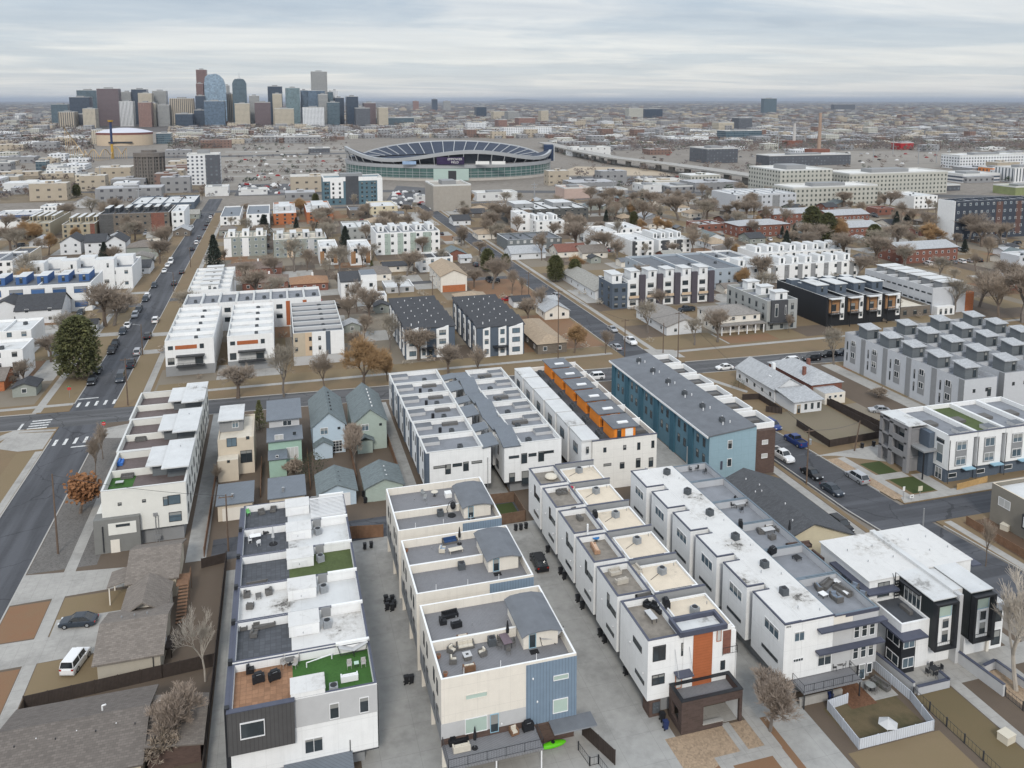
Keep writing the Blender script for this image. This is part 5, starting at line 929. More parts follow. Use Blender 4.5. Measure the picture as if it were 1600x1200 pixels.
# white-box row decks
Z3 = 8.97
fz('sofD2', mk_sofa(2.2, FABD, FABG), 'patio_sofa', 'sofa', Z3, [(1007, 937, 5, 'dark sofa with grey cushions on the near white box deck')]); fz('armD2', mk_sofa(.9, FABD, FABD), 'patio_armchair', 'armchair', Z3, [(1022, 950, -60, 'black armchair facing the grey slab table on the near white box'), (1031, 957, -80, 'black armchair nearest the grey slab table'), (1012, 948, 30, 'black armchair behind the grey slab table')]); fz('slab', mk_table(.8, 1.9, .6, LGREY), 'low_table', 'table', Z3, [(1017, 967, 3, 'long grey slab table on the near white box deck')]); fz('grill', mk_grill, 'covered_grill', 'grill', Z3, [(1041, 948, 85, 'tall black-covered grill on the near white box deck'), (930, 809, 80, 'black-covered grill on the third white box deck'), (1157, 824, 60, 'black-covered grill on a grey deck above the white roofs'), (1206.5, 866, 20, 'black-covered grill beside the wooden banquette')])
fz('cov', mk_sofa(1.6, mat('pale_cover', (.48, .44, .38), .1, 3), mat('pale_cover', (.48, .44, .38))), 'covered_sofa', 'sofa', Z3, [(961, 897, 5, 'beige-covered sofa on the second white box deck'), (971, 911, 185, 'beige-covered loveseat nearest the edge of the second white box deck'), (995, 893, -85, 'pale draped sofa along the right side of the second white box deck')]); fz('rug', mk_sofa(2.2, mat('tan_wicker', (.40, .24, .15), .2, 4), mat('peach_cushion', (.6, .42, .3), .1, 4)), 'patio_sofa', 'sofa', Z3, [(930, 860, 85, 'peach sofa on the deck with a blue fire table')]); fz('blue', mk_round(.5, .5, mat('blue_enamel', (.03, .16, .4), .1, 3)), 'fire_table', 'fire pit', Z3, [(931, 845, 0, 'round bright blue fire table on a white box deck')]); fz('heat', lambda: [('base', MB().cone(0, 0, 0, .7, .25, .2, 10).mesh('base', [FRW]), []), ('column', MB().cone(0, 0, .7, 2.1, .13, .13, 10).mesh('column', [FRW]), [])], 'patio_heater', 'heater', Z3, [(918, 841, 0, 'white column patio heater left of the blue fire table')]); fz('armg', mk_sofa(.9, FABG, FABG), 'patio_armchair', 'armchair', Z3, [(898, 801, 20, 'grey armchair on the third white box deck'), (906, 812, 100, 'grey armchair by the edge of the third white box deck'), (874, 772, 20, 'dark chair on the deck with a red cushion, left one'), (882, 771, -5, 'dark chair on the deck with a red cushion, right one')]); fz('redc', mk_sofa(.8, FABW, mat('red_cushion', (.55, .03, .08), .1, 3)), 'patio_armchair', 'armchair', Z3, [(893, 768, -40, 'armchair with a bright red cushion on a white box deck')]); fz('rcov', lambda: [('cover', MB().ball((0, 0, .4), 1.05, 1.05, .42, 14, 6).mesh('cover', [FABW]), [])], 'covered_table', 'table', Z3, [(861, 748, 0, 'round white-covered table on the farthest white box deck')])
# grey decks right
Z4 = 8.32
fz('Ldk', mk_sofa(2.4, FABG, FABG), 'patio_sofa', 'sofa', Z4, [(1292, 916, 30, 'long grey sofa at the back of the near grey deck'), (1316, 926, -75, 'long grey sofa along the far side of the near grey deck')]); fz('wsq', mk_table(.9, .9, .45, FRW), 'side_table', 'table', Z4, [(1286, 932, 10, 'white low table at the left of the near grey deck'), (1307, 912, 10, 'white low table between grey sofas, near grey deck'), (1324, 930, 5, 'white low table at the right of the near grey deck')]); fz('armdk', mk_sofa(.95, FABG, mat('blue_grey_cushion', (.2, .24, .3), .1, 4)), 'patio_armchair', 'armchair', Z4, [(1303, 934, -10, 'blue-grey armchair in the middle of the near grey deck'), (1279, 921, 80, 'blue-grey armchair near the white roof edge'), (1310, 940, 180, 'blue-grey armchair nearest the parapet of the near grey deck'), (1335, 920, -60, 'blue-grey armchair in the far right corner of the near grey deck'), (1347, 933, -50, 'blue-grey armchair at the right parapet of the near grey deck')]); fz('bq', mk_sofa(3.6, WOODD, BROWN), 'banquette', 'bench', Z4, [(1248, 856, -4, 'long brown wooden banquette on a grey deck')]); fz('bq2', mk_sofa(2.4, WOODD, BROWN), 'banquette', 'bench', Z4, [(1275, 873, -88, 'short brown wooden banquette along the deck side')]); fz('cof', mk_table(1.0, 1.0, .4, FABD, FABD), 'coffee_table', 'table', Z4, [(1245, 874, 10, 'dark square table in front of the brown banquette')]); fz('sofw2', mk_sofa(1.9, FABG, FRW), 'patio_sofa', 'sofa', Z4, [(1201, 822, 5, 'white sofa behind the table on the deck with a black umbrella')]); fz('tb4', mk_table(1.8, 1.0, .6, LGREY), 'dining_table', 'table', Z4, [(1200, 832, 3, 'grey table on the deck with a black umbrella'), (1155, 791, 5, 'pale table among four black chairs on a grey deck')]); fz('pfc', mk_sofa(.9, FABG, FABG), 'patio_armchair', 'armchair', Z4, [(1188, 833, 80, 'grey armchair left of the table by the black umbrella'), (1216, 829, -80, 'grey armchair right of the table by the black umbrella'), (1206, 842, 185, 'grey wicker tub seat in front of the table by the black umbrella')]); fz('par', mk_parasol, 'patio_umbrella', 'umbrella', Z4, [(1233, 838, 0, 'tall closed black umbrella at the deck corner')]); fz('bch', mk_chair(FRD), 'dining_chair', 'chair', Z4, [(1144, 793, 90, 'black chair left of the pale table on a grey deck'), (1150, 784, 20, 'black chair behind the pale table on a grey deck'), (1166, 789, -80, 'black chair right of the pale table on a grey deck'), (1158, 800, 180, 'black chair in front of the pale table on a grey deck'), (1079, 737, 60, 'black chair on the farthest grey deck, left one'), (1089, 735, -60, 'black chair on the farthest grey deck, middle one'), (1101, 740, -90, 'brown-black chair on the farthest grey deck, right one')])
# balconies, patios
ZB = 2.79
fz('sofD', mk_sofa(2.1, FABD, FABD), 'patio_sofa', 'sofa', ZB, [(716, 1160, 5, 'black sofa on the cream block front balcony')]); fz('bwhite', mk_sofa(1.8, FABW, FABW), 'patio_bench', 'bench', ZB, [(721, 1172, 180, 'cream bench at the balcony railing')]); fz('parb', mk_parasol, 'patio_umbrella', 'umbrella', ZB, [(742, 1169, 0, 'closed black umbrella on the front balcony')]); fz('grill', mk_grill, 'covered_grill', 'grill', ZB, [(825, 1141, 5, 'black-covered grill on the front balcony')]); fz('wood', mk_sofa(.9, WOOD, FABW), 'balcony_chair', 'chair', ZB, [(803, 1146, 10, 'pale wooden chair beside the balcony grill')])
fz('kay', lambda: [('hull', MB().ball((0, 0, .3), 1.55, .42, .3, 16, 8).mesh('hull', [mat('kayak_green', (.12, .55, .01), .06, 2, rough=.4)]), []), ('seat', MB().cone(0, 0, .52, .61, .22, .22, 10).mesh('seat', [PLAST]), [])], 'kayak', 'kayak', .13, [(864, 1167, 3, 'lime green kayak lying on the patio by the front balcony')])
fz('orl', mk_sofa(1.5, WOODD, mat('orange_cushion', (.62, .20, .04), .1, 4)), 'lounge_chair', 'lounge chair', 2.26, [(1253, 1050, 8, 'orange-cushioned lounge chair on the white row balcony')]); fz('grl', mk_sofa(1.4, FABG, LGREY), 'lounge_chair', 'lounge chair', 2.26, [(1273, 1044, 40, 'pale grey lounge chair right of the orange one')]); fz('rt3', mk_round(.5, .72, FABG), 'round_table', 'table', 2.26, [(1310, 1044, 0, 'round glass-grey table on the white row balcony')]); fz('bch2', mk_chair(FRD), 'balcony_chair', 'chair', 2.26, [(1303, 1047, 80, 'black chair left of the balcony round table'), (1317, 1043, -80, 'black chair right of the balcony round table'), (1327, 1041, -40, 'black chair at the right end of the white row balcony')]); fz('egg', lambda: [('body', MB().ball((0, 0, .7), .38, .38, .5, 12, 8).mesh('body', [FABD]), []), ('stand', MB().cone(0, 0, 0, .3, .3, .2, 8).mesh('stand', [FRD]), [])], 'kettle_grill', 'grill', 2.26, [(1233, 1053, 0, 'black kettle grill at the left corner of the white row balcony')])
fz('dt', mk_table(1.1, .8, .74, FRD), 'patio_table', 'table', .12, [(1459, 1052, 8, 'black table on the duplex patio')]); fz('dc', mk_chair(FRD), 'patio_chair', 'chair', .12, [(1450, 1055, 90, 'black chair left of the duplex patio table'), (1469, 1049, -90, 'black chair right of the duplex patio table'), (1462, 1058, 180, 'black chair in front of the duplex patio table'), (1457, 1046, 0, 'black chair behind the duplex patio table')]); fz('yt', mk_round(.6, .72, GLB), 'patio_table', 'table', .13, [(1360, 1078, 0, 'round glass table on the small fenced patio')]); fz('ycl', mk_sofa(2.2, FABG, FABG), 'patio_sofa', 'sofa', .13, [(1376, 1072, -75, 'grey sofa against the vinyl fence on the small patio')]); fz('ych', mk_chair(FABG), 'patio_chair', 'chair', .13, [(1354, 1080, 90, 'grey chair left of the round glass patio table'), (1366, 1083, 200, 'grey chair in front of the round glass patio table')])
fz('wumb', lambda: [('canopy', MB().cone(0, 0, 1.7, 2.2, 1.1, .05, 6).mesh('canopy', [LGREY]), []), ('pole', MB().cone(0, 0, 0, 2.4, .04, .03, 6).mesh('pole', [FRW]), [])], 'yard_umbrella', 'umbrella', .12, [(1386, 1152, 0, 'open pale umbrella inside the vinyl fenced yard')])
fz('box', lambda: [('cabinet', MB().box(-.7, -.6, 0, .7, .6, .85).mesh('cabinet', [mat('utility_cream', (.6, .55, .45), .05, 2)]), []), ('lid', MB().box(-.74, -.64, .85, .74, .64, .95).mesh('lid', [mat('utility_cream', (.6, .55, .45))]), [])], 'utility_box', 'utility box', .11, [(1572, 1157, 10, 'cream utility box on the dry lawn, bottom right'), (1571, 827, 20, 'pale utility cabinet beside the taupe house')])
fz('tarp', mk_sofa(1.8, FABB, FABB), 'covered_sofa', 'sofa', 8.72, [(189, 725, 90, 'blue tarp-covered sofa on a tower row roof deck')]); fz('turfmat', mk_sofa(1.9, FABG, FABG), 'patio_sofa', 'sofa', 8.72, [(199, 747, 0, 'grey sofa on the tower row deck with a green turf mat'), (220, 689, 0, 'grey sofa on the middle tower row deck')]); fz('ldt', mk_table(1.2, .8, .5, LGREY), 'coffee_table', 'table', 8.72, [(187, 757, 0, 'pale low table on the turf mat deck of the tower row')])
o = rect('turf_mat', *G(168, 765, 8.73), *G(213, 743, 8.73), 8.73, TURF); o['kind'] = None; del o['kind']; tag(o, 'green turf mat under the grey sofa on the tower row', 'rug')
# wheelie bins
BG = 'wheelie bins beside the townhouse drives'
def bins(items, z=.12):
    for u, v, rz, m, lab in items: x, y = G(u, v, z); put('bin'+m.name, mk_bin(m), 'wheelie_bin', lab, 'bin', x, y, z, rz, BG)
bins([(u, v, 90, PLAST, 'black wheelie bin in the cluster of the left shared drive') for u, v in ((603, 941), (607, 947), (613, 941), (616, 949), (605, 953), (613, 954))]+[(u, v, 90, PLAST, 'black wheelie bin in the pair nearest the camera, left drive') for u, v in ((635, 1068), (643, 1067))]+[(u, v, 0, PLAST, 'black wheelie bin by the cedar fence at the alley end') for u, v in ((570, 858), (580, 856))]+[(u, v, 0, PLAST, 'black wheelie bin by the board fence beyond the black SUV') for u, v in ((806, 829), (814, 828), (822, 826))]
     +[(u, v, 90, PLAST, 'black wheelie bin under the white box overhang') for u, v in ((876, 897), (882, 905), (903, 940), (910, 951), (856, 863), (938, 994), (945, 1004), (978, 1054))]+[(1040, 1139, 90, BINB, 'dark blue wheelie bin by the brown brick porch'), (1035, 1126, 90, PLAST, 'black wheelie bin behind the dark blue one at the porch'), (1297, 1095, 80, BINB, 'blue wheelie bin behind the vinyl fence, near one'), (1294, 1086, 80, PLAST, 'black wheelie bin behind the vinyl fence, far one'), (568, 776, 10, PLAST, 'black wheelie bin between the two shingled garages, far one'), (571, 786, 10, PLAST, 'black wheelie bin between the two shingled garages, near one'), (1347, 700, 0, PLAST, 'black wheelie bin at the concrete drive, left of three'), (1365, 697, 0, PLAST, 'black wheelie bin at the concrete drive, middle of three'), (1379, 694, 0, PLAST, 'black wheelie bin at the concrete drive, right of three')])
# ================================================================ CARS
PK = 'cars parked along the avenues'
carp('jeep', 'white', 119, 1040, 75, 'white boxy SUV with spare wheel parked on the lawn by the putty house', None, .11); carp('sedan', 'dark', 123, 977, 172, 'black hatchback in the driveway between the brown-roofed houses', None, .115); carp('suv', 'black', 842, 884, 88, 'black SUV in the shared concrete drive between white and cream rows', None, .12)
for a in (('pickup', 'white', 1222, 716, -86, 'white pickup truck parked in the avenue by the teal row'), ('suv', 'blue', 1206, 668, -86, 'dark blue SUV beside the dirt verge, nearest the brown brick end'), ('pickup', 'blue', 1243, 693, 92, 'blue pickup with cap across the avenue from the white pickup'), ('sedan', 'black', 1268, 744, -86, 'black car behind the grey sedan at the pole'), ('sedan', 'dark', 1300, 769, -86, 'dark grey sedan in front of the black car on the avenue'), ('suv', 'silver', 1339, 750, 92, 'silver SUV parked by the gravel verge'), ('suv', 'black', 1313, 825, -88, 'black SUV on the drive beside the long dark roof'), ('sedan', 'silver', 1362, 858, 178, 'silver car half hidden behind the duplex roof'), ('sedan', 'white', 1132, 577, 178, 'white sedan crossing in front of the teal row'), ('suv', 'white', 1235, 567, 177, 'white SUV parked behind the grey-roofed cottages'), ('suv', 'black', 1268, 563, 177, 'black SUV right of the white one on the cross street'), ('suv', 'black', 1294, 557, 177, 'black SUV in the middle of three on the cross street'), ('suv', 'dark', 1319, 554, 177, 'dark SUV nearest the pale grey complex'), ('sedan', 'silver', 1374, 644, 160, 'silver car in the dirt yard behind the long fence'),
          ('pickup', 'white', 985, 536, -88, 'white pickup at the far corner of the right avenue'), ('sedan', 'silver', 963, 545, 92, 'silver sedan opposite the white pickup at the far corner'), ('sedan', 'silver', 957, 517, -88, 'silver sedan behind the white pickup'), ('suv', 'silver', 868, 464, 92, 'silver SUV alone far up the right avenue'), ('sedan', 'red', 792, 470, 175, 'dark red car on a drive by the charcoal rows'), ('sedan', 'grey', 824, 483, 175, 'grey car on the white drive by the charcoal rows'), ('suv', 'white', 930, 592, 178, 'white SUV behind the orange penthouses'), ('sedan', 'black', 1184, 655, -86, 'black car at the foot of the brown brick end wall'),
          ('van', 'dark', 189, 594, -88, 'dark grey van with silver roof at the crosswalk'), ('pickup', 'dark', 205, 572, 92, 'dark pickup nearest the crosswalk, right kerb'), ('suv', 'silver', 215, 553, 92, 'grey SUV ahead of the dark pickup, right kerb'), ('suv', 'black', 231, 528, 92, 'black SUV third from the crosswalk, right kerb'), ('suv', 'white', 243, 503, 92, 'white SUV alone on the right kerb of the left avenue'), ('suv', 'black', 144, 599, -88, 'black SUV nearest the crosswalk, left kerb'), ('sedan', 'black', 153, 582, -88, 'black sedan second from the crosswalk, left kerb'), ('pickup', 'black', 175, 550, -88, 'black pickup by the big pine'), ('suv', 'black', 180, 541, -88, 'black SUV ahead of the pickup by the big pine'), ('suv', 'dark', 192, 521, -88, 'blue-grey SUV above the big pine'), ('sedan', 'white', 199, 511, -88, 'white car ahead of the blue-grey SUV'), ('van', 'white', 267, 411, -88, 'white van far up the left avenue'), ('sedan', 'white', 257, 425, -88, 'white sedan behind the white van far up the left avenue'), ('sedan', 'black', 284, 427, 92, 'black car opposite the white sedan far up the left avenue'), ('pickup', 'dark', 300, 391, 92, 'dark pickup by the spruce'), ('suv', 'white', 296, 357, 92, 'white SUV at the far end of the left avenue'), ('suv', 'grey', 325, 347, -90, 'grey SUV near the far end of the left avenue')):
    carp(a[0], a[1], a[2], a[3], a[4], a[5], PK)
# ================================================================ POLES, LAMPS, SIGNS, WIRES
POLES = {}
def pole(u, v, vt, label, arms=1, drum=False, tilt=0.0, m=None, lamp=False, name='utility_pole', key=None):
    x, y = G(u, v); dd = x*FX+y*FY; h = (v-vt)/F*dd*1.03; t = thing(name, label, 'utility pole' if not lamp else 'street lamp', (x, y, 0)); tx = tilt*h
    MB().tube((0, 0, 0), (tx, 0, h), .16, .1, 7).build('pole_shaft', m or POLE, t, (0, 0, 0))
    for i in range(arms): MB().box(tx-1.1, -.06, h-.5-.9*i, tx+1.1, .06, h-.38-.9*i).box(tx-1, -.05, h-.38-.9*i, tx-.9, .05, h-.2-.9*i).box(tx+.9, -.05, h-.38-.9*i, tx+1, .05, h-.2-.9*i).build('crossarm', m or POLE, t, (0, 0, 0))
    if drum: MB().cone(.35, 0, h*.72, h*.72+1.0, .26, .26, 10).build('transformer', STEEL, t, (0, 0, 0))
    if lamp: MB().tube((tx, 0, h-.3), (tx-1.6, 0, h+.1), .05, n=5).box(tx-2.1, -.12, h+.02, tx-1.5, .12, h+.16).build('lamp_arm', STEEL, t, (0, 0, 0))
    POLES[key or label] = (x+tx, y, h); return t
pole(91, 866, 729, 'leaning wooden pole with white lamps beside the left avenue kerb', 0, tilt=.0, key='a'); pole(357, 862, 764, 'wooden pole behind the flat-roofed garage', 1, key='b'); pole(200, 634, 556, 'dark wooden pole at the crossing corner', 1, key='c'); pole(1260, 757, 664, 'wooden pole with grey transformer by the black car', 1, True, key='d'); pole(1335, 705, 655, 'wooden pole leaning over the fenced tan yard', 0, tilt=.15, key='e'); pole(1441, 838, 790, 'steel street lamp pole beside the stained-roof duplex', 0, m=STEEL, name='street_lamp', key='f'); pole(872, 567, 450, 'tall wooden pole on the rusty lawn by the brick ranch', 1, key='g'); pole(976, 557, 497, 'wooden pole at the right avenue corner', 1, key='h'); pole(1036, 552, 503, 'short wooden pole in the corner yard', 0, key='i'); pole(1059, 566, 485, 'tall wooden pole by the corner driveway', 1, key='j'); pole(223, 555, 505, 'dark pole on the left avenue verge', 0, lamp=True, key='k'); pole(272, 460, 425, 'dark lamp pole by the alley mouth', 0, lamp=True, key='l'); pole(298, 418, 386, 'dark pole beside the spruce', 1, key='m'); pole(826, 470, 424, 'wooden pole at the far corner of the right avenue', 1, key='n'); pole(676, 468, 430, 'wooden pole by the tan gabled house', 1, key='o'); pole(1073, 735, 695, 'pale pole behind the teal row', 0, m=STEEL, key='p')
def wire(a, b, sag, label, r=.034):
    (x0, y0, z0), (x1, y1, z1_) = a, b; m = MB(); p = None
    for i in range(13):
        t = i/12; q = (x0+(x1-x0)*t, y0+(y1-y0)*t, z0+(z1_-z0)*t-4*sag*t*(1-t))
        if p: m.tube(p, q, r, n=3, cap=False)
        p = q
    tag(m.build('overhead_wire', FRD), label, 'wire')
for a, b_, lab in (('d', 'e', 'wire from the transformer pole to the leaning pole'), ('g', 'h', 'wire from the tall lawn pole to the avenue corner pole'), ('h', 'j', 'wire between the two poles at the corner driveway'), ('b', 'a', 'long wire from the garage pole to the avenue pole'), ('j', 'd', 'wire running from the corner driveway pole to the transformer pole')):
    (x0, y0, z0), (x1, y1, zz) = POLES[a], POLES[b_]; wire((x0, y0, z0-.2), (x1, y1, zz-.2), .6, lab)
SIGNW = mat('sign_white', (.75, .75, .73), .03, 3); SIGNR = mat('sign_red', (.55, .03, .03), .05, 3); SIGNG = mat('sign_green', (.03, .25, .1), .05, 3)
def textmesh(body, size, m, ext=.01):
    cu = bpy.data.curves.new('t', 'FONT'); cu.body = body; cu.size = size; cu.extrude = ext; cu.align_x = 'CENTER'; cu.align_y = 'CENTER'
    to = bpy.data.objects.new('tmp', cu); COL.objects.link(to); dg = bpy.context.evaluated_depsgraph_get(); me = bpy.data.meshes.new_from_object(to.evaluated_get(dg)); bpy.data.objects.remove(to); me.materials.clear(); me.materials.append(m); return me
def stop(u, v, label, rz):
    x, y = G(u, v); t = thing('stop_sign', label, 'sign', (x, y, 0), R_(rz)); MB().tube((0, 0, 0), (0, 0, 3), .04, n=5).build('post', STEEL, t, (0, 0, 0))
    o = [(.42*math.cos(math.pi*(k+.5)/4), .42*math.sin(math.pi*(k+.5)/4)) for k in range(8)]; b = MB(); n = 8
    b.v = [(px, -.06, 2.3+py) for px, py in o]+[(px, -.04, 2.3+py) for px, py in o]; b.f = [tuple(range(8)), tuple(range(15, 7, -1))]+[(i, 8+i, 8+(i+1) % 8, (i+1) % 8) for i in range(8)]; b.mi = [0]*10
    p = b.build('sign_plate', SIGNR, t, (0, 0, 0)); tx = link('lettering', textmesh('STOP', .26, SIGNW), p, (0, -.07, 2.3)); tx.rotation_euler = (math.pi/2, 0, 0); MB().box(-.4, -.03, 2.8, .4, -.01, 3.0).build('street_blade', SIGNG, t, (0, 0, 0))
stop(163, 678, 'red stop sign at the near corner of the left crossing', 0); stop(109, 622, 'stop sign with green blade on the far left corner', 180)
for u, v, lab, w, h, z in ((1411, 781, 'tall white notice sign on the gravel verge', .45, .8, 1.6), (1424, 782, 'small white yard sign with a dark emblem', .8, .6, .4), (1437, 776, 'cream lantern-shaped sign post on the green lawn', .9, .9, 1.0)):
    x, y = G(u, v); t = thing('yard_sign', lab, 'sign', (x, y, .1)); MB().tube((0, 0, 0), (0, 0, z+h*.5), .05, n=5).build('post', STEEL, t, (0, 0, 0)); MB().box(-w/2, -.08, z, w/2, -.02, z+h).build('sign_panel', SIGNW if h != .9 else mat('sign_cream', (.6, .56, .42)), t, (0, 0, 0))
    if w == .8: MB().cone(0, 0, 0, .01, .14, .14, 10).build('emblem', FRD, t, (0, 0, 0)).matrix_local = __import__('mathutils').Matrix.Translation((0, -.085, z+.3)) @ __import__('mathutils').Matrix.Rotation(math.pi/2, 4, 'X')
fx, fy = G(10, 1172, 1.8); t = thing('flag', 'striped flag on an angled pole at the corner of the bottom-edge house', 'flag', (fx, fy, 0)); MB().tube((.9, .2, 2.2), (-.3, -.1, 3.1), .025, n=5).build('flag_pole', FRW, t, (0, 0, 0))
fb = MB()
for k in range(7): fb.box(-.75, -.12+.0, 1.75+k*.16, .1, -.09, 1.91+k*.16, k % 2)
fl = fb.build('flag_cloth', [SIGNR, SIGNW], t, (0, 0, 0)); MB().box(-.76, -.125, 2.39, -.35, -.085, 2.88).build('flag_canton', mat('flag_navy', (.03, .04, .16)), fl, (0, 0, 0))
# ================================================================ NEAR TREES
treep('birch', 321, 1066, 925, 'white-barked bare tree behind the putty house', wide=.75); treep('leafy', 125, 803, 727, 'rust-leaved young oak on the grey gravel by the tower row', name='leafy_tree', wide=1.0); treep('bareB', 150, 747, 672, 'slim bare tree behind the rust-leaved oak', wide=.6); treep('bareB', 161, 718, 655, 'slim bare tree nearest the crossing, grey gravel', wide=.6); treep('vase', 1203, 1143, 1040, 'bare vase-shaped tree beside the concrete drive of the white row', wide=1.15); treep('birch', 1588, 1080, 850, 'tall pale bare tree at the right edge beside the duplex', wide=.95); treep('bareB', 1540, 885, 800, 'slim bare tree in front of the taupe house', wide=.5); treep('vase', 275, 1165, 1062, 'bare brown bush growing over the bottom-edge house yard', name='bare_shrub', cat='shrub', wide=1.1); treep('shrub', 255, 1190, 1110, 'reddish bare bush at the bottom-left house', name='bare_shrub', cat='shrub', wide=1.2); treep('shrub', 715, 1196, 1165, 'reddish bare shrub below the front balcony', name='bare_shrub', cat='shrub')
treep('bareB', 340, 760, 722, 'small bare tree in the tan cube house yard', wide=.8); treep('vase', 555, 735, 655, 'bare brown tree behind the pale blue house', wide=.7); treep('juniper', 406, 672, 622, 'narrow dark conifer between tan and mint houses', name='conifer'); treep('bush', 490, 752, 705, 'yellow-green shrub in the yard behind the mint house', name='shrub', cat='shrub', wide=.8); treep('shrub', 458, 748, 705, 'pinkish bare shrub by the mint house patio', name='bare_shrub', cat='shrub')
treep('bareD', 372, 622, 568, 'wide bare tree at the cross street left of the golden tree', wide=1.5); treep('bareA', 444, 620, 527, 'tall bare grey tree in front of the white end wall', wide=.9); treep('bareB', 507, 612, 545, 'bare tree left of the golden tree', wide=1.0); treep('gold', 568, 605, 512, 'large golden-brown twiggy tree on the cross street', name='golden_tree', wide=1.05); treep('gold', 606, 596, 540, 'small golden-brown tree right of the large golden one', name='golden_tree', wide=.8); treep('bareD', 700, 590, 533, 'pinkish-brown bare tree before the left charcoal row', wide=1.0); treep('bareB', 748, 590, 535, 'pinkish-brown bare tree between the charcoal rows', wide=1.0); treep('gold', 897, 552, 500, 'golden twiggy tree on the rusty lawn by the brick ranch', name='golden_tree', wide=1.1); treep('bareB', 946, 553, 512, 'small rust-brown bare tree at the avenue corner')
treep('bareC', 1121, 535, 472, 'dense rounded bare tree before the cream porch house', wide=1.1); treep('bareA', 1085, 540, 492, 'bare tree in front of the low grey house', wide=1.2); treep('bareA', 1303, 570, 505, 'bare tree on the cross street by the black row', wide=1.0); treep('pine', 124, 592, 490, 'big dark green pine beside the left avenue', name='pine_tree', wide=1.02); treep('spruce', 335, 420, 366, 'blue-green spruce by the left avenue', name='spruce_tree', wide=1.05); treep('bareD', 38, 604, 560, 'bare tree at the left edge by the corner house', wide=1.0); treep('bareD', 165, 510, 440, 'pink-brown bare tree on the red yard above the big pine', wide=1.2); treep('bareD', 80, 566, 520, 'bare tree left of the big pine', wide=1.2); treep('bush', 1154, 606, 591, 'round green bush at the white cottage corner', name='shrub', cat='shrub', wide=1.3); treep('shrub', 1372, 622, 600, 'round bare thicket in the yard beside the pale grey complex', name='bare_shrub', cat='shrub', wide=1.6); treep('bush', 1373, 1080, 1062, 'small green bush by the glass patio door', name='shrub', cat='shrub', wide=.7)
# ================================================================ BACK ROWS AND THE BLOCKS BEYOND
def fp(z, Lc, Rc, Bc): a, b, c = G(*Lc, z), G(*Rc, z), G(*Bc, z); return a[0], (a[1]+b[1])/2, b[0], c[1]
# stepped white and slate row
b = Bld('townhouse_row', 'stepped white townhouse row with slate blue side panels, left of the sloped-roof row', 'townhouse row', 29, 155)
for i in range(6):
    y0 = 133.6+7.25*i; y1 = y0+7.2; dx = -.12*i
    b.part('wall', MB().shell(23.0+dx, y0, 33.2, y1, 2.6, 9.6, 8.7, .22, cap=0), [WHITE]); b.cap(23.0+dx, y0, 33.2, y1, 9.6, .22, mat('pale_cap', (.6, .6, .6)))
    b.sheet('roof_deck', DECK2, 23.25+dx, y0+.25, 32.95, y1-.25, 8.712); b.box('roof_hatch', LGREY, 23.3+dx, y1-2.4, 8.72, 26.4, y1-.3, 9.35, top=GROOF)
    b.box('slate_panel', BGREY, 22.9+dx, y0+.05, 2.6, 23.0+dx, y0+1.6, 9.55); b.box('slate_return', BGREY, 22.95+dx, y0-.04, 2.6, 23.6, y0-.005, 9.5)
    L_ = 3.3 if i % 2 else 5.4; b.part('side_roof', MB().slab([(33.0, y0-.3, 9.3), (36.0, y0-.3, 9.75), (36.0, y0-.3+L_, 9.75), (33.0, y0-.3+L_, 9.3)], .18), STAND); b.box('side_wall', WHITE, 33.22, y0, 2.6, 34.6, y0+L_-.4, 9.25)
    b.win('W', 23.0+dx, y0+3.2, 7.6, .6, 1.7); b.win('W', 23.0+dx, y0+5.4, 7.6, .6, 1.7); b.win('W', 23.0+dx, y0+3.2, 4.4, .6, 1.7); b.ac(29.5, y0+2, 8.72, 0, ACD)
    if i in (1, 2, 3, 4): b.vent(27.5, y0+3, 8.72, .9, .3, FABD); b.box('deck_bench', FABG, 28.5, y1-1.6, 8.72, 31.5, y1-.7, 9.2)
b.box('podium', MGREY, 24, 134.3, 0, 33, 176.5, 2.6)
for u, v, w, h in ((687.5, 729.5, 2.3, .5), (700, 733, 1.0, 1.8), (714.5, 726.3, 1.7, .6), (728, 728.5, 1.0, 1.7), (745, 721.8, 1.9, .5)): b.wS(133.6, u, v, w, h)
b.part('conduit', MB().tube((34.0, 133.5, .3), (34.0, 133.5, 7.5), .06, n=5), STEEL)
# white row with slanted slate roofs
b = Bld('townhouse_row', 'white townhouse row with slanted slate roof strips zigzagging along its left edge', 'townhouse row', 42, 155)
for i in range(6):
    y0 = 133.0+6.9*i; y1 = y0+6.85; dx = -.13*i
    b.part('wall', MB().shell(39.9+dx, y0, 47.6, y1, 2.6, 9.6, 8.7, .22, cap=0), [WHITE]); b.sheet('roof_deck', DECK2, 40.15+dx, y0+.25, 47.3, y1-.25, 8.712); b.cap(39.9+dx, y0, 47.6, y1, 9.6, .22, mat('pale_cap', (.6, .6, .6)))
    b.box('side_bay', WHITE, 36.9+dx, y0+(.0 if i % 2 == 0 else .5), 2.6, 39.88+dx, y1-.3, 9.0)
    z0_, z1_ = (9.1, 10.3) if i % 2 == 0 else (9.7, 9.2)
    b.part('slanted_roof', MB().slab([(36.7+dx, y0-.1, z0_), (40.0+dx, y0-.1, z0_), (40.0+dx, y1-.3, z1_), (36.7+dx, y1-.3, z1_)], .2), STAND)
    b.win('W', 36.9+dx, y0+4, 7.2, .5, 1.9); b.win('W', 36.9+dx, y0+4.6, 4.2, 1.6, 1.5); b.box('roof_hatch', LGREY, 44.2, y1-2.4, 8.72, 47.3, y1-.4, 9.3, top=GROOF); b.ac(42, y0+2, 8.72, .2, ACD)
    if i % 2: b.box('deck_seating', FABG, 41.5, y0+3.4, 8.72, 44.5, y0+4.4, 9.25)
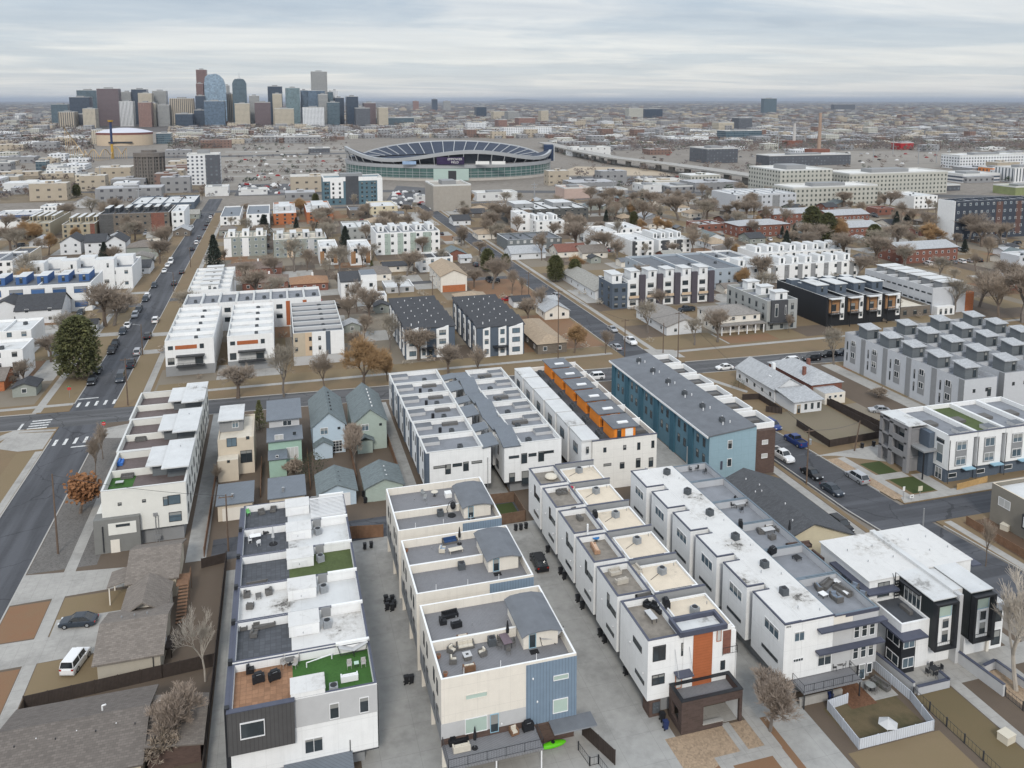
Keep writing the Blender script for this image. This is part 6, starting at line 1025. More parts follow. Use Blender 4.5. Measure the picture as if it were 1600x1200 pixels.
b.box('podium', MGREY, 38.4, 134.5, 0, 47.2, 174, 2.6); b.box('entry_stair', CONC, 44.5, 131.6, 0, 46.6, 132.9, 1.3)
for u, v, w, h in ((803, 714, 1.9, .5), (819, 716, 1.1, 1.9), (832, 710.5, 1.5, .6), (845.5, 713, 1.1, 1.9), (857.5, 706, 1.9, .5), (800, 746, 1.1, 1.7), (820.5, 746, 1.3, 2.5)): b.wS(133, u, v, w, h)
# row with orange penthouses
b = Bld('townhouse_row', 'white panelled townhouse row with bright orange roof penthouses', 'townhouse row', 58, 150)
b.part('wall', MB().shell(52.6, 130.4, 65.2, 172.6, 0, 9.5, 8.6, .25, cap=0), [WPANEL]); b.sheet('roof_deck', DROOF, 52.9, 130.7, 64.9, 172.3, 8.612); b.box('front_coping', NAVY, 52.5, 130.3, 9.5, 65.3, 130.7, 9.6)
for i in range(6):
    y0 = 130.5+7.0*i; dx = -.1*i
    b.box('side_bay', WHITE, 50.7+dx, y0+.5, 2.6, 52.58, y0+6.6, 9.4, top=WROOFC); b.box('bay_roof', WROOFC, 50.7+dx, y0+.3, 9.45, 54.0, y0+6.9, 9.75)
    b.win('W', 50.7+dx, y0+3.5, 7.2, 2.2, 1.8, FRD, GLB, mull=1); b.box('garage_door', MGREY, 52.5, y0+1.2, .1, 52.59, y0+5.8, 2.4)
    b.box('orange_penthouse', ORANGE, 57.0, y0+.6, 8.62, 61.2, y0+5.7, 11.2); b.box('penthouse_roof', GROOF, 56.6, y0+.15, 11.22, 61.8, y0+6.2, 11.42); b.box('skylight', FRW, 58.3, y0+1.8, 11.42, 60.3, y0+2.6, 11.62)
    b.win('S', y0+.6, 58.0, 9.9, .8, 2.0, FRD, GL, name='penthouse_door'); b.box('penthouse_panel', WHITE, 59.2, y0+.52, 8.9, 60.7, y0+.595, 10.9)
    b.ac(55.5, y0+3, 8.62, 0, ACD); b.ac(55.6, y0+4.6, 8.62, 0, ACD); b.box('dividing_wall', WHITE, 61.3, y0+6.6, 8.62, 64.9, y0+6.8, 10.0); b.box('deck_seating', FABG, 62.4, y0+3, 8.62, 64.4, y0+4, 9.1)
for u, v, w, h in ((918, 703, .5, 1.2), (945, 703, .6, .9), (976, 699, .6, .9), (998, 697, .6, 1.4), (1020, 694, .6, 1.4), (949, 726, 1.5, .5), (972, 727, .9, 1.2), (997, 723, .9, 1.8), (1017, 722, .9, 1.8)): b.wS(130.4, u, v, w, h)
# teal row
b = Bld('townhouse_row', 'teal townhouse row with dark sloping roof and a brown brick end bay', 'townhouse row', 80, 150)
b.box('wall', TEAL, 74.6, 128.0, 0, 84.4, 173.5, 8.7); b.part('roof', MB().slab([(74.1, 127.7, 8.75), (84.2, 127.7, 9.7), (84.2, 174, 9.7), (74.1, 174, 8.75)], .25), GROOF); b.box('roof_fascia', WHITE, 74.0, 127.6, 8.6, 74.15, 174, 9.0)
b.part('end_wall', MB().prism([(74.62, 127.92), (84.4, 127.92), (84.4, 127.995), (74.62, 127.995)], 0, lambda x, y: 8.72+(x-74.1)*.094), TEALL); b.box('brick_bay', BROWN, 84.42, 128.1, 0, 88.6, 173.4, 8.6)
for i in range(6):
    y0 = 128.6+7.45*i
    b.box('deep_teal_bay', TEALD, 74.3, y0+5.2, 0, 74.59, y0+7.0, 8.6); b.part('deck_parapet', MB().ring(84.0, y0+.4, 88.9, y0+6.6, 8.62, 9.7, .22), WHITE); b.sheet('roof_deck', DROOF, 84.3, y0+.7, 88.6, y0+6.3, 8.64)
    for yy in (1.2, 3.6): b.win('W', 74.6, y0+yy, 6.9, .9, 1.6, FRD); b.win('W', 74.6, y0+yy, 3.9, .9, 1.6, FRD)
    b.ac(79.6, y0+3.6, 9.5, .1*i, ACD); b.part('roof_vent', MB().cone(79, y0+2.2, 9.3, 10.0, .1, .1, 6), FRW); b.part('roof_vent', MB().cone(80.6, y0+2.4, 9.4, 10.1, .1, .1, 6), FRW); b.part('roof_vent', MB().cone(80.4, y0+4.9, 9.4, 10.1, .08, .08, 6), FRW); b.box('deck_seating', FABG, 85, y0+3, 8.66, 87.4, y0+4.2, 9.2)
b.wS(127.92, 1140.5, 694.5, .95, 1.7, fr=FRW); b.wS(127.92, 1139.5, 722.5, .95, 1.6, fr=FRW)
for z in (6.3, 3.6): b.win('S', 128.1, 86.4, z, 1.3, .9, FRW, GLW)
b.box('downspout_box', NAVY, 77.0, 127.8, 2.2, 77.4, 127.9, 3.8)

def auto_win(b, face, plane, a0, a1, zs, n, w, h, fr=FRD, gl=GL, skip=None, mull=0):
    for z in zs:
        for i in range(n):
            if skip and skip(i, z): continue
            b.win(face, plane, a0+(a1-a0)*(i+.5)/n, z, w, h, fr, gl, mull)
def trow(label, box, h, wall, n=5, axis='y', deck=DECK2, capm=None, sw=None, ww=None, zs=(7.3, 4.4), fr=FRD, gl=GL, pent=None, panels=(), group=None, name='townhouse_row', cat='townhouse row', ac=True, bay=None):
    x0, y0, x1, y1 = box; b = Bld(name, label, cat, (x0+x1)/2, (y0+y1)/2, group); capm = capm or mat('pale_cap', (.6, .6, .6))
    for i in range(n):
        if axis == 'y': q = (x0, y0+(y1-y0)*i/n, x1, y0+(y1-y0)*(i+1)/n-.05)
        else: q = (x0+(x1-x0)*i/n, y0, x0+(x1-x0)*(i+1)/n-.05, y1)
        b.part('wall', MB().shell(*q, 0, h, h-.9, .25, cap=1), [wall, capm]); b.sheet('roof_deck', deck, q[0]+.27, q[1]+.27, q[2]-.27, q[3]-.27, h-.885)
        cx_, cy_ = (q[0]+q[2])/2, (q[1]+q[3])/2; lx, ly = q[2]-q[0], q[3]-q[1]
        if ac: b.ac(q[0]+lx*.62, q[1]+ly*.4, h-.88, .1*i, ACD)
        if pent:
            fx0, fx1, fy0, fy1, ph, pm, pr = pent; e = (q[0]+lx*fx0, q[1]+ly*fy0, q[0]+lx*fx1, q[1]+ly*fy1)
            b.box('stair_penthouse', pm, e[0], e[1], h-.88, e[2], e[3], h+ph); b.box('penthouse_roof', pr, e[0]-.3, e[1]-.3, h+ph+.01, e[2]+.3, e[3]+.3, h+ph+.22); b.win('S', e[1], (e[0]+e[2])/2, h+ph-1.3, .8, 1.7, FRD, GL, name='penthouse_door')
        if bay:
            fa, fb_, d, z0_, z1_, bm = bay
            if axis == 'x': b.box('bay', bm, q[0]+lx*fa, y0-d, z0_, q[0]+lx*fb_, y0-.005, z1_)
            else: b.box('bay', bm, x0-d, q[1]+ly*fa, z0_, x0-.005, q[1]+ly*fb_, z1_)
        if axis == 'x' and sw: auto_win(b, 'S', y0-(bay[2] if bay and sw[3:] else 0), q[0]+lx*sw[4] if sw[4:] else q[0], q[0]+lx*sw[5] if sw[4:] else q[2], zs, sw[0], sw[1], sw[2], fr, gl)
        if axis == 'y' and ww: auto_win(b, 'W', x0, q[1], q[3], zs, ww[0], ww[1], ww[2], fr, gl)
        if axis == 'x' and i < n-1: pass
    if axis == 'y' and sw: auto_win(b, 'S', y0, x0, x1, zs, sw[0], sw[1], sw[2], fr, gl)
    if axis == 'x' and ww: auto_win(b, 'W', x0, y0, y1, zs, ww[0], ww[1], ww[2], fr, gl)
    for face, a0, a1, z0_, z1_, m in panels:
        if face == 'S': b.box('facade_panel', m, a0, y0-.06, z0_, a1, y0-.005, z1_)
        else: b.box('facade_panel', m, x0-.06, a0, z0_, x0-.005, a1, z1_)
    return b
def house(label, box, he, hr, axis, wall, roof, kind='gable', sw=2, ww=3, name='house', group=None, chim=None, two=False, fr=FRW):
    x0, y0, x1, y1 = box; b = Bld(name, label, 'house' if name != 'garage' else 'garage', (x0+x1)/2, (y0+y1)/2, group)
    if kind == 'hip': b.box('wall', wall, x0, y0, 0, x1, y1, he); b.part('roof', MB().hip(x0, y0, x1, y1, he+.02, hr), roof)
    else: b.part('wall', MB().gable_wall(x0, y0, x1, y1, 0, he, hr-.02, axis), wall); b.part('roof', MB().gable(x0, y0, x1, y1, he, hr, axis), roof)
    zs = (1.6,) if not two else (1.6, 4.4)
    if sw: auto_win(b, 'S', y0, x0, x1, zs, sw, 1.1, 1.2, fr)
    if ww: auto_win(b, 'W', x0, y0, y1, zs, ww, 1.1, 1.2, fr)
    if chim: b.box('chimney', chim, (x0+x1)/2+1, (y0+y1)/2, he, (x0+x1)/2+1.7, (y0+y1)/2+.7, hr+.9)
    return b
# east of the avenue, near
WHITEC = mat('white_clapboard', (.72, .73, .74), .05, 1, kind='lap', p=.2)
b = house('white cottage with pale grey gable roof and low front porch wing', (109.6, 159.5, 117.5, 176), 3.3, 5.6, 'y', WHITEC, SHL, ww=5, chim=WHITE)
b.box('porch_wall', WHITEC, 109.9, 152.2, 0, 117, 159.4, 2.7); b.part('porch_roof', MB().slab([(109.4, 151.8, 2.75), (117.5, 151.8, 2.75), (117.5, 159.3, 3.5), (109.4, 159.3, 3.5)], .18), SHL); auto_win(b, 'S', 152.2, 112, 117, (1.5,), 3, .9, 1.6, FRW); b.win('S', 152.2, 111, 1.1, .9, 2.0, WOODY, GL, name='front_door'); b.box('skylight', FRW, 111.5, 164, 4.55, 112.5, 165, 4.75)
b = house('brick cottage with pale grey hip roof and two red chimneys', (119.6, 159.5, 128, 177), 3.4, 5.6, 'y', RBRICK, SHL, 'hip', chim=RBRICK); b.box('chimney', RBRICK, 120.6, 164, 3.4, 121.3, 164.7, 6.2); b.box('rear_room', CREAM, 120, 155, 0, 125.5, 159.4, 2.8, top=SHL); auto_win(b, 'S', 155, 120.6, 125, (1.9,), 3, .8, .7, FRW)
b = Bld('townhouse_row', 'white and slate townhouses with grey balcony tower and turf roof decks at the drive corner', 'townhouse row', 128, 120)
for i in range(4):
    x0 = 116.4+6.5*i; b.box('wall', WHITE, x0, 115.2, 2.6, x0+5.6, 128.6, 8.4); b.part('parapet', MB().ring(x0, 115.2, x0+6.4, 128.6, 8.4, 9.3, .25), WHITE); b.sheet('roof_deck', TURF2 if i == 1 else DECK2, x0+.25, 115.5, x0+6.1, 128.4, 8.43); b.box('recess_wall', BGREY, x0+5.62, 115.9, 0, x0+6.48, 128.6, 8.39); b.box('slate_base', BGREY, x0, 115.6, 0, x0+5.6, 128.4, 2.59)
    b.box('grey_panel', MGREY, x0+1.5, 115.13, 3.2, x0+4.1, 115.19, 8.0); b.win('S', 115.13, x0+2.8, 7.1, 2.2, 1.7, FRW, GLB, mull=1); b.win('S', 115.13, x0+2.8, 4.2, 2.2, 1.6, FRW, GLB, mull=1); b.win('S', 115.6, x0+1.6, 1.3, 1.9, .9, FRW); b.box('cap', NAVY, x0-.05, 115.1, 9.3, x0+6.45, 115.5, 9.4); b.part('downspout', MB().tube((x0+.1, 115.05, 0), (x0+.1, 115.05, 8.4), .06, n=5), FRD); b.box('roof_hatch', LGREY, x0+3.6, 116.5, 8.44, x0+5.8, 118.5, 9.1, top=GROOF); b.box('deck_seating', FABG, x0+1, 121, 8.44, x0+3, 123, 9.0); b.box('door_canopy', LIGHTB, x0+3.2, 114.2, 2.6, x0+5.6, 115.5, 2.75)
b.win('W', 116.4, 117.2, 5.2, 1.6, 3.6, FRW, GLB, bars=1); b.win('W', 116.4, 117.2, 7.6, 1.8, .8, FRD); b.win('W', 116.4, 117.2, 1.3, 1.6, 2.2, FRW, mull=1)
TWG_ = mat('grey_tower_stucco', (.25, .245, .25), .08, 1)
for z in (2.8, 5.6, 8.4): b.box('balcony_floor', TWG_, 112.2, 121.0, z, 116.3, 128.2, z+.3); b.box('balcony_front', TWG_, 112.2, 121.6, z+.3, 112.4, 124.6, z+1.1)
for p in ((112.2, 120.6, 112.9, 121.6), (112.2, 124.6, 112.9, 125.6), (112.2, 127.4, 112.9, 128.2)): b.box('tower_pier', TWG_, p[0], p[1], 0, p[2], p[3], 9.3)
b.box('tower_wall', TWG_, 113.5, 121.2, 0, 116.35, 128.1, 8.35); b.box('slate_stair_wall', BGREY, 115.2, 118.6, 0, 116.38, 121.1, 8.6); b.box('corner_balcony', MGREY, 113.2, 117.6, 5.3, 116.3, 121.1, 5.6); b.box('corner_post', BLACK, 113.2, 117.6, 0, 113.4, 117.8, 5.3); b.box('roof_edge', WROOFC, 112.1, 120.5, 9.3, 116.3, 128.3, 9.45)
for z in (4.2, 7.0): b.win('W', 113.5, 123.2, z, 2.2, 1.8, FRD); b.win('W', 113.5, 126.4, z, 1.6, 1.8, FRD)
b = Bld('modern_house', 'taupe stucco house with flat roof cut off at the right edge', 'house', 120, 100); b.part('wall', MB().shell(113.2, 91, 128, 102.6, 0, 6.6, 5.9, .25, cap=1), [TAUPE, BEIGE]); b.sheet('flat_roof', WROOFC, 113.5, 91.3, 127.7, 102.3, 5.92); b.win('W', 113.2, 100, 4.2, 2.3, 1.5, FRW, GLW, mull=1); b.win('W', 113.2, 94.6, 3.4, 2.0, 1.7, FRW, GLW); b.box('bay', FRD, 112.4, 93.4, 2.2, 113.19, 95.9, 4.6); b.win('W', 112.4, 94.6, 3.4, 2.0, 1.7, FRW, GLW); b.ac(118, 98, 5.92); b.win('S', 91, 120, 4, 2, 1.4, FRW)
PG = mat('pale_grey_blue_siding', (.55, .565, .59), .05, 1, kind='lap', p=.3)
for j, (xa, xb, ya, yb, lab) in enumerate(((142.6, 151.5, 138.2, 177.5, 'pale grey townhouse row with slate stripes and shed penthouses facing the long fence'), (155, 163.5, 139.5, 178, 'pale grey townhouse row with shed penthouses, second from the long fence'), (167, 175.5, 141, 179, 'pale grey townhouse row with shed penthouses, third from the long fence'), (179, 188, 142, 180, 'pale grey townhouse row with shed penthouses at the right frame edge'))):
    b = Bld('townhouse_row', lab, 'townhouse row', xa, ya)
    for i in range(5):
        y0 = ya+(yb-ya)*i/5; y1 = y0+(yb-ya)/5-.06
        b.part('wall', MB().shell(xa, y0, xb, y1, 0, 9.5, 8.6, .22), [PG, MGREY]); b.sheet('roof_deck', DECK2, xa+.25, y0+.25, xb-.25, y1-.25, 8.62); b.box('slate_stripe', MGREY, xa-.05, y0, 0, xa-.004, y0+1.5, 9.45); b.box('slate_panel', MGREY, xa-.06, y0+3.4, 2.0, xa-.004, y0+5.4, 7.4)
        for z in (7.3, 4.2): b.win('W', xa-.06, y0+4.4, z, 1.5, 1.5, FRW, mull=1)
        b.win('W', xa, y0+6.6, 6.2, .4, 2.2, FRD); b.win('W', xa, y0+6.6, 3.2, .4, 2.2, FRD)
        b.part('stair_penthouse', MB().prism([(xa+2.6, y0+2.6), (xa+6.2, y0+2.6), (xa+6.2, y0+5.8), (xa+2.6, y0+5.8)], 8.62, lambda x, y: 11.2+(y-y0-2.4)*.15), SAGE if False else mat('slate_panel', (.2, .2, .2))); b.part('shed_roof', MB().slab([(xa+2.3, y0+2.2, 11.15), (xa+6.6, y0+2.2, 11.15), (xa+6.6, y0+6.2, 11.75), (xa+2.3, y0+6.2, 11.75)], .18), SHL); b.win('S', y0+2.6, xa+5.2, 9.8, .9, 2.0, FRD, GL, name='penthouse_door')
    auto_win(b, 'S', ya, xa+1, xb-1, (6.8,), 2, .7, .8); b.win('S', ya, xb-2, 6.2, 1.0, 2.0, FRD, GL)
# ================================================================ BLOCKS NORTH OF THE CROSS STREET
PLUM = mat('plum_siding', (.09, .08, .095), .12, 1, kind='lap', p=.3); BRN2 = mat('brown_block', (.17, .145, .12), .15, 1, kind='brick', p=2); BLUEW = mat('royal_blue_panel', (.06, .13, .30), .1, 1); FG = mat('facade_grey', (.36, .37, .36), .08, 1, kind='lap', p=.3); PBG = mat('pale_bluegrey_siding', (.38, .43, .48), .07, 1, kind='lap', p=.3)
WR = WROOFC
for lab, bx, h, g in (('white townhouse row end on to the cross street, orange stripe, nearest left avenue', (-28.9, 218.2, -17.2, 253), 9.5, 0), ('white townhouse row with orange stripe over its porch, second from the left avenue', (-13.9, 218.2, -2.3, 253), 9.5, 0)):
    b = trow(' '.join(lab.split()[:15]) if g else lab.replace(' end on to the cross street,', ' with').replace(' over its porch', ''), bx, h, WHITE, 5, 'y', WROOFC, pent=None, ww=(1, 1.0, 1.6)); x0, y0 = bx[0], bx[1]
    b.box('orange_panel', RUST, x0+2.4, y0-.08, 7.0, x0+7.6, y0-.01, 8.0); b.win('S', y0, x0+1.3, 7.5, 1.2, 1.0); b.win('S', y0, x0+8.8, 7.5, 1.0, 1.2); b.box('porch_canopy', FRD, x0+2.6, y0-1.6, 5.2, x0+9.4, y0-.01, 5.5); b.box('porch_recess', mat('pale_recess', (.5, .5, .49)), x0+2.8, y0-.05, 2.9, x0+9.2, y0-.006, 5.15); b.win('S', y0-.05, x0+8.0, 4.0, 1.9, 2.1, FRD); b.win('S', y0, x0+1.3, 4.0, 1.6, 1.8, mull=1, bars=1); b.box('grey_base', MGREY, x0-.06, y0-.1, 0, bx[2]+.06, y0-.01, 2.7); b.box('balcony', FRD, x0+2.6, y0-1.7, 2.6, x0+9.4, y0-.02, 2.85); b.rail([(x0+2.7, y0-1.65), (x0+9.3, y0-1.65)], 2.85, .9)
b = trow('pale townhouse row with tan and white end wall and dark roof strips', (2.6, 218, 15.8, 252), 9.0, LGREY, 6, 'y', GROOF, ww=(1, 1, 1.6))
for x0, x1, m in ((2.6, 5.6, TAN), (5.65, 7.4, mat('sand_panel', (.6, .46, .32), .06, 1)), (7.45, 11, WHITE), (11.05, 12.2, BGREY), (12.25, 15.8, WHITE)): b.box('facade_panel', m, x0, 217.92, 2.6, x1, 217.99, 8.95)
for x in (3.4, 7.0, 9.4): b.win('S', 217.92, x, 7.2, .7, 1.1, FRD); b.win('S', 217.92, x, 4.6, .7, 1.1, FRD)
b = trow('long white row with rust fins running across behind the two orange-striped rows', (-28.6, 258.5, 12, 273), 9.0, WHITE, 8, 'x', DECK2, sw=(1, 1.8, 1.4), zs=(6.6, 3.6))
for i in range(1, 8): b.box('rust_fin', RUST, -28.6+5.08*i-.6, 258.42, .5, -28.6+5.08*i+.6, 258.49, 8.2)
trow('white roofed row above the rust-finned row beside the left avenue', (-29.2, 278, -16, 315), 9.0, WHITE, 5, 'y', WROOFC, sw=(3, 1, 1.2), pent=(.3, .7, .5, .85, .9, WHITE, WROOFC))
# charcoal gabled pair
for lab, x0, x1, ya, yb in (('charcoal gabled townhouse row with white bays, left of the pair', 31.8, 45.6, 215.2, 247), ('charcoal gabled townhouse row with white bays, right of the pair', 51, 64.4, 211.5, 243.5)):
    b = Bld('townhouse_row', lab, 'townhouse row', (x0+x1)/2, ya)
    b.box('wall', BGREY, x0, ya, 0, x1, yb, 8.4)
    for i in range(5):
        y0 = ya+(yb-ya)*i/5; y1 = y0+(yb-ya)/5; b.part('roof', MB().slab([(x0-.3, y0-.2, 8.4+.35*(i % 2)), (x1+.3, y0-.2, 8.4+.35*(i % 2)), (x1+.3, y1, 9.5), (x0-.3, y1, 9.5)], .2), SHD)
        b.box('white_bay', WHITE, x0-.3, y0+1.2, .8, x0-.01, y0+3.4, 8.2); b.win('W', x0-.3, y0+2.3, 6.6, 1.0, 1.6); b.win('W', x0-.3, y0+2.3, 3.6, 1.0, 1.6)
        for k in range(5): b.vent(x0+2+k*2.3, y0+1.5+(k*1.7) % 4, 9.0, .6, .12, FRW)
    for a, w, m in ((.3, 3.4, WHITE), (4.2, 1.7, WHITE), (8.6, 3.4, WHITE)) if x0 < 40 else ((1.6, 2.0, WHITE), (6.0, 2.2, WHITE), (9.0, 4.0, WHITE)):
        b.part('gable_bay', MB().prism([(x0+a, ya-.35), (x0+a+w, ya-.35), (x0+a+w, ya-.01), (x0+a, ya-.01)], 0, lambda x, y, a=a: 8.0+(x-x0-a)*.25), m)
        for z in (7.0, 4.5, 1.7): b.win('S', ya-.35, x0+a+w/2, z, w*.55, 1.4, FRD, GLB, mull=1)
    b.box('porch_roof', BLACK, x0+4.4, ya-2, 2.9, x0+8.4, ya-.02, 3.15); b.win('S', ya, x0+7, 1.3, .9, 2.2, name='front_door')
# white and plum row
b = trow('white and plum-striped three-storey townhouse row with stair penthouses along the far corner', (113.2, 251, 146, 262), 9.6, WHITE, 5, 'x', DECK2, pent=(.4, .9, .3, .8, 2.0, WHITE, WR), sw=(1, 2.2, 1.6, 0, .12, .5), zs=(7.3, 4.4, 1.5))
for i in range(5): x = 113.2+6.56*i; b.box('plum_fin', PLUM, x+4.1, 249.9, 0, x+6.2, 250.95, 9.6+1.6); b.box('balcony', BGREY, x+.4, 250.2, 3.0, x+4.0, 250.95, 3.2); b.box('balcony_front', mat('sand_panel', (.6, .46, .32)), x+.4, 250.2, 3.2, x+4.0, 250.3, 4.1)
b = trow('white end house with dark balconies left of the plum-striped row', (107.2, 250, 112.8, 262), 8.8, BGREY, 1, 'x', DECK2, pent=(.25, .9, .3, .9, 2.2, WHITE, WR), sw=(2, 1.3, 1.5), ww=(2, 1.5, 1.8), zs=(6.6, 3.8, 1.3))
trow('long pale blue-grey apartment row behind the plum-striped row', (134, 268, 168, 300), 7.6, PBG, 3, 'x', GROOF, sw=(3, .9, 1.2), ww=(5, .9, 1.1), zs=(5.6, 2.6))
b = trow('charcoal and taupe townhouse row beside the cream porch house', (142.3, 212.8, 153, 236), 9.4, FG, 3, 'y', DECK2, pent=(.4, .8, .3, .7, 1.8, WHITE, WR), sw=(3, 1, 2.0), ww=(2, 1.0, 1.8), zs=(7.2, 4.4, 1.5)); b.box('charcoal_corner', DGREY, 143.5, 212.1, 2.9, 149.2, 212.78, 9.5); b.box('balcony_slab', DGREY, 142.6, 211.4, 2.6, 151.5, 212.78, 2.85); b.win('S', 212.1, 145.2, 6.4, 1.1, 4, FRW); b.win('S', 212.1, 148.4, 6.4, .5, 3, FRW)
b = trow('black townhouse row with timber balconies and dark roof rooms', (162.6, 211.5, 190.5, 238), 9.4, BLACK, 4, 'x', GROOF, pent=(.15, .75, .25, .55, 2.2, BGREY, WR), ac=False)
for i in range(4):
    x = 162.6+6.97*i; b.box('timber_balcony', mat('honey_timber', (.36, .20, .10), .15, 2, kind='seam', p=.3), x+.8, 211.35, 4.4, x+4.6, 211.49, 9.0); b.box('white_bay', WHITE, x+4.9, 211.2, 2.0, x+6.3, 211.49, 9.2); b.win('S', 211.35, x+2.6, 6, 1.6, 2.2, FRD, GL); b.win('S', 211.2, x+5.6, 6.6, .9, 1.5); b.win('S', 211.2, x+5.6, 3.4, .9, 1.5); b.box('canopy', WR, x+.4, 209.6, 9.0, x+5.0, 211.3, 9.2); b.box('balcony_floor', FRD, x+.6, 209.9, 4.1, x+4.8, 211.3, 4.35); b.rail([(x+.6, 210), (x+4.8, 210)], 4.35, .9, m=FRW); b.box('post', BLACK, x+.4, 209.7, 0, x+.6, 209.9, 9.0)
    for k in range(3): b.box('stair_penthouse', BGREY, x+1, 219+6.2*k, 8.55, x+4.6, 222+6.2*k, 10.6, top=WR)
b = trow('white stepped townhouse row with slit windows right of the black row', (205.6, 214.5, 219, 247), 9.0, PG, 6, 'y', GROOF, ww=(2, 1.8, .5), pent=(.35, .95, .2, .9, 1.2, MGREY, WR), zs=(6.8, 3.8)); b.box('brick_end', OBRICK, 219.1, 215, 0, 223, 222, 6.5); b.box('end_porch', WHITE, 206, 212.6, 0, 213, 214.4, 3.0); auto_win(b, 'S', 212.6, 206.4, 212.6, (1.4,), 3, .9, 1.8)
trow('low brick building with pale flat roof between black and white rows', (192.5, 214, 204.5, 228), 3.6, BRN2, 1, 'x', mat('beige_roof', (.66, .6, .5)), ac=False, sw=(3, 1.4, 1.6), zs=(1.6,), name='brick_building', cat='building')
b = house('cream house with columned porch and grey hip roof', (126, 214, 140.8, 226), 5.4, 7.2, 'x', CREAM, SHT if 0 else mat('grey_tan_shingle', (.27, .25, .23), .15, 2, kind='shingle'), 'hip', sw=4, two=True); b.box('porch_roof', mat('grey_tan_shingle', (.27, .25, .23)), 125.6, 211.2, 2.9, 141.2, 213.95, 3.2)
for k in range(6): b.box('porch_column', FRW, 126.2+2.85*k, 211.5, 0, 126.5+2.85*k, 211.8, 2.9)
house('low grey-roofed house with white gable in the corner yard', (110.6, 216.5, 122.3, 238), 2.8, 4.6, 'y', WHITEC, mat('grey_tan_shingle', (.27, .25, .23)), sw=2)
house('white long house with grey gable roof beside two dark pines', (106.6, 264, 116.2, 298), 3.2, 5.6, 'y', WHITEC, mat('warm_grey_shingle', (.33, .32, .29), .12, 2, kind='shingle'), sw=2, ww=5)
house('tan-roofed brick ranch house beside the right charcoal row', (67.8, 209.5, 76.3, 235), 3.0, 4.6, 'y', BRN2, SHT, 'hip', sw=2, ww=4); b = house('cream gabled block with tan roof and brick base above the charcoal rows', (56.4, 290, 66.2, 313), 6.0, 8.2, 'y', CREAM, SHT, sw=0, ww=4, two=True); b.box('brick_base', OBRICK, 57, 289.9, 0, 65.6, 289.99, 2.6)
# north centre: modern whites and older roofs
def fpr(z, uL, uR, vF, uB, vB): return fp(z, (uL, vF), (uR, vF), (uB, vB))
def quick(lab, uL, uR, vr, vbase, vback, wall, roof, name='apartment_block', cat='apartment block', nS=4, fl=None, ww=0, fr=FRD, gl=GL, wh=1.3, wwid=1.2, pents=0, pm=None, bands=(), base=None):
    """block whose near roof edge spans uL..uR at row vr and whose foot is at row vbase"""
    xm, ym = G((uL+uR)/2, vbase); d_ = xm*FX+ym*FY; h = (vbase-vr)/F*d_*1.02
    xa, ya = G(uL, vr, h); xb, yb = G(uR, vr, h); ys = (ya+yb)/2; yk = G((uL+uR)/2, vback, h)[1]; fl = fl or max(1, round(h/3.1))
    b = Bld(name, lab, cat, (xa+xb)/2, ys); b.part('wall', MB().shell(xa, ys, xb, yk, 0, h, h-.7, .3), [wall, WHITE]); b.sheet('flat_roof', roof, xa+.3, ys+.3, xb-.3, yk-.3, h-.68); b.h = h; [b.ac(xa+(xb-xa)*(k+.5)/max(1, nS//2), ys+(yk-ys)*(.35+.3*(k % 2)), h-.66, k, ACD) for k in range(max(1, nS//2))]; [b.box('roof_divider', wall, xa+(xb-xa)*k/(nS//2)-.12, ys+.3, h-.7, xa+(xb-xa)*k/(nS//2)+.12, yk-.3, h-.05) for k in range(1, nS//2)]; b.x0, b.x1, b.y0, b.y1 = xa, xb, ys, yk
    zs = [h/fl*(k+.55) for k in range(fl)]; auto_win(b, 'S', ys, xa, xb, zs, nS, wwid, wh, fr, gl)
    if ww and xa > 0: auto_win(b, 'W', xa, ys, yk, zs, ww, wwid, wh, fr, gl)
    for k in range(pents): q = (yk-ys); px = xa+(xb-xa)*(k+.25)/pents; b.box('stair_penthouse', pm or wall, px, ys+q*.3, h-.66, px+(xb-xa)/pents*.5, ys+q*.75, h+1.9, top=WR); b.win('S', ys+q*.3, px+(xb-xa)/pents*.25, h+.7, .9, 1.9, FRD)
    for f0, f1, z0_, z1_, m in bands: b.box('facade_panel', m, xa+(xb-xa)*f0, ys-.04, h*z0_, xa+(xb-xa)*f1, ys-.005, h*z1_)
    return b
quick('white and orange flats with blue penthouses at the left edge', -20, 137, 446, 492, 428, WHITE, GROOF, nS=5, fl=2, pents=5, pm=BLUEW, gl=glass('blue_glass', (.06, .12, .25)), wwid=4.0, wh=2.2)
for lab, a in (('white cube house with tall stair tower nearest the left avenue, left side', (150, 205, 418, 453, 402)), ('white cube house with tall stair tower, middle of three', (97, 143, 420, 450, 404)), ('white cube house with tall stair tower, farthest left of three', (45, 92, 424, 452, 406))):
    b = quick(lab, *a, WHITE, DECK2, 'modern_house', 'house', 3, 2, gl=GLB); w_ = b.x1-b.x0; b.box('stair_tower', WHITE, b.x0-.1, b.y0-.3, 0, b.x0+w_*.52, b.y0+6, b.h+3.2, top=WR); b.win('S', b.y0-.3, b.x0+w_*.35, b.h+1, .7, 1.6); b.win('S', b.y0-.3, b.x0+w_*.3, b.h*.4, 1.6, 1.3); b.box('rear_tower', WHITE, b.x0+w_*.4, b.y0+8, 0, b.x0+w_*.95, b.y0+14, b.h+2.8, top=WR)
quick('tan rounded-corner flats left of the white cubes', 14, 46, 396, 424, 386, TAN, DROOF, nS=3, fl=3); quick('white flats with dark window bands at the far left edge', -30, 17, 408, 446, 394, WHITE, GROOF, nS=4, fl=3)
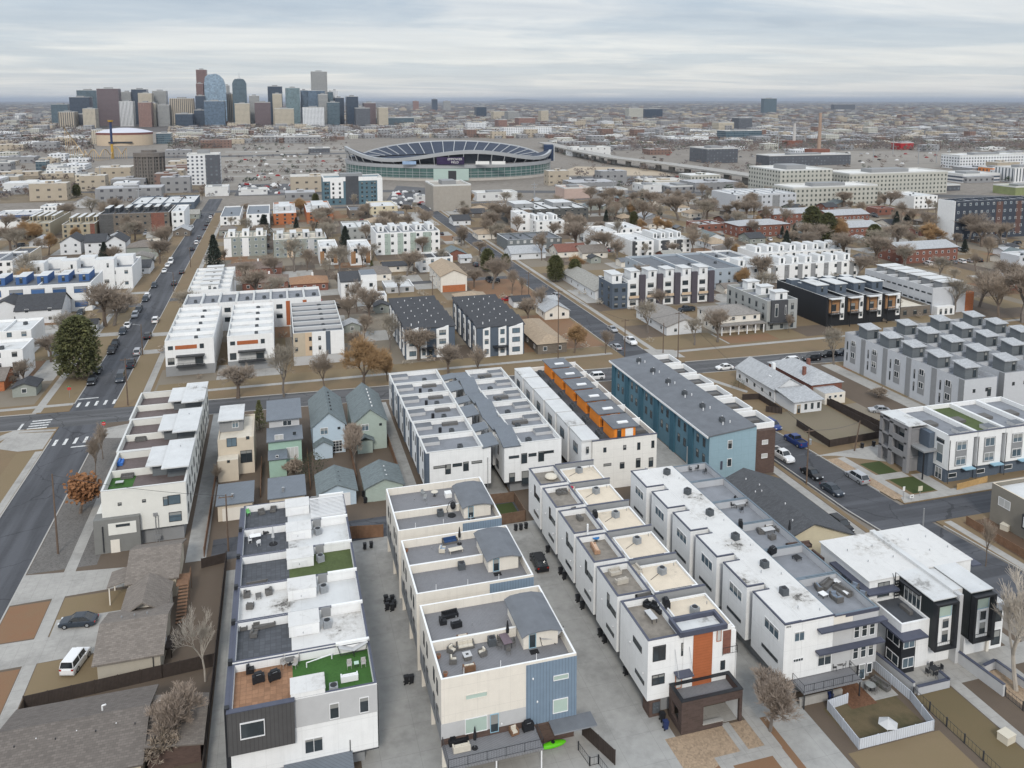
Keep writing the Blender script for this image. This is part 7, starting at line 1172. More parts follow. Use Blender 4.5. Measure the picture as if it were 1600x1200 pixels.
xh, yh = G(75, 505); house('white house with steep charcoal roof and skylight near the left edge', (xh-9, yh, xh+4, yh+13), 4.6, 8.2, 'x', WHITEC, SHD, two=True); xh, yh = G(20, 505); house('white house behind a charcoal roof at the left frame edge', (xh-8, yh, xh+4, yh+12), 4.4, 7.4, 'y', WHITEC, SHD, two=True)
quick('white stepped flats with flat pale roofs at the left edge above the pine', -40, 45, 518, 560, 500, WHITE, WR, nS=4, fl=3, gl=GLB); quick('white house with grey deck at the left edge below the stepped flats', -40, 32, 548, 600, 532, WHITE, WR, nS=3, fl=3); xh, yh = G(0, 612); house('red brick bungalow at the left frame edge by the crossing', (xh-9, yh, xh+1, yh+9), 2.8, 4.6, 'x', OBRICK, SHB)
for u, lab in ((112, 'charcoal-roofed white house behind the white cubes, left one'), (150, 'charcoal-roofed white house behind the white cubes, middle one'), (182, 'charcoal-roofed white house behind the white cubes, right one')): xh, yh = G(u, 398); house(lab, (xh-4.5, yh, xh+4, yh+13), 5.8, 8.6, 'x' if u == 150 else 'y', WHITEC, SHD, two=True, sw=2, ww=0)
xh, yh = G(225, 402); house('grey-brown hip-roofed house beside the brown terrace', (xh-7, yh, xh+6, yh+12), 4.6, 7.0, 'x', SAGE, SHB, 'hip'); xh, yh = G(218, 414); house('low tan house on the left avenue with a red fence', (xh-5, yh, xh+5, yh+8), 2.8, 4.6, 'y', SAGE, mat('grey_tan_shingle', (.27, .25, .23)))
quick('beige flats with brick corner, left of two', 33, 76, 349, 373, 332, mat('khaki_stucco', (.38, .33, .24), .08, 1), mat('khaki_roof', (.33, .30, .24), .15, .6), nS=5, fl=3, pents=4, ww=6); quick('beige flats with brick corner, right of two', 98, 146, 350, 372, 335, mat('khaki_stucco', (.38, .33, .24)), mat('khaki_roof', (.33, .30, .24)), nS=5, fl=3, pents=4, bands=((.86, 1.0, 0, 1, RBRICK),))
quick('dark brown brick terrace with black roof rooms', 157, 262, 333, 366, 322, BRN2, DROOF, nS=10, fl=3, pents=7, pm=DGREY, bands=((.0, .2, 0, .98, mat('charcoal_brick', (.1, .1, .1), .15, 1, kind='brick', p=2)), (.74, .93, 0, .98, RBRICK))); quick('white end house at the left avenue behind the brown terrace', 268, 287, 330, 362, 320, WHITE, WR, nS=2, fl=3)
quick('long white-roofed store beyond the brown terrace', 206, 302, 317, 328, 306, BGREY, WROOFC, 'store', 'store', nS=8, fl=1); quick('white low store with blue stripe at the left edge', -10, 50, 335, 357, 328, WHITE, LGREY, 'store', 'store', nS=4, fl=1, bands=((0, 1, .7, .95, BLUEW),)); quick('small white shop front with dark windows', 64, 92, 322, 331, 318, WHITE, WR, 'store', 'store', nS=5, fl=1); xh, yh = G(131, 325); house('grey gable-front house near the far bend of the road', (xh-6, yh, xh+5, yh+12), 3.8, 6.4, 'y', LGREY, mat('grey_tan_shingle', (.27, .25, .23)))
quick('sage and white townhouse row behind the spruce', 350, 416, 370, 401, 361, SAGE, mat('beige_roof', (.66, .6, .5)), nS=6, fl=3, pents=3, pm=WHITE, fr=FRW, gl=GLB, bands=((.0, .17, 0, .95, WHITE), (.42, .58, 0, .95, WHITE))); quick('sage and white townhouse row right of the spruce row', 427, 511, 373, 402, 362, SAGE, mat('beige_roof', (.66, .6, .5)), nS=7, fl=3, pents=4, pm=LGREY, fr=FRW, gl=GLB, bands=((.25, .36, 0, .95, mat('sand_panel', (.6, .46, .32))), (.64, .76, 0, .95, LGREY)))
quick('white modern house with slate shed roof, left of two beyond the sage rows', 344, 375, 338, 352, 322, WHITE, STAND, 'modern_house', 'house', 2, 2); quick('white modern house with slate shed roof, right of two beyond the sage rows', 385, 421, 334, 358, 320, WHITE, STAND, 'modern_house', 'house', 3, 3); quick('orange brick flats with grey roof strip, left of two', 427, 463, 333, 351, 316, OBRICK, WR, nS=3, fl=3, pents=1, pm=LGREY); quick('orange brick flats with grey roof strip, right of two', 479, 521, 331, 349, 314, OBRICK, WR, nS=3, fl=3, pents=1, pm=LGREY)
for u, v, w_, lab, m in ((398, 431, 44, 'low brown-roofed brick ranch with a white chimney by the spruce', mat('dark_tan_shingle', (.17, .13, .11), .15, 2, kind='shingle')), (415, 453, 34, 'brown hip-roofed house behind the rust-finned row', mat('mid_brown_shingle', (.20, .15, .12), .15, 2, kind='shingle')), (484, 455, 28, 'orange-brown hip-roofed brick house behind the rust-finned row', mat('orange_brown_shingle', (.33, .19, .11), .12, 2, kind='shingle'))): xh, yh = G(u, v); house(lab, (xh-w_*.24, yh, xh+w_*.24, yh+12), 2.9, 4.8, 'x', RBRICK, m, 'hip', sw=4, chim=WHITE)
for uL, uR, lab in ((499, 528, 'white house with tan panels and monopitch roof, left of the lane'), (547, 580, 'white house with tan panels and monopitch roof, right of the lane')): b = quick(lab, uL, uR, 385, 415, 374, WHITE, WR, 'modern_house', 'house', 2, 2, gl=GL, wh=2.0, wwid=1.6, bands=((.02, .25, .1, .75, mat('honey_timber', (.36, .20, .10))), (.75, .97, .1, .75, mat('honey_timber', (.36, .20, .10)))))
b = quick('white and slate modern house with angled dark roofs beside a cypress', 532, 590, 440, 468, 425, WHITE, STAND, 'modern_house', 'house', 3, 2); b.part('shed_roof', MB().slab([(b.x0-.3, b.y0-.4, b.h+.2), (b.x0+(b.x1-b.x0)*.55, b.y0-.4, b.h+.2), (b.x0+(b.x1-b.x0)*.55, b.y0+9, b.h+2), (b.x0-.3, b.y0+9, b.h+2)], .2), SHD); b.box('tall_wing', WHITE, b.x0+(b.x1-b.x0)*.56, b.y0+.5, 0, b.x1, b.y0+10, b.h+2.2, top=STAND)
b = quick('white modern garage with slate roof below the angled-roof house', 575, 605, 462, 479, 455, WHITE, STAND, 'garage', 'garage', 2, 1); quick('grey villa with a white roof terrace behind the tan-panelled houses', 537, 583, 355, 376, 345, FG, WR, 'modern_house', 'house', 4, 2); quick('white and sage-green townhouse row with glass roof rooms', 586, 690, 362, 397, 350, WHITE, DECK2, nS=10, fl=3, pents=5, pm=WHITE, gl=GL, bands=((.13, .22, 0, .95, PGREEN), (.33, .42, 0, .95, PGREEN), (.53, .62, 0, .95, PGREEN), (.73, .86, 0, .95, PGREEN)))
quick('pale yellow flat-roofed block by the solar carport', 578, 622, 322, 335, 314, mat('pale_yellow_wall', (.6, .53, .38)), WR, nS=3, fl=2); quick('low brown brick store left of the pale yellow block', 546, 577, 328, 342, 321, BRN2, GROOF, 'store', 'store', 3, 1); quick('white modern house with dark roof and rust chimney block near the avenue', 655, 709, 402, 425, 393, WHITE, SHD, 'modern_house', 'house', 4, 2, gl=GLB); xh, yh = G(622, 425); house('small garage with dark roof beside a black fence', (xh-6, yh, xh+6, yh+7), 2.6, 3.8, 'x', CREAM, SHD, name='garage', sw=1, ww=0); quick('flat white-roofed garage behind the charcoal rows', 602, 648, 448, 458, 437, LGREY, WR, 'garage', 'garage', 2, 1)
for u, v, w_, lab, wm, m in ((722, 352, 5, 'dark grey gabled bungalow among bare trees', WHITEC, SHD), (765, 374, 6, 'tan hip-roofed bungalow among bare trees', CREAM, SHT), (826, 405, 8, 'grey bungalow right of the pines', WHITEC, SHL), (895, 402, 7, 'red-roofed bungalow behind the dark pines', CREAM, SHR), (930, 404, 6, 'grey house with dormer behind the red-roofed bungalow', CREAM, SHB), (640, 380, 6, 'pale roofed bungalow behind the green-striped row', CREAM, SHL)): xh, yh = G(u, v); house(lab, (xh-w_, yh, xh+w_, yh+12), 2.8, 5.2, 'x', wm, m, 'hip' if 'hip' in lab else 'gable')
quick('dark grey apartment house with white windows beyond the bungalows', 790, 882, 373, 391, 362, mat('storm_grey_siding', (.17, .185, .19), .08, 1, kind='lap', p=.3), GROOF, nS=8, fl=2, fr=FRW, gl=GLW); quick('tall white townhouses with slate stair slot', 836, 884, 345, 366, 334, WHITE, WR, nS=3, fl=3, pents=3, ww=3); quick('white tower house left of the white townhouses', 809, 829, 334, 362, 328, WHITE, WR, nS=1, fl=3); quick('dark long apartments with bright white roof', 792, 926, 326, 348, 313, mat('dark_olive_wall', (.10, .10, .095), .15, 1), WROOFC, nS=12, fl=3, pents=2, pm=MGREY)
quick('white modern houses with grey gables, left of the plum row', 932, 966, 362, 388, 352, WHITE, WR, 'modern_house', 'house', 3, 3); quick('white modern house with open dark corner by the bare elms', 968, 1004, 356, 376, 346, WHITE, WR, 'modern_house', 'house', 3, 2); quick('white house with black balconies right of the bare elms', 986, 1024, 376, 402, 362, WHITE, WR, 'modern_house', 'house', 3, 3, bands=((0, .15, 0, 1, DGREY),)); quick('white and black townhouses facing the lane beyond the plum row', 1026, 1084, 374, 396, 358, WHITE, WR, nS=5, fl=3, pents=4, pm=WHITE, bands=((.1, .3, 0, .98, DGREY), (.55, .7, 0, .98, DGREY)))
quick('long white rows with solar panels, front of two', 1140, 1365, 412, 440, 400, WHITE, WR, 'townhouse_row', 'townhouse row', 12, 2, pents=9, bands=tuple((.03+.11*k, .07+.11*k, 0, .98, MGREY) for k in range(9))); quick('long white rows with solar panels, rear of two', 1172, 1345, 392, 412, 380, WHITE, WR, 'townhouse_row', 'townhouse row', 12, 2, pents=8); quick('white block with brown-roofed studio behind the long white rows', 1112, 1175, 402, 425, 390, WHITE, GROOF, nS=5, fl=2)
BA = 'red brick garden apartments with grey roofs'
for i, (uL, uR, vr, vb, lab) in enumerate(((1154, 1250, 345, 372, 'red brick apartments with tan hip end, far left of the brick court'), (1207, 1298, 332, 352, 'red brick apartments behind the tall pines'), (1302, 1392, 352, 376, 'red brick apartments right of the tall pines'), (1408, 1520, 388, 413, 'red brick apartments with a grey roof above the parking bays'), (1296, 1372, 338, 354, 'red brick apartments at the back of the brick court'))):
    xa, ya = G(uL, vb); xb, _ = G(uR, vb); b = house(lab, (xa, ya, xb, ya+15), 6.2, 8.2, 'x', RBRICK, SHL, 'hip' if i == 0 else 'gable', sw=9, ww=3, two=True, name='brick_apartments', group=BA); b.o['category'] = 'apartment block'
quick('low red brick hall in the brick court car park', 1368, 1402, 325, 336, 321, RBRICK, SHR, 'brick_hall', 'building', 3, 1); quick('low brick clinic with grey roof by the parking rows', 1090, 1137, 350, 362, 343, RBRICK, SHL, 'clinic', 'building', 4, 1)
b = quick('dark slate apartment block with white side and rust bay, right edge', 1476, 1640, 312, 372, 307, mat('night_slate', (.05, .06, .08), .12, 1), DECK2, nS=14, fl=5, fr=FRW, gl=GLB, ww=4, bands=((.5, .58, .1, .95, mat('rust_brown_panel', (.12, .07, .06))), (.75, .82, .1, .95, mat('rust_brown_panel', (.12, .07, .06))))); b.box('white_side', WHITE, b.x0-.3, b.y0+.1, 0, b.x0-.02, b.y1, b.h)
quick('white and grey townhouses left of the cream apartments', 1142, 1254, 303, 329, 294, PG, WR, 'townhouse_row', 'townhouse row', 12, 3, bands=((.3, .42, 0, .9, MGREY), (.6, .72, 0, .9, MGREY))); quick('white and blue townhouses right of the cream apartments', 1424, 1470, 306, 326, 298, WHITE, WR, nS=5, fl=3); quick('pale house block at the right edge beyond the parking bays', 1584, 1660, 398, 436, 390, PG, WR, nS=4, fl=3)
# cars in the parking bays
for i in range(7): carp('sedan' if i % 2 else 'suv', ('white', 'silver', 'black', 'grey')[i % 4], 1450+13*i, 414-.8*i, 80, 'parked car in the bay before the brick apartments', 'cars in the apartment parking bays', .12)
for i in range(9): carp('sedan' if i % 3 else 'suv', ('black', 'white', 'grey', 'silver')[i % 4], 1128+15*i, 372+(i % 2)*4, 70, 'parked car on the lane by the brick court', 'cars on the lane by the brick court', .12)
# trees among the blocks
TB = 'bare winter trees among the houses'
for i, (k, u, v, vt, w_) in enumerate((('bareA', 460, 425, 368, 1.3), ('bareB', 545, 508, 458, 1.3), ('bareA', 512, 440, 400, .9), ('bareD', 660, 398, 368, 1.0), ('bareC', 770, 452, 398, 1.2), ('bareB', 800, 460, 418, .9), ('bareB', 815, 462, 430, .8), ('bareB', 846, 490, 445, 1.1), ('bareC', 775, 352, 312, 1.5), ('bareA', 730, 340, 318, 1.0), ('bareB', 760, 372, 340, 1.4), ('bareD', 900, 392, 345, 1.4), ('bareA', 945, 398, 360, 1.3), ('bareC', 965, 410, 372, 1.3), ('bareB', 1005, 352, 310, 1.7), ('bareC', 1060, 345, 300, 1.7), ('bareA', 1030, 350, 318, 1.2), ('bareB', 905, 372, 335, 1.1), ('bareA', 1100, 392, 362, 1.2), ('bareC', 1280, 385, 345, 1.4), ('bareD', 1318, 408, 362, 1.3), ('bareA', 1370, 402, 355, 1.4), ('bareC', 1415, 418, 380, 1.5), ('bareB', 1455, 372, 345, 1.4), ('bareC', 1515, 378, 330, 1.4), ('bareA', 1490, 490, 430, 1.2), ('bareC', 1530, 480, 415, 1.3), ('bareB', 1560, 500, 425, 1.4), ('bareC', 1598, 505, 410, 1.4), ('bareD', 1575, 455, 405, 1.3), ('bareA', 1400, 500, 462, .8), ('bareB', 262, 395, 350, 1.0), ('bareD', 250, 412, 372, 1.2), ('bareB', 566, 345, 318, 1.0), ('bareB', 316, 312, 296, 1.0), ('bareA', 690, 420, 385, 1.1), ('bareB', 1190, 352, 330, 1.2), ('bareD', 22, 605, 585, 1.0), ('bareA', 640, 372, 350, 1.0), ('bareC', 485, 478, 452, .8), ('bareB', 1232, 520, 488, .8))): treep(k, u, v, vt, 'bare winter tree among the houses north of the cross street', wide=w_, group=TB)
for k, u, v, vt, lab in (('pine', 868, 440, 398, 'dark rounded pine before the white long house, left of two'), ('pine', 898, 437, 404, 'dark rounded pine before the white long house, right of two'), ('pine', 762, 424, 388, 'dark pine beside the right avenue, taller one'), ('pine', 790, 420, 396, 'dark pine beside the right avenue, shorter one'), ('pine', 1268, 372, 322, 'tall dark pine in the brick court, left of two'), ('pine', 1292, 378, 332, 'tall dark pine in the brick court, right of two'), ('pine', 1365, 390, 350, 'dark pine left of the parking bays'), ('spruce', 1400, 360, 330, 'slim dark spruce behind the parking bays'), ('spruce', 1003, 322, 302, 'dark conifer by the far road'), ('pine', 990, 352, 330, 'small dark pine among bare elms'), ('spruce', 1192, 358, 340, 'small conifer by the clinic'), ('spruce', 1222, 372, 352, 'grey-green conifer before the brick court'), ('pine', 493, 320, 302, 'green pine beside the blue hotel'), ('juniper', 581, 432, 406, 'curved dark cypress beside the angled-roof house'), ('pine', 120, 308, 288, 'dark pine on the far brown slope, left'), ('pine', 183, 310, 292, 'dark pine on the far brown slope, right')): treep(k, u, v, vt, lab, name='conifer')
# ---- yards, sheds and trees between the houses
FOOT = []
for o in list(SC.objects):
    if o.type != 'MESH' or o.parent is None: continue
    r = o.parent if o.parent.parent is None else None
    if r is None or r.rotation_euler[2]: continue
    bb = o.bound_box; w_, d_, h_ = bb[6][0]-bb[0][0], bb[6][1]-bb[0][1], bb[6][2]
    if h_ > 2 and w_ > 3 and d_ > 3 and 'crown' not in o.name: FOOT.append((bb[0][0]+r.location[0]+o.location[0], bb[0][1]+r.location[1]+o.location[1], bb[6][0]+r.location[0]+o.location[0], bb[6][1]+r.location[1]+o.location[1]))
def free(x, y, m=1.5): return not any(a-m < x < c+m and b-m < y < d+m for a, b, c, d in FOOT) and not (-48.5 < x < -33 or 88 < x < 103 or Ss(x)-3 < y < Nn(x)+9 or 536 < y < 554)
rp = random.Random(5); YM = {n: MB() for n in range(6)}
YMAT = [LAWN, LAWNG, LAWNR, DIRT, CONC, mat('pale_yard', (.30, .26, .205), .2, .6, kind='grass', col2=(.24, .20, .15), pos=True)]
for X0, X1, Y0_, Y1_ in ((-30.5, 88, 207, 540), (-260, -56, 206, 540), (102, 420, 204, 540), (-200, -56, 60, 180), (124, 300, 116, 178), (109, 300, 40, 103)):
    y = Y0_
    while y < Y1_-4:
        dy = rp.uniform(9, 22); x = X0
        while x < X1-3:
            dx = rp.uniform(5, 17); YM[rp.choices(range(6), (4, 4, 2, 5, 3, 5))[0]].box(x, y, .0, min(X1, x+dx-.1), min(Y1_, y+dy-.1), .102); x += dx
        y += dy
for k, m in YM.items(): m.build(('lawn', 'lawn', 'lawn', 'yard', 'driveway', 'yard')[k], YMAT[k])['kind'] = 'structure'
n = 0; SHM = [WHITEC, SAGE, CREAM, BRN2]; RM = [SHD, SHB, SHL, GROOF]
while n < 46:
    x, y = rp.uniform(-150, 330), rp.uniform(212, 530)
    u = 800+F*(x*RX+y*RY)/max(1, (x*FX+y*FY))
    if not free(x, y, 4) or not -10 < u < 1610: continue
    w_ = rp.uniform(2, 3.2); house('small backyard garage standing between the houses', (x-w_, y-w_, x+w_, y+w_), 2.4, 3.4, 'y' if n % 2 else 'x', SHM[n % 4], RM[(n//2) % 4], sw=1, ww=0, name='garage', group='backyard garages'); FOOT.append((x-w_, y-w_, x+w_, y+w_)); n += 1
n = 0
for _ in range(4000):
    if n >= 60: break
    x, y = rp.uniform(-170, 360), rp.uniform(214, 525); u = 800+F*(x*RX+y*RY)/max(1, (x*FX+y*FY)); w_ = rp.uniform(4, 5.5)
    if not free(x, y, w_+2.2) or not -10 < u < 1610: continue
    house('small older bungalow tucked between the newer houses', (x-w_, y-w_*1.2, x+w_, y+w_*1.2), 2.8, 4.8, 'xy'[n % 2], (WHITEC, SAGE, CREAM, BRN2, RBRICK)[n % 5], (SHB, SHL, SHD, SHT, mat('warm_grey_shingle', (.33, .32, .29)), SHG)[n % 6], 'hip' if n % 3 == 0 else 'gable', sw=2, ww=2 if x > 0 else 0, group='older bungalows', name='bungalow'); FOOT.append((x-w_, y-w_*1.2, x+w_, y+w_*1.2)); n += 1
n = 0; KS = ('bareA', 'bareB', 'bareC', 'bareD', 'bareA', 'bareB', 'gold')
while n < 268:
    x, y = rp.uniform(-190, 400), 208+rp.random()**.75*325
    u = 800+F*(x*RX+y*RY)/max(1, (x*FX+y*FY))
    if not free(x, y, 1.2) or not -30 < u < 1630 or (n % 21 == 0 and y < 290): continue
    tree((KS[n % 7] if n % 14 != 6 else 'bareC') if n % 21 else 'spruce', x, y, rp.uniform(6.5, 14), 'bare winter tree among the houses north of the cross street' if n % 21 else 'conifer standing in a yard among the blocks', name='bare_tree' if n % 21 else 'conifer', group=TB if n % 21 else 'conifers in the yards', wide=rp.uniform(.9, 1.5)); n += 1
n = 0
while n < 60:
    x, y = rp.uniform(-190, 400), rp.uniform(208, 530); u = 800+F*(x*RX+y*RY)/max(1, (x*FX+y*FY))
    if not free(x, y, 2.6) or not -30 < u < 1630: continue
    car(rp.choice(('sedan', 'suv', 'suv', 'pickup')), rp.choice(('white', 'black', 'grey', 'silver', 'dark', 'red')), x, y, rp.choice((0, 90, 180, 270)), 'car parked in a yard or on a drive between the houses', 'cars parked between the houses', z=.12); n += 1

for i in range(26):
    y = 212+rp.random()*322; side = i % 2; car(rp.choice(('sedan', 'suv', 'suv')), rp.choice(('white', 'black', 'grey', 'silver', 'dark')), -39.2 if side else -46.1, y, 92 if side else -88, 'car parked at the kerb of the left avenue beyond the crossing', 'cars at the kerb of the left avenue') if y > 330 or (y > 280 and not side) else None
sh = [MB(), MB()]; rp2 = random.Random(3)
def clump(bm, x, y, r, h, rnd, n=14):
    for _ in range(n):
        a, q = rnd.random()*6.283, math.sqrt(rnd.random()); c = Vector((x+r*q*math.cos(a), y+r*q*math.sin(a), h*(.25+.75*rnd.random()*(1-q*q*.6)))); s = h*rnd.uniform(.14, .3); e = Vector((rnd.gauss(0, 1), rnd.gauss(0, 1), rnd.gauss(0, .6))).normalized()*s; f = e.orthogonal().normalized()*s*.6
        bm.face([c-e, c-f*.4, c+e, c+f*.5])
for k in range(1500):
    x, y = rp2.uniform(-190, 400), rp2.uniform(210, 535); u = 800+F*(x*RX+y*RY)/max(1, (x*FX+y*FY))
    if -30 < u < 1630 and free(x, y, .6): clump(sh[k % 2], x, y, rp2.uniform(.6, 1.8), rp2.uniform(.8, 2.6), rp2, 24)
for i, q in enumerate(sh): q.build('yard_shrubs', (TWB, SHRUBM if 0 else TWG)[i])['kind'] = 'stuff'
# ================================================================ THE CITY BEYOND
F_ = {
 'navy': facade('navy_glass_tower', (.055, .075, .105), (.035, .05, .075), 3.5, 3, .8, .6, (.2, .2, .22), .3), 'teal': facade('teal_glass_tower', (.11, .15, .175), (.06, .095, .12), 3.5, 3, .8, .6, (.3, .3, .3), .3), 'plum': facade('plum_granite_tower', (.16, .12, .125), (.06, .05, .06), 3.4, 2.6, .5, .55, (.3, .28, .28)),
 'white': facade('white_striped_tower', (.72, .72, .72), (.12, .14, .16), 90, 3.4, .4, .98, (.6, .6, .6)), 'cream': facade('cream_tower', (.52, .46, .36), (.10, .10, .10), 3.2, 3, .5, .5, (.5, .48, .45)), 'tan': facade('tan_striped_tower', (.42, .36, .28), (.09, .09, .09), 90, 5, .42, .98, (.4, .38, .35)), 'red': facade('brick_tower', (.21, .125, .105), (.30, .20, .17), 3.2, 4, .4, .5, (.3, .25, .23)), 'grey': facade('grey_concrete_tower', (.34, .34, .33), (.09, .10, .11), 3.3, 3, .55, .5, (.4, .4, .4)),
 'sky': facade('pale_blue_glass_tower', (.26, .33, .40), (.20, .28, .36), 4, 4, .85, .75, (.4, .42, .45), .2), 'blue': facade('blue_glass_tower', (.12, .165, .22), (.085, .125, .175), 3.6, 3, .85, .7, (.3, .32, .35), .2), 'rust': facade('rust_brown_tower', (.19, .115, .105), (.08, .06, .06), 3.5, 2.4, .45, .6, (.25, .2, .2)), 'green': facade('green_glass_tower', (.19, .25, .265), (.11, .165, .185), 3.5, 4, .8, .7, (.3, .32, .32), .25),
 'wh': facade('white_warehouse', (.66, .66, .65), (.2, .2, .21), 6, 9, .2, .3, (.68, .68, .67)), 'th': facade('tan_warehouse', (.42, .36, .28), (.12, .11, .10), 5, 7, .3, .3, (.55, .52, .47)), 'gh': facade('grey_warehouse', (.26, .26, .265), (.08, .08, .09), 5, 6, .35, .35, (.42, .42, .43)), 'bh': facade('brick_warehouse', (.20, .125, .10), (.09, .08, .08), 4, 5, .35, .4, (.36, .33, .31)), 'dh': facade('dark_block', (.085, .09, .105), (.14, .16, .18), 3.3, 4, .4, .45, (.45, .45, .46)), 'ch': facade('cream_apartments', (.47, .46, .41), (.10, .11, .10), 3.1, 3.4, .42, .5, (.7, .69, .66)), 'wa': facade('white_apartments', (.68, .69, .70), (.09, .10, .12), 3.1, 3.6, .45, .5, (.66, .66, .66)), 'oh': facade('orange_block', (.62, .20, .05), (.12, .1, .09), 4, 4, .4, .5, (.5, .5, .5))}
def blk(lab, uL, uR, vt, vb, dep, m, name='tower', cat='tower', dist=None, group=None, top=None, yaw=None, extra=None):
    """building whose near foot stands at row vb (or dist m ahead) and whose top reaches row vt; kept square to the street grid"""
    d0 = dist or 89600/(vb-157); h = hgt(vt, d0); um = (uL+uR)/2
    wpx = (uR-uL)/F*d0*1.02; x, y = D(um, d0)
    t = thing(name, lab, cat, (x, y, 0), 0, group); cs = math.cos(PSI+math.atan((um-800)/F)); w_ = max(3, (.93 if dist else 1)*(wpx-dep*abs(math.sin(PSI+math.atan((um-800)/F)))*.8)/max(.3, cs))
    b = MB(); b.box(-w_/2, 0, -.1, w_/2, dep, h); b.build('wall', F_[m] if isinstance(m, str) else m, t, (0, 0, 0))
    MB().ring(-w_/2, 0, w_/2, dep, h, h+.9, .8).build('parapet', top or mat('pale_cap', (.6, .6, .6)), t, (0, 0, 0)); MB().box(-w_*.2, dep*.3, h, w_*.18, dep*.7, h+min(4, h*.1+1)).build('plant_room', MGREY, t, (0, 0, 0))
    return t, w_, dep, h, d0
DT = 2250
for lab, uL, uR, vt, m, dd in (('slatted navy office tower at the left end of the skyline', 119, 152, 152, 'navy', 0), ('dark teal office tower behind the slatted navy one', 131, 163, 141.5, 'teal', 160), ('broad plum-brown tower, widest at the left of the skyline', 162, 197, 139, 'plum', 60), ('white vertical-striped tower right of the plum one', 195, 218, 158.5, 'white', 0), ('pale grey tower just behind the white striped one', 199, 216, 144, 'grey', 150), ('dark navy slab tower left of the cream ones', 215, 240, 140, 'navy', 170), ('cream tower rising behind the pink-brown block', 225, 248, 146, 'cream', 60), ('white and grey tower at the right of the left skyline group', 247, 270, 142.5, 'grey', 120), ('pink-brown apartment tower low in the left skyline group', 224, 246, 160, 'red', -60), ('narrow beige tower right of the pink-brown one', 244, 253, 161, 'cream', -20), ('greenish-grey stepped block right of the beige tower', 254, 274, 164, 'grey', -10), ('wide tan vertical-striped block in the skyline gap', 273, 311, 154, 'tan', 20), ('low black-navy block before the tan striped block', 281, 309, 178, 'navy', -120),
  ('tallest rust-brown tower of the left peak', 316, 333, 110, 'rust', 200), ('rust-brown shoulder block of the tallest left tower', 315, 327, 131, 'rust', 180), ('dark striped tower left of the blue glass box', 313, 329, 150, 'navy', 0), ('low dark navy tower left of the blue glass box', 310, 327, 172, 'navy', -60), ('blue glass box below the curved pale tower', 326, 359, 158, 'blue', -80), ('dark narrow tower right of the curved pale tower', 359, 366.5, 134, 'grey', 150), ('tan narrow tower right of the curved pale tower', 361, 373, 147, 'tan', 90), ('tan stone tower front of the spired tower', 373, 397, 162, 'cream', -60), ('grey tower right of the spired tower', 396, 412, 150, 'grey', 20), ('dark plum twin block mid skyline', 404, 429, 160, 'plum', -30), ('dark blue square tower mid skyline', 425, 448, 135.5, 'navy', 120), ('beige rounded tower in front of the dark blue square one', 432, 447, 147, 'cream', 0), ('green glass slab tower mid skyline', 452, 475, 138, 'green', 20), ('cream stepped building at the foot of the green slab', 434, 465, 170, 'cream', -90), ('narrow blue tower right of the green slab', 475, 487, 141.5, 'blue', 60), ('wide blue glass tower in front of the tall grey tower', 486, 514, 142, 'blue', 40), ('tall pale grey tower, right peak of the skyline', 492, 518, 113, 'grey', 200), ('tan-grey tower right below the tall grey one', 502, 518, 148, 'grey', -10), ('grey-green narrow tower by the tall grey one', 517, 526, 144, 'teal', 30), ('white tower right of the tall grey one', 523, 534, 142, 'wa', 60), ('teal-blue block with pale side right of the tall grey one', 515, 536, 160, 'teal', -60), ('low white and blue hotel block in front of the blue towers', 477, 512, 168, 'wa', -110), ('dark navy tower, left of two at the skyline end', 527, 543, 153, 'navy', 30), ('dark navy tower, right of two at the skyline end', 545, 565, 151, 'navy', 0), ('dark and white low block at the skyline end', 558, 583, 169, 'dh', -100), ('plum-brown block at the right skyline end', 571, 592, 161, 'plum', 0), ('cream-white block ending the skyline', 593, 611, 168, 'cream', -40),
  ('tan and dark low tower at the far left of downtown', 100, 128, 175, 'tan', -150), ('dark glass block left of the plum tower foot', 126, 160, 178, 'dh', -100), ('white and tan tower in front of the teal office tower', 138, 160, 170, 'cream', -130), ('dark teal far block left of the skyline', 90, 118, 163, 'teal', 150)):
    blk(lab, uL, uR, vt, 0, 42, m, dist=DT+dd)
# curved pale tower and spired tower
def special(lab, u, dist, prof, wid, dep, m, name='tower'):
    x, y = D(u, dist); t = thing(name, lab, 'tower', (x, y, 0)); b = MB(); p = [(wid*a, hgt(v, dist)) for a, v in prof]; n = len(p); b.v = [(px, 0, pz) for px, pz in p]+[(px, dep, pz) for px, pz in p]; b.f = [tuple(range(n)), tuple(range(2*n-1, n-1, -1))]+[(i, n+i, n+(i+1) % n, (i+1) % n) for i in range(n)]; b.mi = [0]*len(b.f); b.build('wall', F_[m], t, (0, 0, 0)); return t
special('curved-top pale blue glass tower of the left peak', 345, DT+20, [(-.5, 196), (-.5, 130), (-.45, 121), (-.3, 117.5), (.05, 116), (.2, 118), (.38, 124), (.48, 134), (.5, 150), (.5, 196)], 56, 36, 'sky')
t = special('grey-blue tower with stepped crown and thin spire', 382, DT+40, [(-.5, 196), (-.5, 131), (-.42, 127), (-.3, 124), (.3, 124), (.42, 127), (.5, 131), (.5, 196)], 37, 34, 'teal'); MB().cone(0, 17, hgt(124, DT), hgt(112, DT), .9, .25, 6).cone(0, 17, hgt(124, DT)-1, hgt(122, DT), 6, 4, 8).build('spire', STEEL, t, (0, 0, 0))
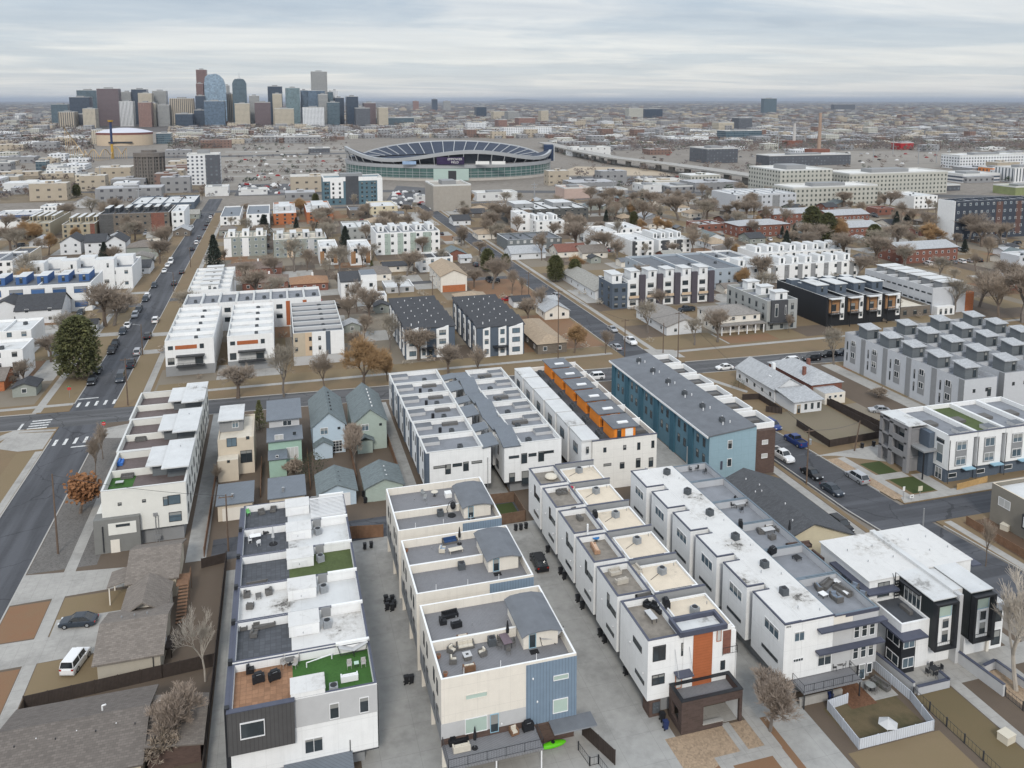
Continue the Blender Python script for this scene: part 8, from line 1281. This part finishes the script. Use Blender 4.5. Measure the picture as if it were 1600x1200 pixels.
# named mid-distance buildings
for a in (('cream arena-side office left of the domed arena', 150, 172, 203, 224, 20, 'cream'), ('dark green glass hall right of the domed arena', 250, 273, 208, 224, 25, 'teal'), ('white and black apartment tower left of the stadium', 297, 346, 241, 288, 18, 'wa'), ('grey apartment slab with solar panels before the stadium', 672, 742, 290, 329, 30, mat('warm_grey_block', (.36, .33, .29), .1, .5)), ('long cream apartments with green balconies, front wing', 1200, 1316, 266, 312, 40, 'ch'), ('long cream apartments with green balconies, rear wing', 1318, 1487, 270, 304, 30, 'ch'), ('low cream apartment wing with dark base', 1232, 1378, 292, 322, 22, 'ch'), ('black box self-storage building by the viaduct', 1092, 1160, 232, 254, 40, 'dh'), ('long white warehouse beside the viaduct', 890, 957, 230, 243, 25, 'wh'), ('long white shed beyond the viaduct', 1040, 1110, 214, 222, 40, 'wh'), ('teal glass office with white end beyond the viaduct', 1126, 1190, 204, 219, 30, 'teal'), ('bright red warehouse among the rail yards', 1397, 1426, 223, 233, 20, mat('signal_red_cladding', (.38, .02, .025), .08, .3)), ('blue-grey apartments behind the cream ones', 1196, 1330, 242, 258, 25, 'dh'), ('white apartments with dark base at the right, rear', 1492, 1600, 242, 262, 25, 'wa'), ('orange block among white ones at the right', 1540, 1574, 262, 276, 16, 'oh'), ('white striped block at the right edge', 1574, 1640, 262, 284, 20, 'white'), ('striped parking garage at the right', 1490, 1570, 272, 284, 30, facade('striped_garage', (.6, .6, .6), (.1, .12, .16), 3, 60, .99, .5, (.6, .6, .6))), ('lime and grey block at the right edge', 1576, 1640, 292, 304, 20, mat('lime_block', (.24, .27, .13), .2, .3)), ('low dark store with glass front before the right apartments', 1440, 1506, 290, 298, 20, 'dh'), ('white cube gallery at the end of the left avenue', 322, 358, 293, 306, 16, 'wh'), ('long white shed right of the white cube', 375, 418, 297, 304, 14, 'wh'), ('green-trimmed pale hall on the left slope', 78, 104, 258, 274, 15, 'wa'), ('dark green glass villa block on the left slope', 60, 78, 252, 266, 14, 'teal'), ('grey apartments at the far left edge', -8, 22, 254, 270, 16, 'gh'), ('tan flats on the left slope', 120, 145, 273, 290, 14, 'cream'), ('low tan school roof on the left slope', 0, 33, 276, 288, 14, 'th'), ('white hall with arched dormers on the left slope', 78, 126, 263, 276, 14, 'wa'), ('long dark university hall left of the stadium, left part', 402, 446, 213, 222, 30, 'gh'), ('long dark university hall left of the stadium, right part', 449, 504, 213, 223, 30, 'gh'), ('low round dark pavilion by the parking fields', 486, 518, 231, 238, 20, 'dh'), ('pale pink low shop right of the stadium', 876, 928, 294, 310, 20, mat('salmon_shop_wall', (.5, .38, .33), .1, .5)), ('long low dark-fronted shop right of the salmon one', 932, 986, 297, 303, 18, 'gh'), ('white garage sheds below the viaduct', 998, 1040, 290, 300, 20, 'wh'), ('long grey-roofed depot below the viaduct', 1036, 1118, 291, 299, 30, 'gh'), ('long white-walled shop before the grey solar apartments', 742, 812, 302, 313, 16, 'wh'), ('small white house shop before the stadium', 648, 668, 308, 316, 10, 'wh'), ('stacked white loft buildings left of the cream apartments', 1142, 1200, 300, 312, 20, 'wa'), ('green-roofed convention hall right of downtown', 560, 650, 184, 195, 60, 'teal'), ('dark glass tower pair at the right horizon', 1186, 1208, 154, 176, 30, 'teal'), ('dark flat slab on the right horizon', 1295, 1328, 163, 171, 40, 'dh'), ('dark blue midrise right of the stadium skyline', 1003, 1034, 170, 184, 40, 'navy'), ('pale green midrise left of the dark blue one', 978, 1004, 169, 185, 35, 'ch'), ('grey and cream midrise by the right shops', 1146, 1174, 184, 205, 30, 'dh'), ('tan apartments left of the dark midrise', 1115, 1146, 191, 206, 30, 'cream'), ('dark tower alone right of downtown', 677, 686, 155, 172, 30, 'navy'), ('red-brown tower right of downtown', 648, 657, 158, 172, 25, 'red'), ('dark grey tower pair right of downtown', 695, 706, 158, 171, 28, 'grey'), ('dark office slab above the stadium', 744, 762, 167, 182, 40, 'navy'), ('tan tower above the stadium right side', 843, 858, 173, 191, 30, 'cream'), ('cream terrace block above the stadium', 770, 790, 174, 186, 40, 'cream'), ('grey glass block above the stadium', 792, 812, 174, 188, 40, 'grey'), ('red brick loft above the stadium', 777, 795, 187, 200, 40, 'red'), ('second red brick loft above the stadium', 808, 838, 184, 195, 40, 'red'), ('white and dark apartment rows above the stadium, left', 730, 762, 192, 203, 30, 'wa'), ('white and dark apartment rows above the stadium, right', 785, 864, 199, 213, 30, 'wa')):
    lab, uL, uR, vt, vb, dep, m = a
    if vb == 0: blk(lab, uL, uR, vt, 0, dep, m, dist={True: 2300, False: 1900}[vt < 180] if vt < 190 else 1500)
    else: blk(lab, uL, uR, vt, vb, dep, m, 'building', 'building')
for o in [q for q in SC.objects if q.get('label') == 'white and black apartment tower left of the stadium']:
    bb = o.children[0].bound_box; MB().box(bb[6][0]*.12, -.5, 0, bb[6][0]+.3, -.02, bb[6][2]-1).build('dark_facade', F_['dh'], o, (0, 0, 0))
tk = blk('blue and white hotel with dark stair core before the stadium', 506, 598, 278, 319, 20, mat('petrol_panel', (.10, .17, .21), .08, 1), 'hotel', 'hotel'); t, w_, dep, h, d0 = tk
def on(t, name, m, x0, y0, z0, x1, y1, z1): return MB().box(x0, y0, z0, x1, y1, z1).build(name, m, t, (0, 0, 0))
on(t, 'stair_core', DROOF, -w_*.12, -.4, 0, w_*.1, -.02, h+1.5); on(t, 'white_bay', WHITE, -w_*.38, -.3, h*.25, -w_*.16, -.02, h*.9); on(t, 'white_end', WHITE, w_*.42, -.3, 0, w_*.51, -.02, h); on(t, 'white_cornice', WHITE, -w_*.5, -.3, h*.9, w_*.42, -.02, h+.8)
for r in range(5):
    for q in (-.46, -.42, -.33, -.22, .16, .24, .33, .38): o = link('window', win_mesh(1.3, 1.7, 0, 0, FRD, GL)[0], t, (w_*q, -.34 if -.38 < q < -.16 else -.04, h*(.12+.17*r))); link('pane', win_mesh(1.3, 1.7, 0, 0, FRD, GL)[1], o)
x, y = D(235, 89600/(288-157)); t = thing('round_tower', 'dark grey-brown round apartment tower with flared crown on the left slope', 'tower', (x, y+10, 0)); ht = hgt(244, 690); b = MB()
CTW = facade('ribbed_concrete', (.15, .135, .12), (.07, .065, .06), 3, 2.2, .5, .6, (.2, .19, .18)); b.cone(0, 0, 0, ht, 11.5, 11.5, 16).build('shaft', CTW, t, (0, 0, 0)); MB().cone(0, 0, ht, ht+3.5, 12.6, 12.6, 16).cone(0, 0, ht+3.5, ht+5.5, 6, 6, 10).build('crown', mat('crown_concrete', (.17, .15, .135), .1, 1), t, (0, 0, 0))
for k in range(16): a = 2*math.pi*k/16; MB().box(-.5, -.5, 0, .5, .5, ht).build('rib', mat('crown_concrete', (.17, .15, .135)), t, (0, 0, 0)).location = (11.8*math.cos(a), 11.8*math.sin(a), 0)
# domed arena
x, y = D(202, 1310); t = thing('arena', 'tan arena with pale curved roof and red cornice', 'arena', (x, y, 0)); a = 40
def ell(rx, ry, z, n=40): return [(rx*math.cos(2*math.pi*k/n), ry*math.sin(2*math.pi*k/n)) for k in range(n)]
MB().prism(ell(41, 36, 0), -.1, 17).build('wall', mat('arena_tan', (.55, .44, .32), .05, .2), t, (0, 0, 0)); MB().prism(ell(41.5, 36.5, 0), 17.02, 20).build('cornice', mat('arena_red', (.22, .09, .075), .05, .2), t, (0, 0, 0))
b = MB()
for i in range(5):
    r0, r1 = 1-.2*i, 1-.2*(i+1); z0_, z1_ = 20.1+7*(1-r0*r0), 20.1+7*(1-r1*r1)
    A, B_ = ell(42*r0, 37*r0, 0), ell(42*max(r1, .01), 37*max(r1, .01), 0)
    for k in range(40): j = (k+1) % 40; b.face([(*A[k], z0_), (*A[j], z0_), (*B_[j], z1_), (*B_[k], z1_)])
b.build('roof', mat('arena_roof', (.58, .58, .63), .05, .1), t, (0, 0, 0)); on(t, 'window_strip', FRD, -18, -36.6, 4, 16, -34.5, 6.5)
# stadium
sx, sy = D(702, 800); t = thing('stadium', 'large oval stadium with white wavy rim and green glass walls', 'stadium', (sx, sy, 0), -PSI); NS = 96; A_, B2_ = 99, 84
def el(k, da=0): th = 2*math.pi*k/NS; return ((A_+da)*math.cos(th), (B2_+da)*math.sin(th))
def band(z0f, z1f, d0=0, d1=0, ks=range(NS)):
    b = MB()
    for k in ks: (xa, ya), (xb, yb) = el(k, d0), el(k+1, d0); (xc, yc), (xd, yd) = el(k+1, d1), el(k, d1); b.face([(xa, ya, z0f(k)), (xb, yb, z0f(k+1)), (xc, yc, z1f(k+1)), (xd, yd, z1f(k))])
    return b
c_ = lambda z: (lambda k: z)
SGL = facade('stadium_green_glass', (.42, .44, .44), (.10, .17, .16), 2.4, 2.8, .86, .8, (.5, .5, .5)); CW = mat('stadium_white', (.42, .435, .45), .05, .2); SEAT = mat('stadium_blue_seats', (.05, .062, .09), .2, .4); SIN = mat('stadium_dark_frame', (.07, .08, .10), .3, .25)
g = MB()
for k in range(NS): (xa, ya), (xb, yb) = el(k), el(k+1); g.face([(xa, ya, -.1), (xb, yb, -.1), (xb, yb, 11), (xa, ya, 11)])
# glass walls in flat bays with white mullions
gm = mat('stadium_glass', (.085, .15, .14), .25, .2, rough=.2); g.build('glass_wall', gm, t, (0, 0, 0))
m_ = MB()
for k in range(NS): xa, ya = el(k, .15); m_.tube((xa, ya, 0), (xa, ya, 11), .16, n=4)
for z in (2.6, 5.0, 7.4, 9.6): m_ = m_
m_.build('mullion_frame', CW, t, (0, 0, 0))
for z in (2.6, 5.0, 7.4): band(c_(z), c_(z+.28), .2, .2).build('transom', CW, t, (0, 0, 0))
band(c_(11), c_(14), .5, 1.2).build('concourse_band', CW, t, (0, 0, 0)); band(c_(14), c_(14.4), 1.2, -9).build('concourse_deck', mat('stadium_deck', (.3, .3, .31), .1, .2), t, (0, 0, 0)); band(c_(-.1), c_(2.2), 1.0, .9).build('base_wall', mat('stadium_base', (.45, .42, .38), .1, .2), t, (0, 0, 0))
TH = lambda k: 360*k/NS
wave = lambda k: 21.5+3.9*math.cos(R_(4*(TH(k)-285))) if 180 < TH(k) < 352 else 21.5
farz = lambda k: max(15, 26.5-9.5*((TH(k)-90)/62)**2)
band(lambda k: wave(k)-1.7, lambda k: wave(k)+1.5, 1.0, 1.6, range(46, 96)).build('wavy_rim', CW, t, (0, 0, 0)); band(lambda k: wave(k)+1.5, lambda k: wave(k)+1.5, 1.6, -.8, range(46, 96)).build('rim_top', CW, t, (0, 0, 0))
band(lambda k: wave(k)+1.4, lambda k: 14.6, -.8, -26, range(46, 96)).build('upper_seats', SEAT, t, (0, 0, 0)); band(c_(14.0), c_(2), -27, -48).build('lower_seats', SEAT, t, (0, 0, 0)); band(c_(14.5), lambda k: wave(k)-1.8, -9, -4, range(46, 96)).build('undercroft_wall', SIN, t, (0, 0, 0))
band(c_(14.5), farz, -22, 0, range(0, 49)).build('far_stand', SEAT, t, (0, 0, 0)); band(farz, lambda k: farz(k)+1.2, 0, .4, range(0, 49)).build('far_rim', CW, t, (0, 0, 0))
for k in range(6, 44, 2): (xa, ya), (xb, yb) = el(k, -21.6), el(k, -.4); MB().tube((xa, ya, 15), (xb, yb, farz(k)+.3), .5, n=4).build('stand_aisle', CW, t, (0, 0, 0))
for k in range(47, NS, 2):
    xa, ya = el(k, -2); xb, yb = el(k, 1.0); MB().tube((xa, ya, 14.4), (xb, yb, wave(k)-1), .45, n=4).build('rim_strut', CW, t, (0, 0, 0))
MB().prism([(40*math.cos(q*.2618), 26*math.sin(q*.2618)) for q in range(24)], 1, 1.2).build('field', GRN, t, (0, 0, 0))
xs, ys = el(74, 1.6); sb = MB().box(-12, -1, 14.6, 12, 0, 21).build('scoreboard', mat('sign_purple', (.035, .022, .065), .3, .2), t, (0, 0, 0)); sb.location = (8, -B2_-1.4, 0); tx = link('lettering', textmesh('EMPOWER\nFIELD', 2.7, SIGNW, .05), sb, (4, -1.1, 17.8)); tx.rotation_euler = (math.pi/2, 0, 0)
on(t, 'entrance_panel', mat('stadium_mint_panel', (.40, .50, .46), .05, .3), -7, -B2_-.9, .5, 24, -B2_-.4, 10.8); on(t, 'entrance_door', FRD, 6, -B2_-1.1, .5, 13, -B2_-.95, 9); on(t, 'video_tower', mat('stadium_navy', (.03, .05, .10), .1, .3), A_-6, -6, 12, A_+3, 12, 27); on(t, 'video_tower_frame', CW, A_+3.1, -7, 12, A_+4, -6, 28)
for k in range(3): on(t, 'banner', SIGNW if k else mat('banner_blue', (.3, .42, .6), .2, .3), -34+k*64 if k < 2 else 44, -B2_-1.2, 14.6, -22+k*64 if k < 2 else 56, -B2_-.8, 17.4)
# viaduct
pts = [G(u, v, 8) for u, v in ((850, 222), (905, 235), (960, 245.5), (1050, 256), (1110, 264), (1190, 275.5))]; t = thing('viaduct', 'long concrete highway viaduct on piers running right from the stadium', 'viaduct', (*pts[0], 0)); b = MB(); p_ = MB()
for (ax, ay), (bx, by) in zip(pts, pts[1:]):
    L_ = math.hypot(bx-ax, by-ay); nx, ny = -(by-ay)/L_*9, (bx-ax)/L_*9; b.prism([(ax-nx, ay-ny), (bx-nx, by-ny), (bx+nx, by+ny), (ax+nx, ay+ny)], 6.4, 8)
    for k in range(int(L_/28)+1):
        q = k*28/L_; o = MB().box(-1, -5, 0, 1, 5, 6.4).build('pier', CONC, t, (0, 0, 0)); o.location = (ax+(bx-ax)*q-pts[0][0], ay+(by-ay)*q-pts[0][1], 0)
b.build('deck', CONC, t)
# chimneys, drop tower, coaster, far pylons
for u, vt, vb, lab, m in ((1275, 176, 243, 'tall tan brick chimney beyond the cream apartments', mat('chimney_tan', (.36, .26, .2), .1, .3)), (1236, 192, 228, 'shorter pale chimney left of the tall tan one', mat('chimney_pale', (.5, .48, .46), .1, .3))):
    d0 = 89600/(vb-157); x, y = D(u, d0); t = thing('chimney', lab, 'chimney', (x, y, 0)); h = hgt(vt, d0); MB().cone(0, 0, 0, h, 2.6, 1.7, 12).build('stack', m, t, (0, 0, 0)); MB().cone(0, 0, h, h+1.2, 2.0, 2.0, 12).build('rim', MGREY, t, (0, 0, 0)); MB().box(-14, -6, 0, 12, 10, 9).build('boiler_house', RBRICK, t, (0, 0, 0))
d0 = 89600/(247-157); x, y = D(181, d0); t = thing('drop_tower', 'dark and gold amusement drop tower before the arena', 'ride', (x, y, 0)); h = hgt(190, d0); MB().cone(0, 0, 0, h*.4, 1.4, 1.4, 8).build('lower_shaft', mat('ride_gold', (.5, .3, .05), .1, .5), t, (0, 0, 0)); MB().cone(0, 0, h*.4, h, 1.4, 1.3, 8).build('upper_shaft', mat('ride_navy', (.03, .05, .12), .1, .5), t, (0, 0, 0)); MB().cone(0, 0, h, h+2, 2.6, 3.4, 10).build('top', mat('ride_gold', (.5, .3, .05)), t, (0, 0, 0))
t = thing('roller_coaster', 'tan looping roller coaster track at the amusement park', 'ride', (*D(150, 980), 0)); b = MB(); pv = None
for k in range(60):
    q = k/59; u = 108+95*q; z = 3+36*max(0, 1-q*3.2)**1.0 if q < .31 else 4+9*abs(math.sin(q*17)); x, y = D(u, 980+25*math.sin(q*9)); c = (x, y, z)
    if pv: b.tube(pv, c, .5, n=4, cap=False); (b.tube(c, (x, y, 0), .25, n=3, cap=False) if k % 2 else None)
    pv = c
b.build('track', mat('coaster_tan', (.5, .36, .2), .1, .5), t)
for u, vt, vb in ((1108, 196, 206), (1208, 197, 228), (1212, 200, 240), (1328, 200, 225), (1360, 232, 250), (1390, 208, 240), (1430, 230, 256), (1458, 226, 254), (1477, 230, 258), (1518, 193, 206), (1581, 190, 212), (1254, 203, 226), (835, 285, 312), (1005, 272, 300), (958, 275, 305), (160, 258, 292), (218, 290, 315)):
    d0 = 89600/(vb-157); x, y = D(u, d0); h = hgt(vt, d0); t = thing('power_pylon', 'slim steel pylon rising over the rail yards and parking fields', 'pylon', (x, y, 0), 0, 'steel pylons in the middle distance'); MB().cone(0, 0, 0, h, .55, .3, 6).build('mast', STEEL, t, (0, 0, 0)); MB().box(-2.4, -.2, h-1.5, 2.4, .2, h-1.1).box(-1.8, -.2, h-3.5, 1.8, .2, h-3.1).build('crossarm', STEEL, t, (0, 0, 0))
# ground of the far city
def gp(name, px, z, m): return ground(name, [G(u, v) for u, v in px], z, m)
LOT = mat('parking_field', (.25, .225, .195), .2, .05, pos=True); LOTD = mat('dark_lot', (.105, .105, .11), .2, .06, pos=True); SAND = mat('sandy_lot', (.42, .345, .255), .12, .05, pos=True); WOODG = mat('wooded_suburb', (.07, .06, .056), .4, .006, col2=(.13, .115, .105), pos=True); SCRUB = mat('scrub_slope', (.19, .14, .095), .3, .06, kind='grass', col2=(.25, .2, .13), pos=True)
gp('parking_field', ((350, 292), (565, 284), (545, 224), (330, 226)), -.06, LOT); gp('parking_lot', ((366, 306), (505, 304), (495, 286), (375, 288)), -.05, LOTD); gp('sandy_lot', ((862, 274), (1052, 274), (1010, 262), (900, 260)), -.05, SAND); gp('parking_lot', ((860, 284), (1130, 292), (1120, 276), (870, 276)), -.045, LOTD); gp('highway', ((-40, 302), (560, 300), (1200, 303), (1640, 312), (1640, 307), (1200, 299), (560, 296.5), (-40, 298)), -.03, ASPX); gp('highway', ((-20, 250), (330, 246), (560, 240), (560, 238), (330, 243.5), (-20, 247)), -.03, ASPX); gp('scrub_slope', ((0, 318), (330, 306), (330, 292), (150, 274), (0, 276)), -.055, SCRUB); gp('parking_lot', ((600, 318), (700, 336), (760, 330), (700, 296), (620, 290)), -.04, LOTD); gp('parking_field', ((1190, 262), (1500, 262), (1480, 236), (1200, 236)), -.05, LOT)
rect('wooded_suburb', -60000, 2000, 70000, 90000, -.07, WOODG)
[gp('park_lane', ((352, v), (548, v-3), (548, v-3.8), (352, v-.9)), -.045, CONC) for v in (238, 251, 259, 267, 276)]; gp('sandy_mound', ((240, 300), (300, 299), (292, 291), (262, 288)), .05, SAND); gp('parking_lot', ((185, 304), (245, 302), (262, 289), (215, 287)), -.02, LOTD)
b = MB(); n = 40; 
for k in range(n): 
    u0, u1 = 560+18*k, 578+18*k; zf = lambda u: 45+120*math.exp(-((u-810)/26)**2)+14*math.sin(u*.05)**2; p0, p1 = D(u0, 40000), D(u1, 40000); q0, q1 = D(u0, 42000), D(u1, 42000)
    b.face([(*p0, -5), (*p1, -5), (*q1, zf(u1)), (*q0, zf(u0))])
b.build('hills', WOODG)['kind'] = 'structure'
# filler: buildings one could count
rf = random.Random(11); FILL = 'small flat-roofed buildings of the far city'; keep = [(528, 216, 868, 325), (150, 190, 275, 262), (290, 232, 352, 292), (205, 235, 262, 292), (345, 224, 530, 292), (1190, 238, 1500, 330), (85, 136, 620, 196), (860, 243, 1200, 285), (0, 0, 1600, 160), (300, 296, 440, 315)]
protos = {}
for i, m in enumerate(('wh', 'th', 'gh', 'bh', 'ch', 'wa', 'wh', 'th')): protos[i] = MB().box(-.5, 0, -.02, .5, 1, 1).mesh('building', [F_[m]])
cnt = 0; used = []
while cnt < 285:
    v = 168+rf.random()**1.1*150; u = rf.uniform(-20, 1620)
    if any(a <= u <= c and bb <= v <= d_ for a, bb, c, d_ in keep): continue
    d0 = 89600/(v-157); x, y = D(u, d0)
    if y < 555: continue
    w_, dp, h = rf.uniform(14, 46), rf.uniform(10, 30), rf.choice((4, 5, 6, 7, 9, 12))*(1.35 if v < 205 and rf.random() < .3 else 1)
    if any(abs(x-X) < (w_+W_)*.55 and abs(y-Y) < (dp+D_)*.8 for X, Y, W_, D_ in used): continue
    used.append((x, y, w_, dp)); o = link('small_building', bpy.data.meshes.new_from_object if False else MB().box(-w_/2, 0, -.1, w_/2, dp, h).box(-w_*.1, dp*.3, h, w_*.12, dp*.6, h+1.4).mesh('building', [F_[rf.choice(('wh', 'gh', 'th', 'gh', 'bh', 'ch', 'wa', 'th', 'gh'))]]), None, (x, y, 0)); cnt += 1
    tag(o, 'small flat-roofed building in the wide far city around the stadium', 'building', FILL)
b = {m: MB() for m in ('wh', 'th', 'bh', 'gh', 'ch')}
for k in range(6000):
    v = 160.5+rf.random()**1.6*58 if k % 7 else rf.uniform(196, 226); u = rf.uniform(-60, 1660); d0 = 89600/(v-157)
    if d0 < 1150: continue
    if any(a <= u <= c and bb <= v <= d_ for a, bb, c, d_ in keep[:6]): continue
    x, y = D(u, d0); s = 1+d0/6000; w_, dp, h = rf.uniform(8, 26)*s, rf.uniform(8, 22)*s, rf.uniform(3, 8)*(2.0 if rf.random() < .07 and d0 < 6000 else 1); b[rf.choice(('gh', 'th', 'bh', 'gh', 'ch', 'gh', 'th', 'gh'))].box(x-w_/2, y, -.1, x+w_/2, y+dp, h)
for m, q in b.items(): q.build('distant_city', F_[m])['kind'] = 'stuff'
# woods: clumps of twiggy crowns, one mass
TWD = [mat('far_grey_twigs', (.12, .10, .095), .25, .02, pos=True), mat('far_brown_twigs', (.14, .105, .085), .25, .02, pos=True), mat('far_dark_evergreen', (.05, .065, .04), .3, .02, pos=True)]
cm = [MB() for _ in TWD]
for k in range(13000):
    v = 159.3+rf.random()**1.5*75 if k % 9 else rf.uniform(196, 240); u = rf.uniform(-60, 1660); d0 = 89600/(v-157)
    if d0 < 1000: continue
    if any(a <= u <= c and bb <= v <= d_ for a, bb, c, d_ in keep[:6]): continue
    x, y = D(u, d0); s = 1+d0/3500; i = rf.choices((0, 1, 2), (6, 4, .9))[0]; clump(cm[i], x, y, 6*s, 9*(1+d0/12000), rf, 10 if d0 > 3000 else 15)
for i, q in enumerate(cm): q.build('distant_trees', TWD[i])['kind'] = 'stuff'
scr = [MB() for _ in TWD]
for k in range(1500):
    v = 196+rf.random()*124; u = rf.uniform(-30, 1640); 
    if v > 300 and u > 340: continue
    if any(a <= u <= c and bb <= v <= d_ for a, bb, c, d_ in keep[:6] if v < 300): continue
    x, y = D(u, 89600/(v-157))
    if y < 556 or any(abs(x-X) < W_*.55+2 and -3 < y-Y < D_+2 for X, Y, W_, D_ in used): continue
    clump(scr[rf.choices((0, 1, 2), (5, 6, .8))[0]], x, y, rf.uniform(2, 4.5), rf.uniform(3, 8), rf, 26)
for k in range(330):
    v = rf.choice((228, 234, 247, 255, 263, 271, 285))+rf.gauss(0, .7); u = rf.uniform(352, 548) if rf.random() < .6 else rf.uniform(1180, 1500); x, y = G(u, v); clump(scr[rf.choices((0, 1, 2), (4, 4, 2))[0]], x, y, 2.2, rf.uniform(3, 6), rf, 20)
for i, q in enumerate(scr): q.build('scrub_trees', TWD[i])['kind'] = 'stuff'
lc = {c: MB() for c in ('white', 'grey', 'black', 'silver', 'red')}
for k in range(420):
    u, v = rf.choice(((rf.uniform(372, 500), rf.uniform(287, 304)), (rf.uniform(865, 1125), rf.uniform(277, 291)), (rf.uniform(380, 540), rf.uniform(228, 282)), (rf.uniform(610, 720), rf.uniform(300, 328)), (rf.uniform(1000, 1500), rf.uniform(222, 262)))); x, y = G(u, v); m = lc[rf.choice(('white', 'grey', 'black', 'silver', 'white', 'red'))]; q = rf.random() < .5; m.box(x, y, 0, x+(4.4 if q else 1.9), y+(1.9 if q else 4.4), .8).box(x+.5, y+.4, .8, x+(3.4 if q else 1.5), y+(1.5 if q else 3.4), 1.4)
for c, m in lc.items(): m.build('far_parked_cars', CARP[c])['kind'] = 'stuff'
# haze
hz_ = MB().box(-61000, -400, -1.5, 71000, 91000, 215).build('haze', None); hm = bpy.data.materials.new('haze_air'); hm.use_nodes = True; hn = hm.node_tree; hn.nodes.remove(hn.nodes['Principled BSDF']); pv_ = hn.nodes.new('ShaderNodeVolumePrincipled'); pv_.inputs['Color'].default_value = (.66, .73, .85, 1); pv_.inputs['Density'].default_value = .000035; pv_.inputs['Anisotropy'].default_value = .2; hn.links.new(pv_.outputs[0], hn.nodes['Material Output'].inputs['Volume']); hz_.data.materials.clear(); hz_.data.materials.append(hm); hz_['kind'] = 'stuff'
# ================================================================ light, sky
w = bpy.data.worlds.new('World'); SC.world = w; w.use_nodes = True; nt = w.node_tree; L = nt.links.new
bg = nt.nodes['Background']; sky = nt.nodes.new('ShaderNodeTexSky'); sky.sky_type = 'NISHITA'; sky.sun_disc = False
SEL, SAZ = R_(38), R_(196)            # sun elevation; azimuth clockwise from +Y
sky.sun_elevation = SEL; sky.sun_rotation = SAZ; sky.altitude = 1600; sky.air_density = 1.2; sky.dust_density = 2.0
geo = nt.nodes.new('ShaderNodeTexCoord'); sep = nt.nodes.new('ShaderNodeSeparateXYZ'); L(geo.outputs['Generated'], sep.inputs[0])
zc = math_(nt, 'MAXIMUM', sep.outputs[2], .0); den = math_(nt, 'ADD', zc, .045)      # flat cloud deck seen in perspective
cx = nt.nodes.new('ShaderNodeCombineXYZ'); L(math_(nt, 'DIVIDE', sep.outputs[0], den), cx.inputs[0]); L(math_(nt, 'DIVIDE', sep.outputs[1], den), cx.inputs[1])
def cloud(scale, sx, off, det=7.0, r=.58):
    mp = nt.nodes.new('ShaderNodeMapping'); mp.inputs['Location'].default_value = off; mp.inputs['Scale'].default_value = sx; mp.inputs['Rotation'].default_value = (0, 0, -.35); L(cx.outputs[0], mp.inputs[0])
    n = N(nt, 'ShaderNodeTexNoise', Scale=scale, Detail=det, Roughness=r); n.inputs['Distortion'].default_value = .4; L(mp.outputs[0], n.inputs['Vector']); return n.outputs[0]
c1 = nt_ramp(nt, cloud(.36, (.75, 1, 1), (3.1, 1.7, 0)), .44, .56); c2 = nt_ramp(nt, cloud(.9, (.35, 1, 1), (7, 3, 0)), .4, .7)
bright, mid, dark = (.79, .795, .79), (.44, .52, .61), (.30, .37, .47)
col = mix_(nt, c1, bright, mid); col = mix_(nt, math_(nt, 'MULTIPLY', c2, .6), col, dark)
hz = nt_ramp(nt, sep.outputs[2], .0, .16); col = mix_(nt, hz, mix_(nt, .55, (.78, .75, .71), col), col)
skm = nt.nodes.new('ShaderNodeVectorMath'); skm.operation = 'SCALE'; L(sky.outputs[0], skm.inputs[0]); skm.inputs['Scale'].default_value = .1
c3 = nt_ramp(nt, cloud(2.2, (.7, 1, 1), (1, 9, 0), 8.0, .62), .4, .65); col = mix_(nt, math_(nt, 'MULTIPLY', c3, .35), col, (.66, .69, .72))
fin = mix_(nt, .86, skm.outputs[0], col)
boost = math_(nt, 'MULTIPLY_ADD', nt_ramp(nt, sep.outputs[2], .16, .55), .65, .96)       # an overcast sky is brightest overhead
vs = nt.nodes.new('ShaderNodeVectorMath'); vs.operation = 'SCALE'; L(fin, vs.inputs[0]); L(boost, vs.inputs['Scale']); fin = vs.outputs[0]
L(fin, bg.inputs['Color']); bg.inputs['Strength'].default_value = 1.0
sl = bpy.data.lights.new('sun', 'SUN'); sl.energy = 1.5; sl.angle = R_(11); sl.color = (1, .95, .87)
so = bpy.data.objects.new('sun', sl); COL.objects.link(so); so.location = (0, -50, 300)
d = Vector((math.sin(SAZ)*math.cos(SEL), math.cos(SAZ)*math.cos(SEL), math.sin(SEL))); so.rotation_euler = d.to_track_quat('Z', 'Y').to_euler()
SC.view_settings.view_transform = 'Standard'; SC.view_settings.look = 'None'; SC.view_settings.exposure = 0.22; SC.view_settings.gamma = 1; SC.view_settings.use_curve_mapping = False
SC.cycles.use_denoising = True; SC.cycles.max_bounces = 5; SC.cycles.diffuse_bounces = 1; SC.cycles.glossy_bounces = 2; SC.cycles.volume_bounces = 0; SC.cycles.transparent_max_bounces = 4
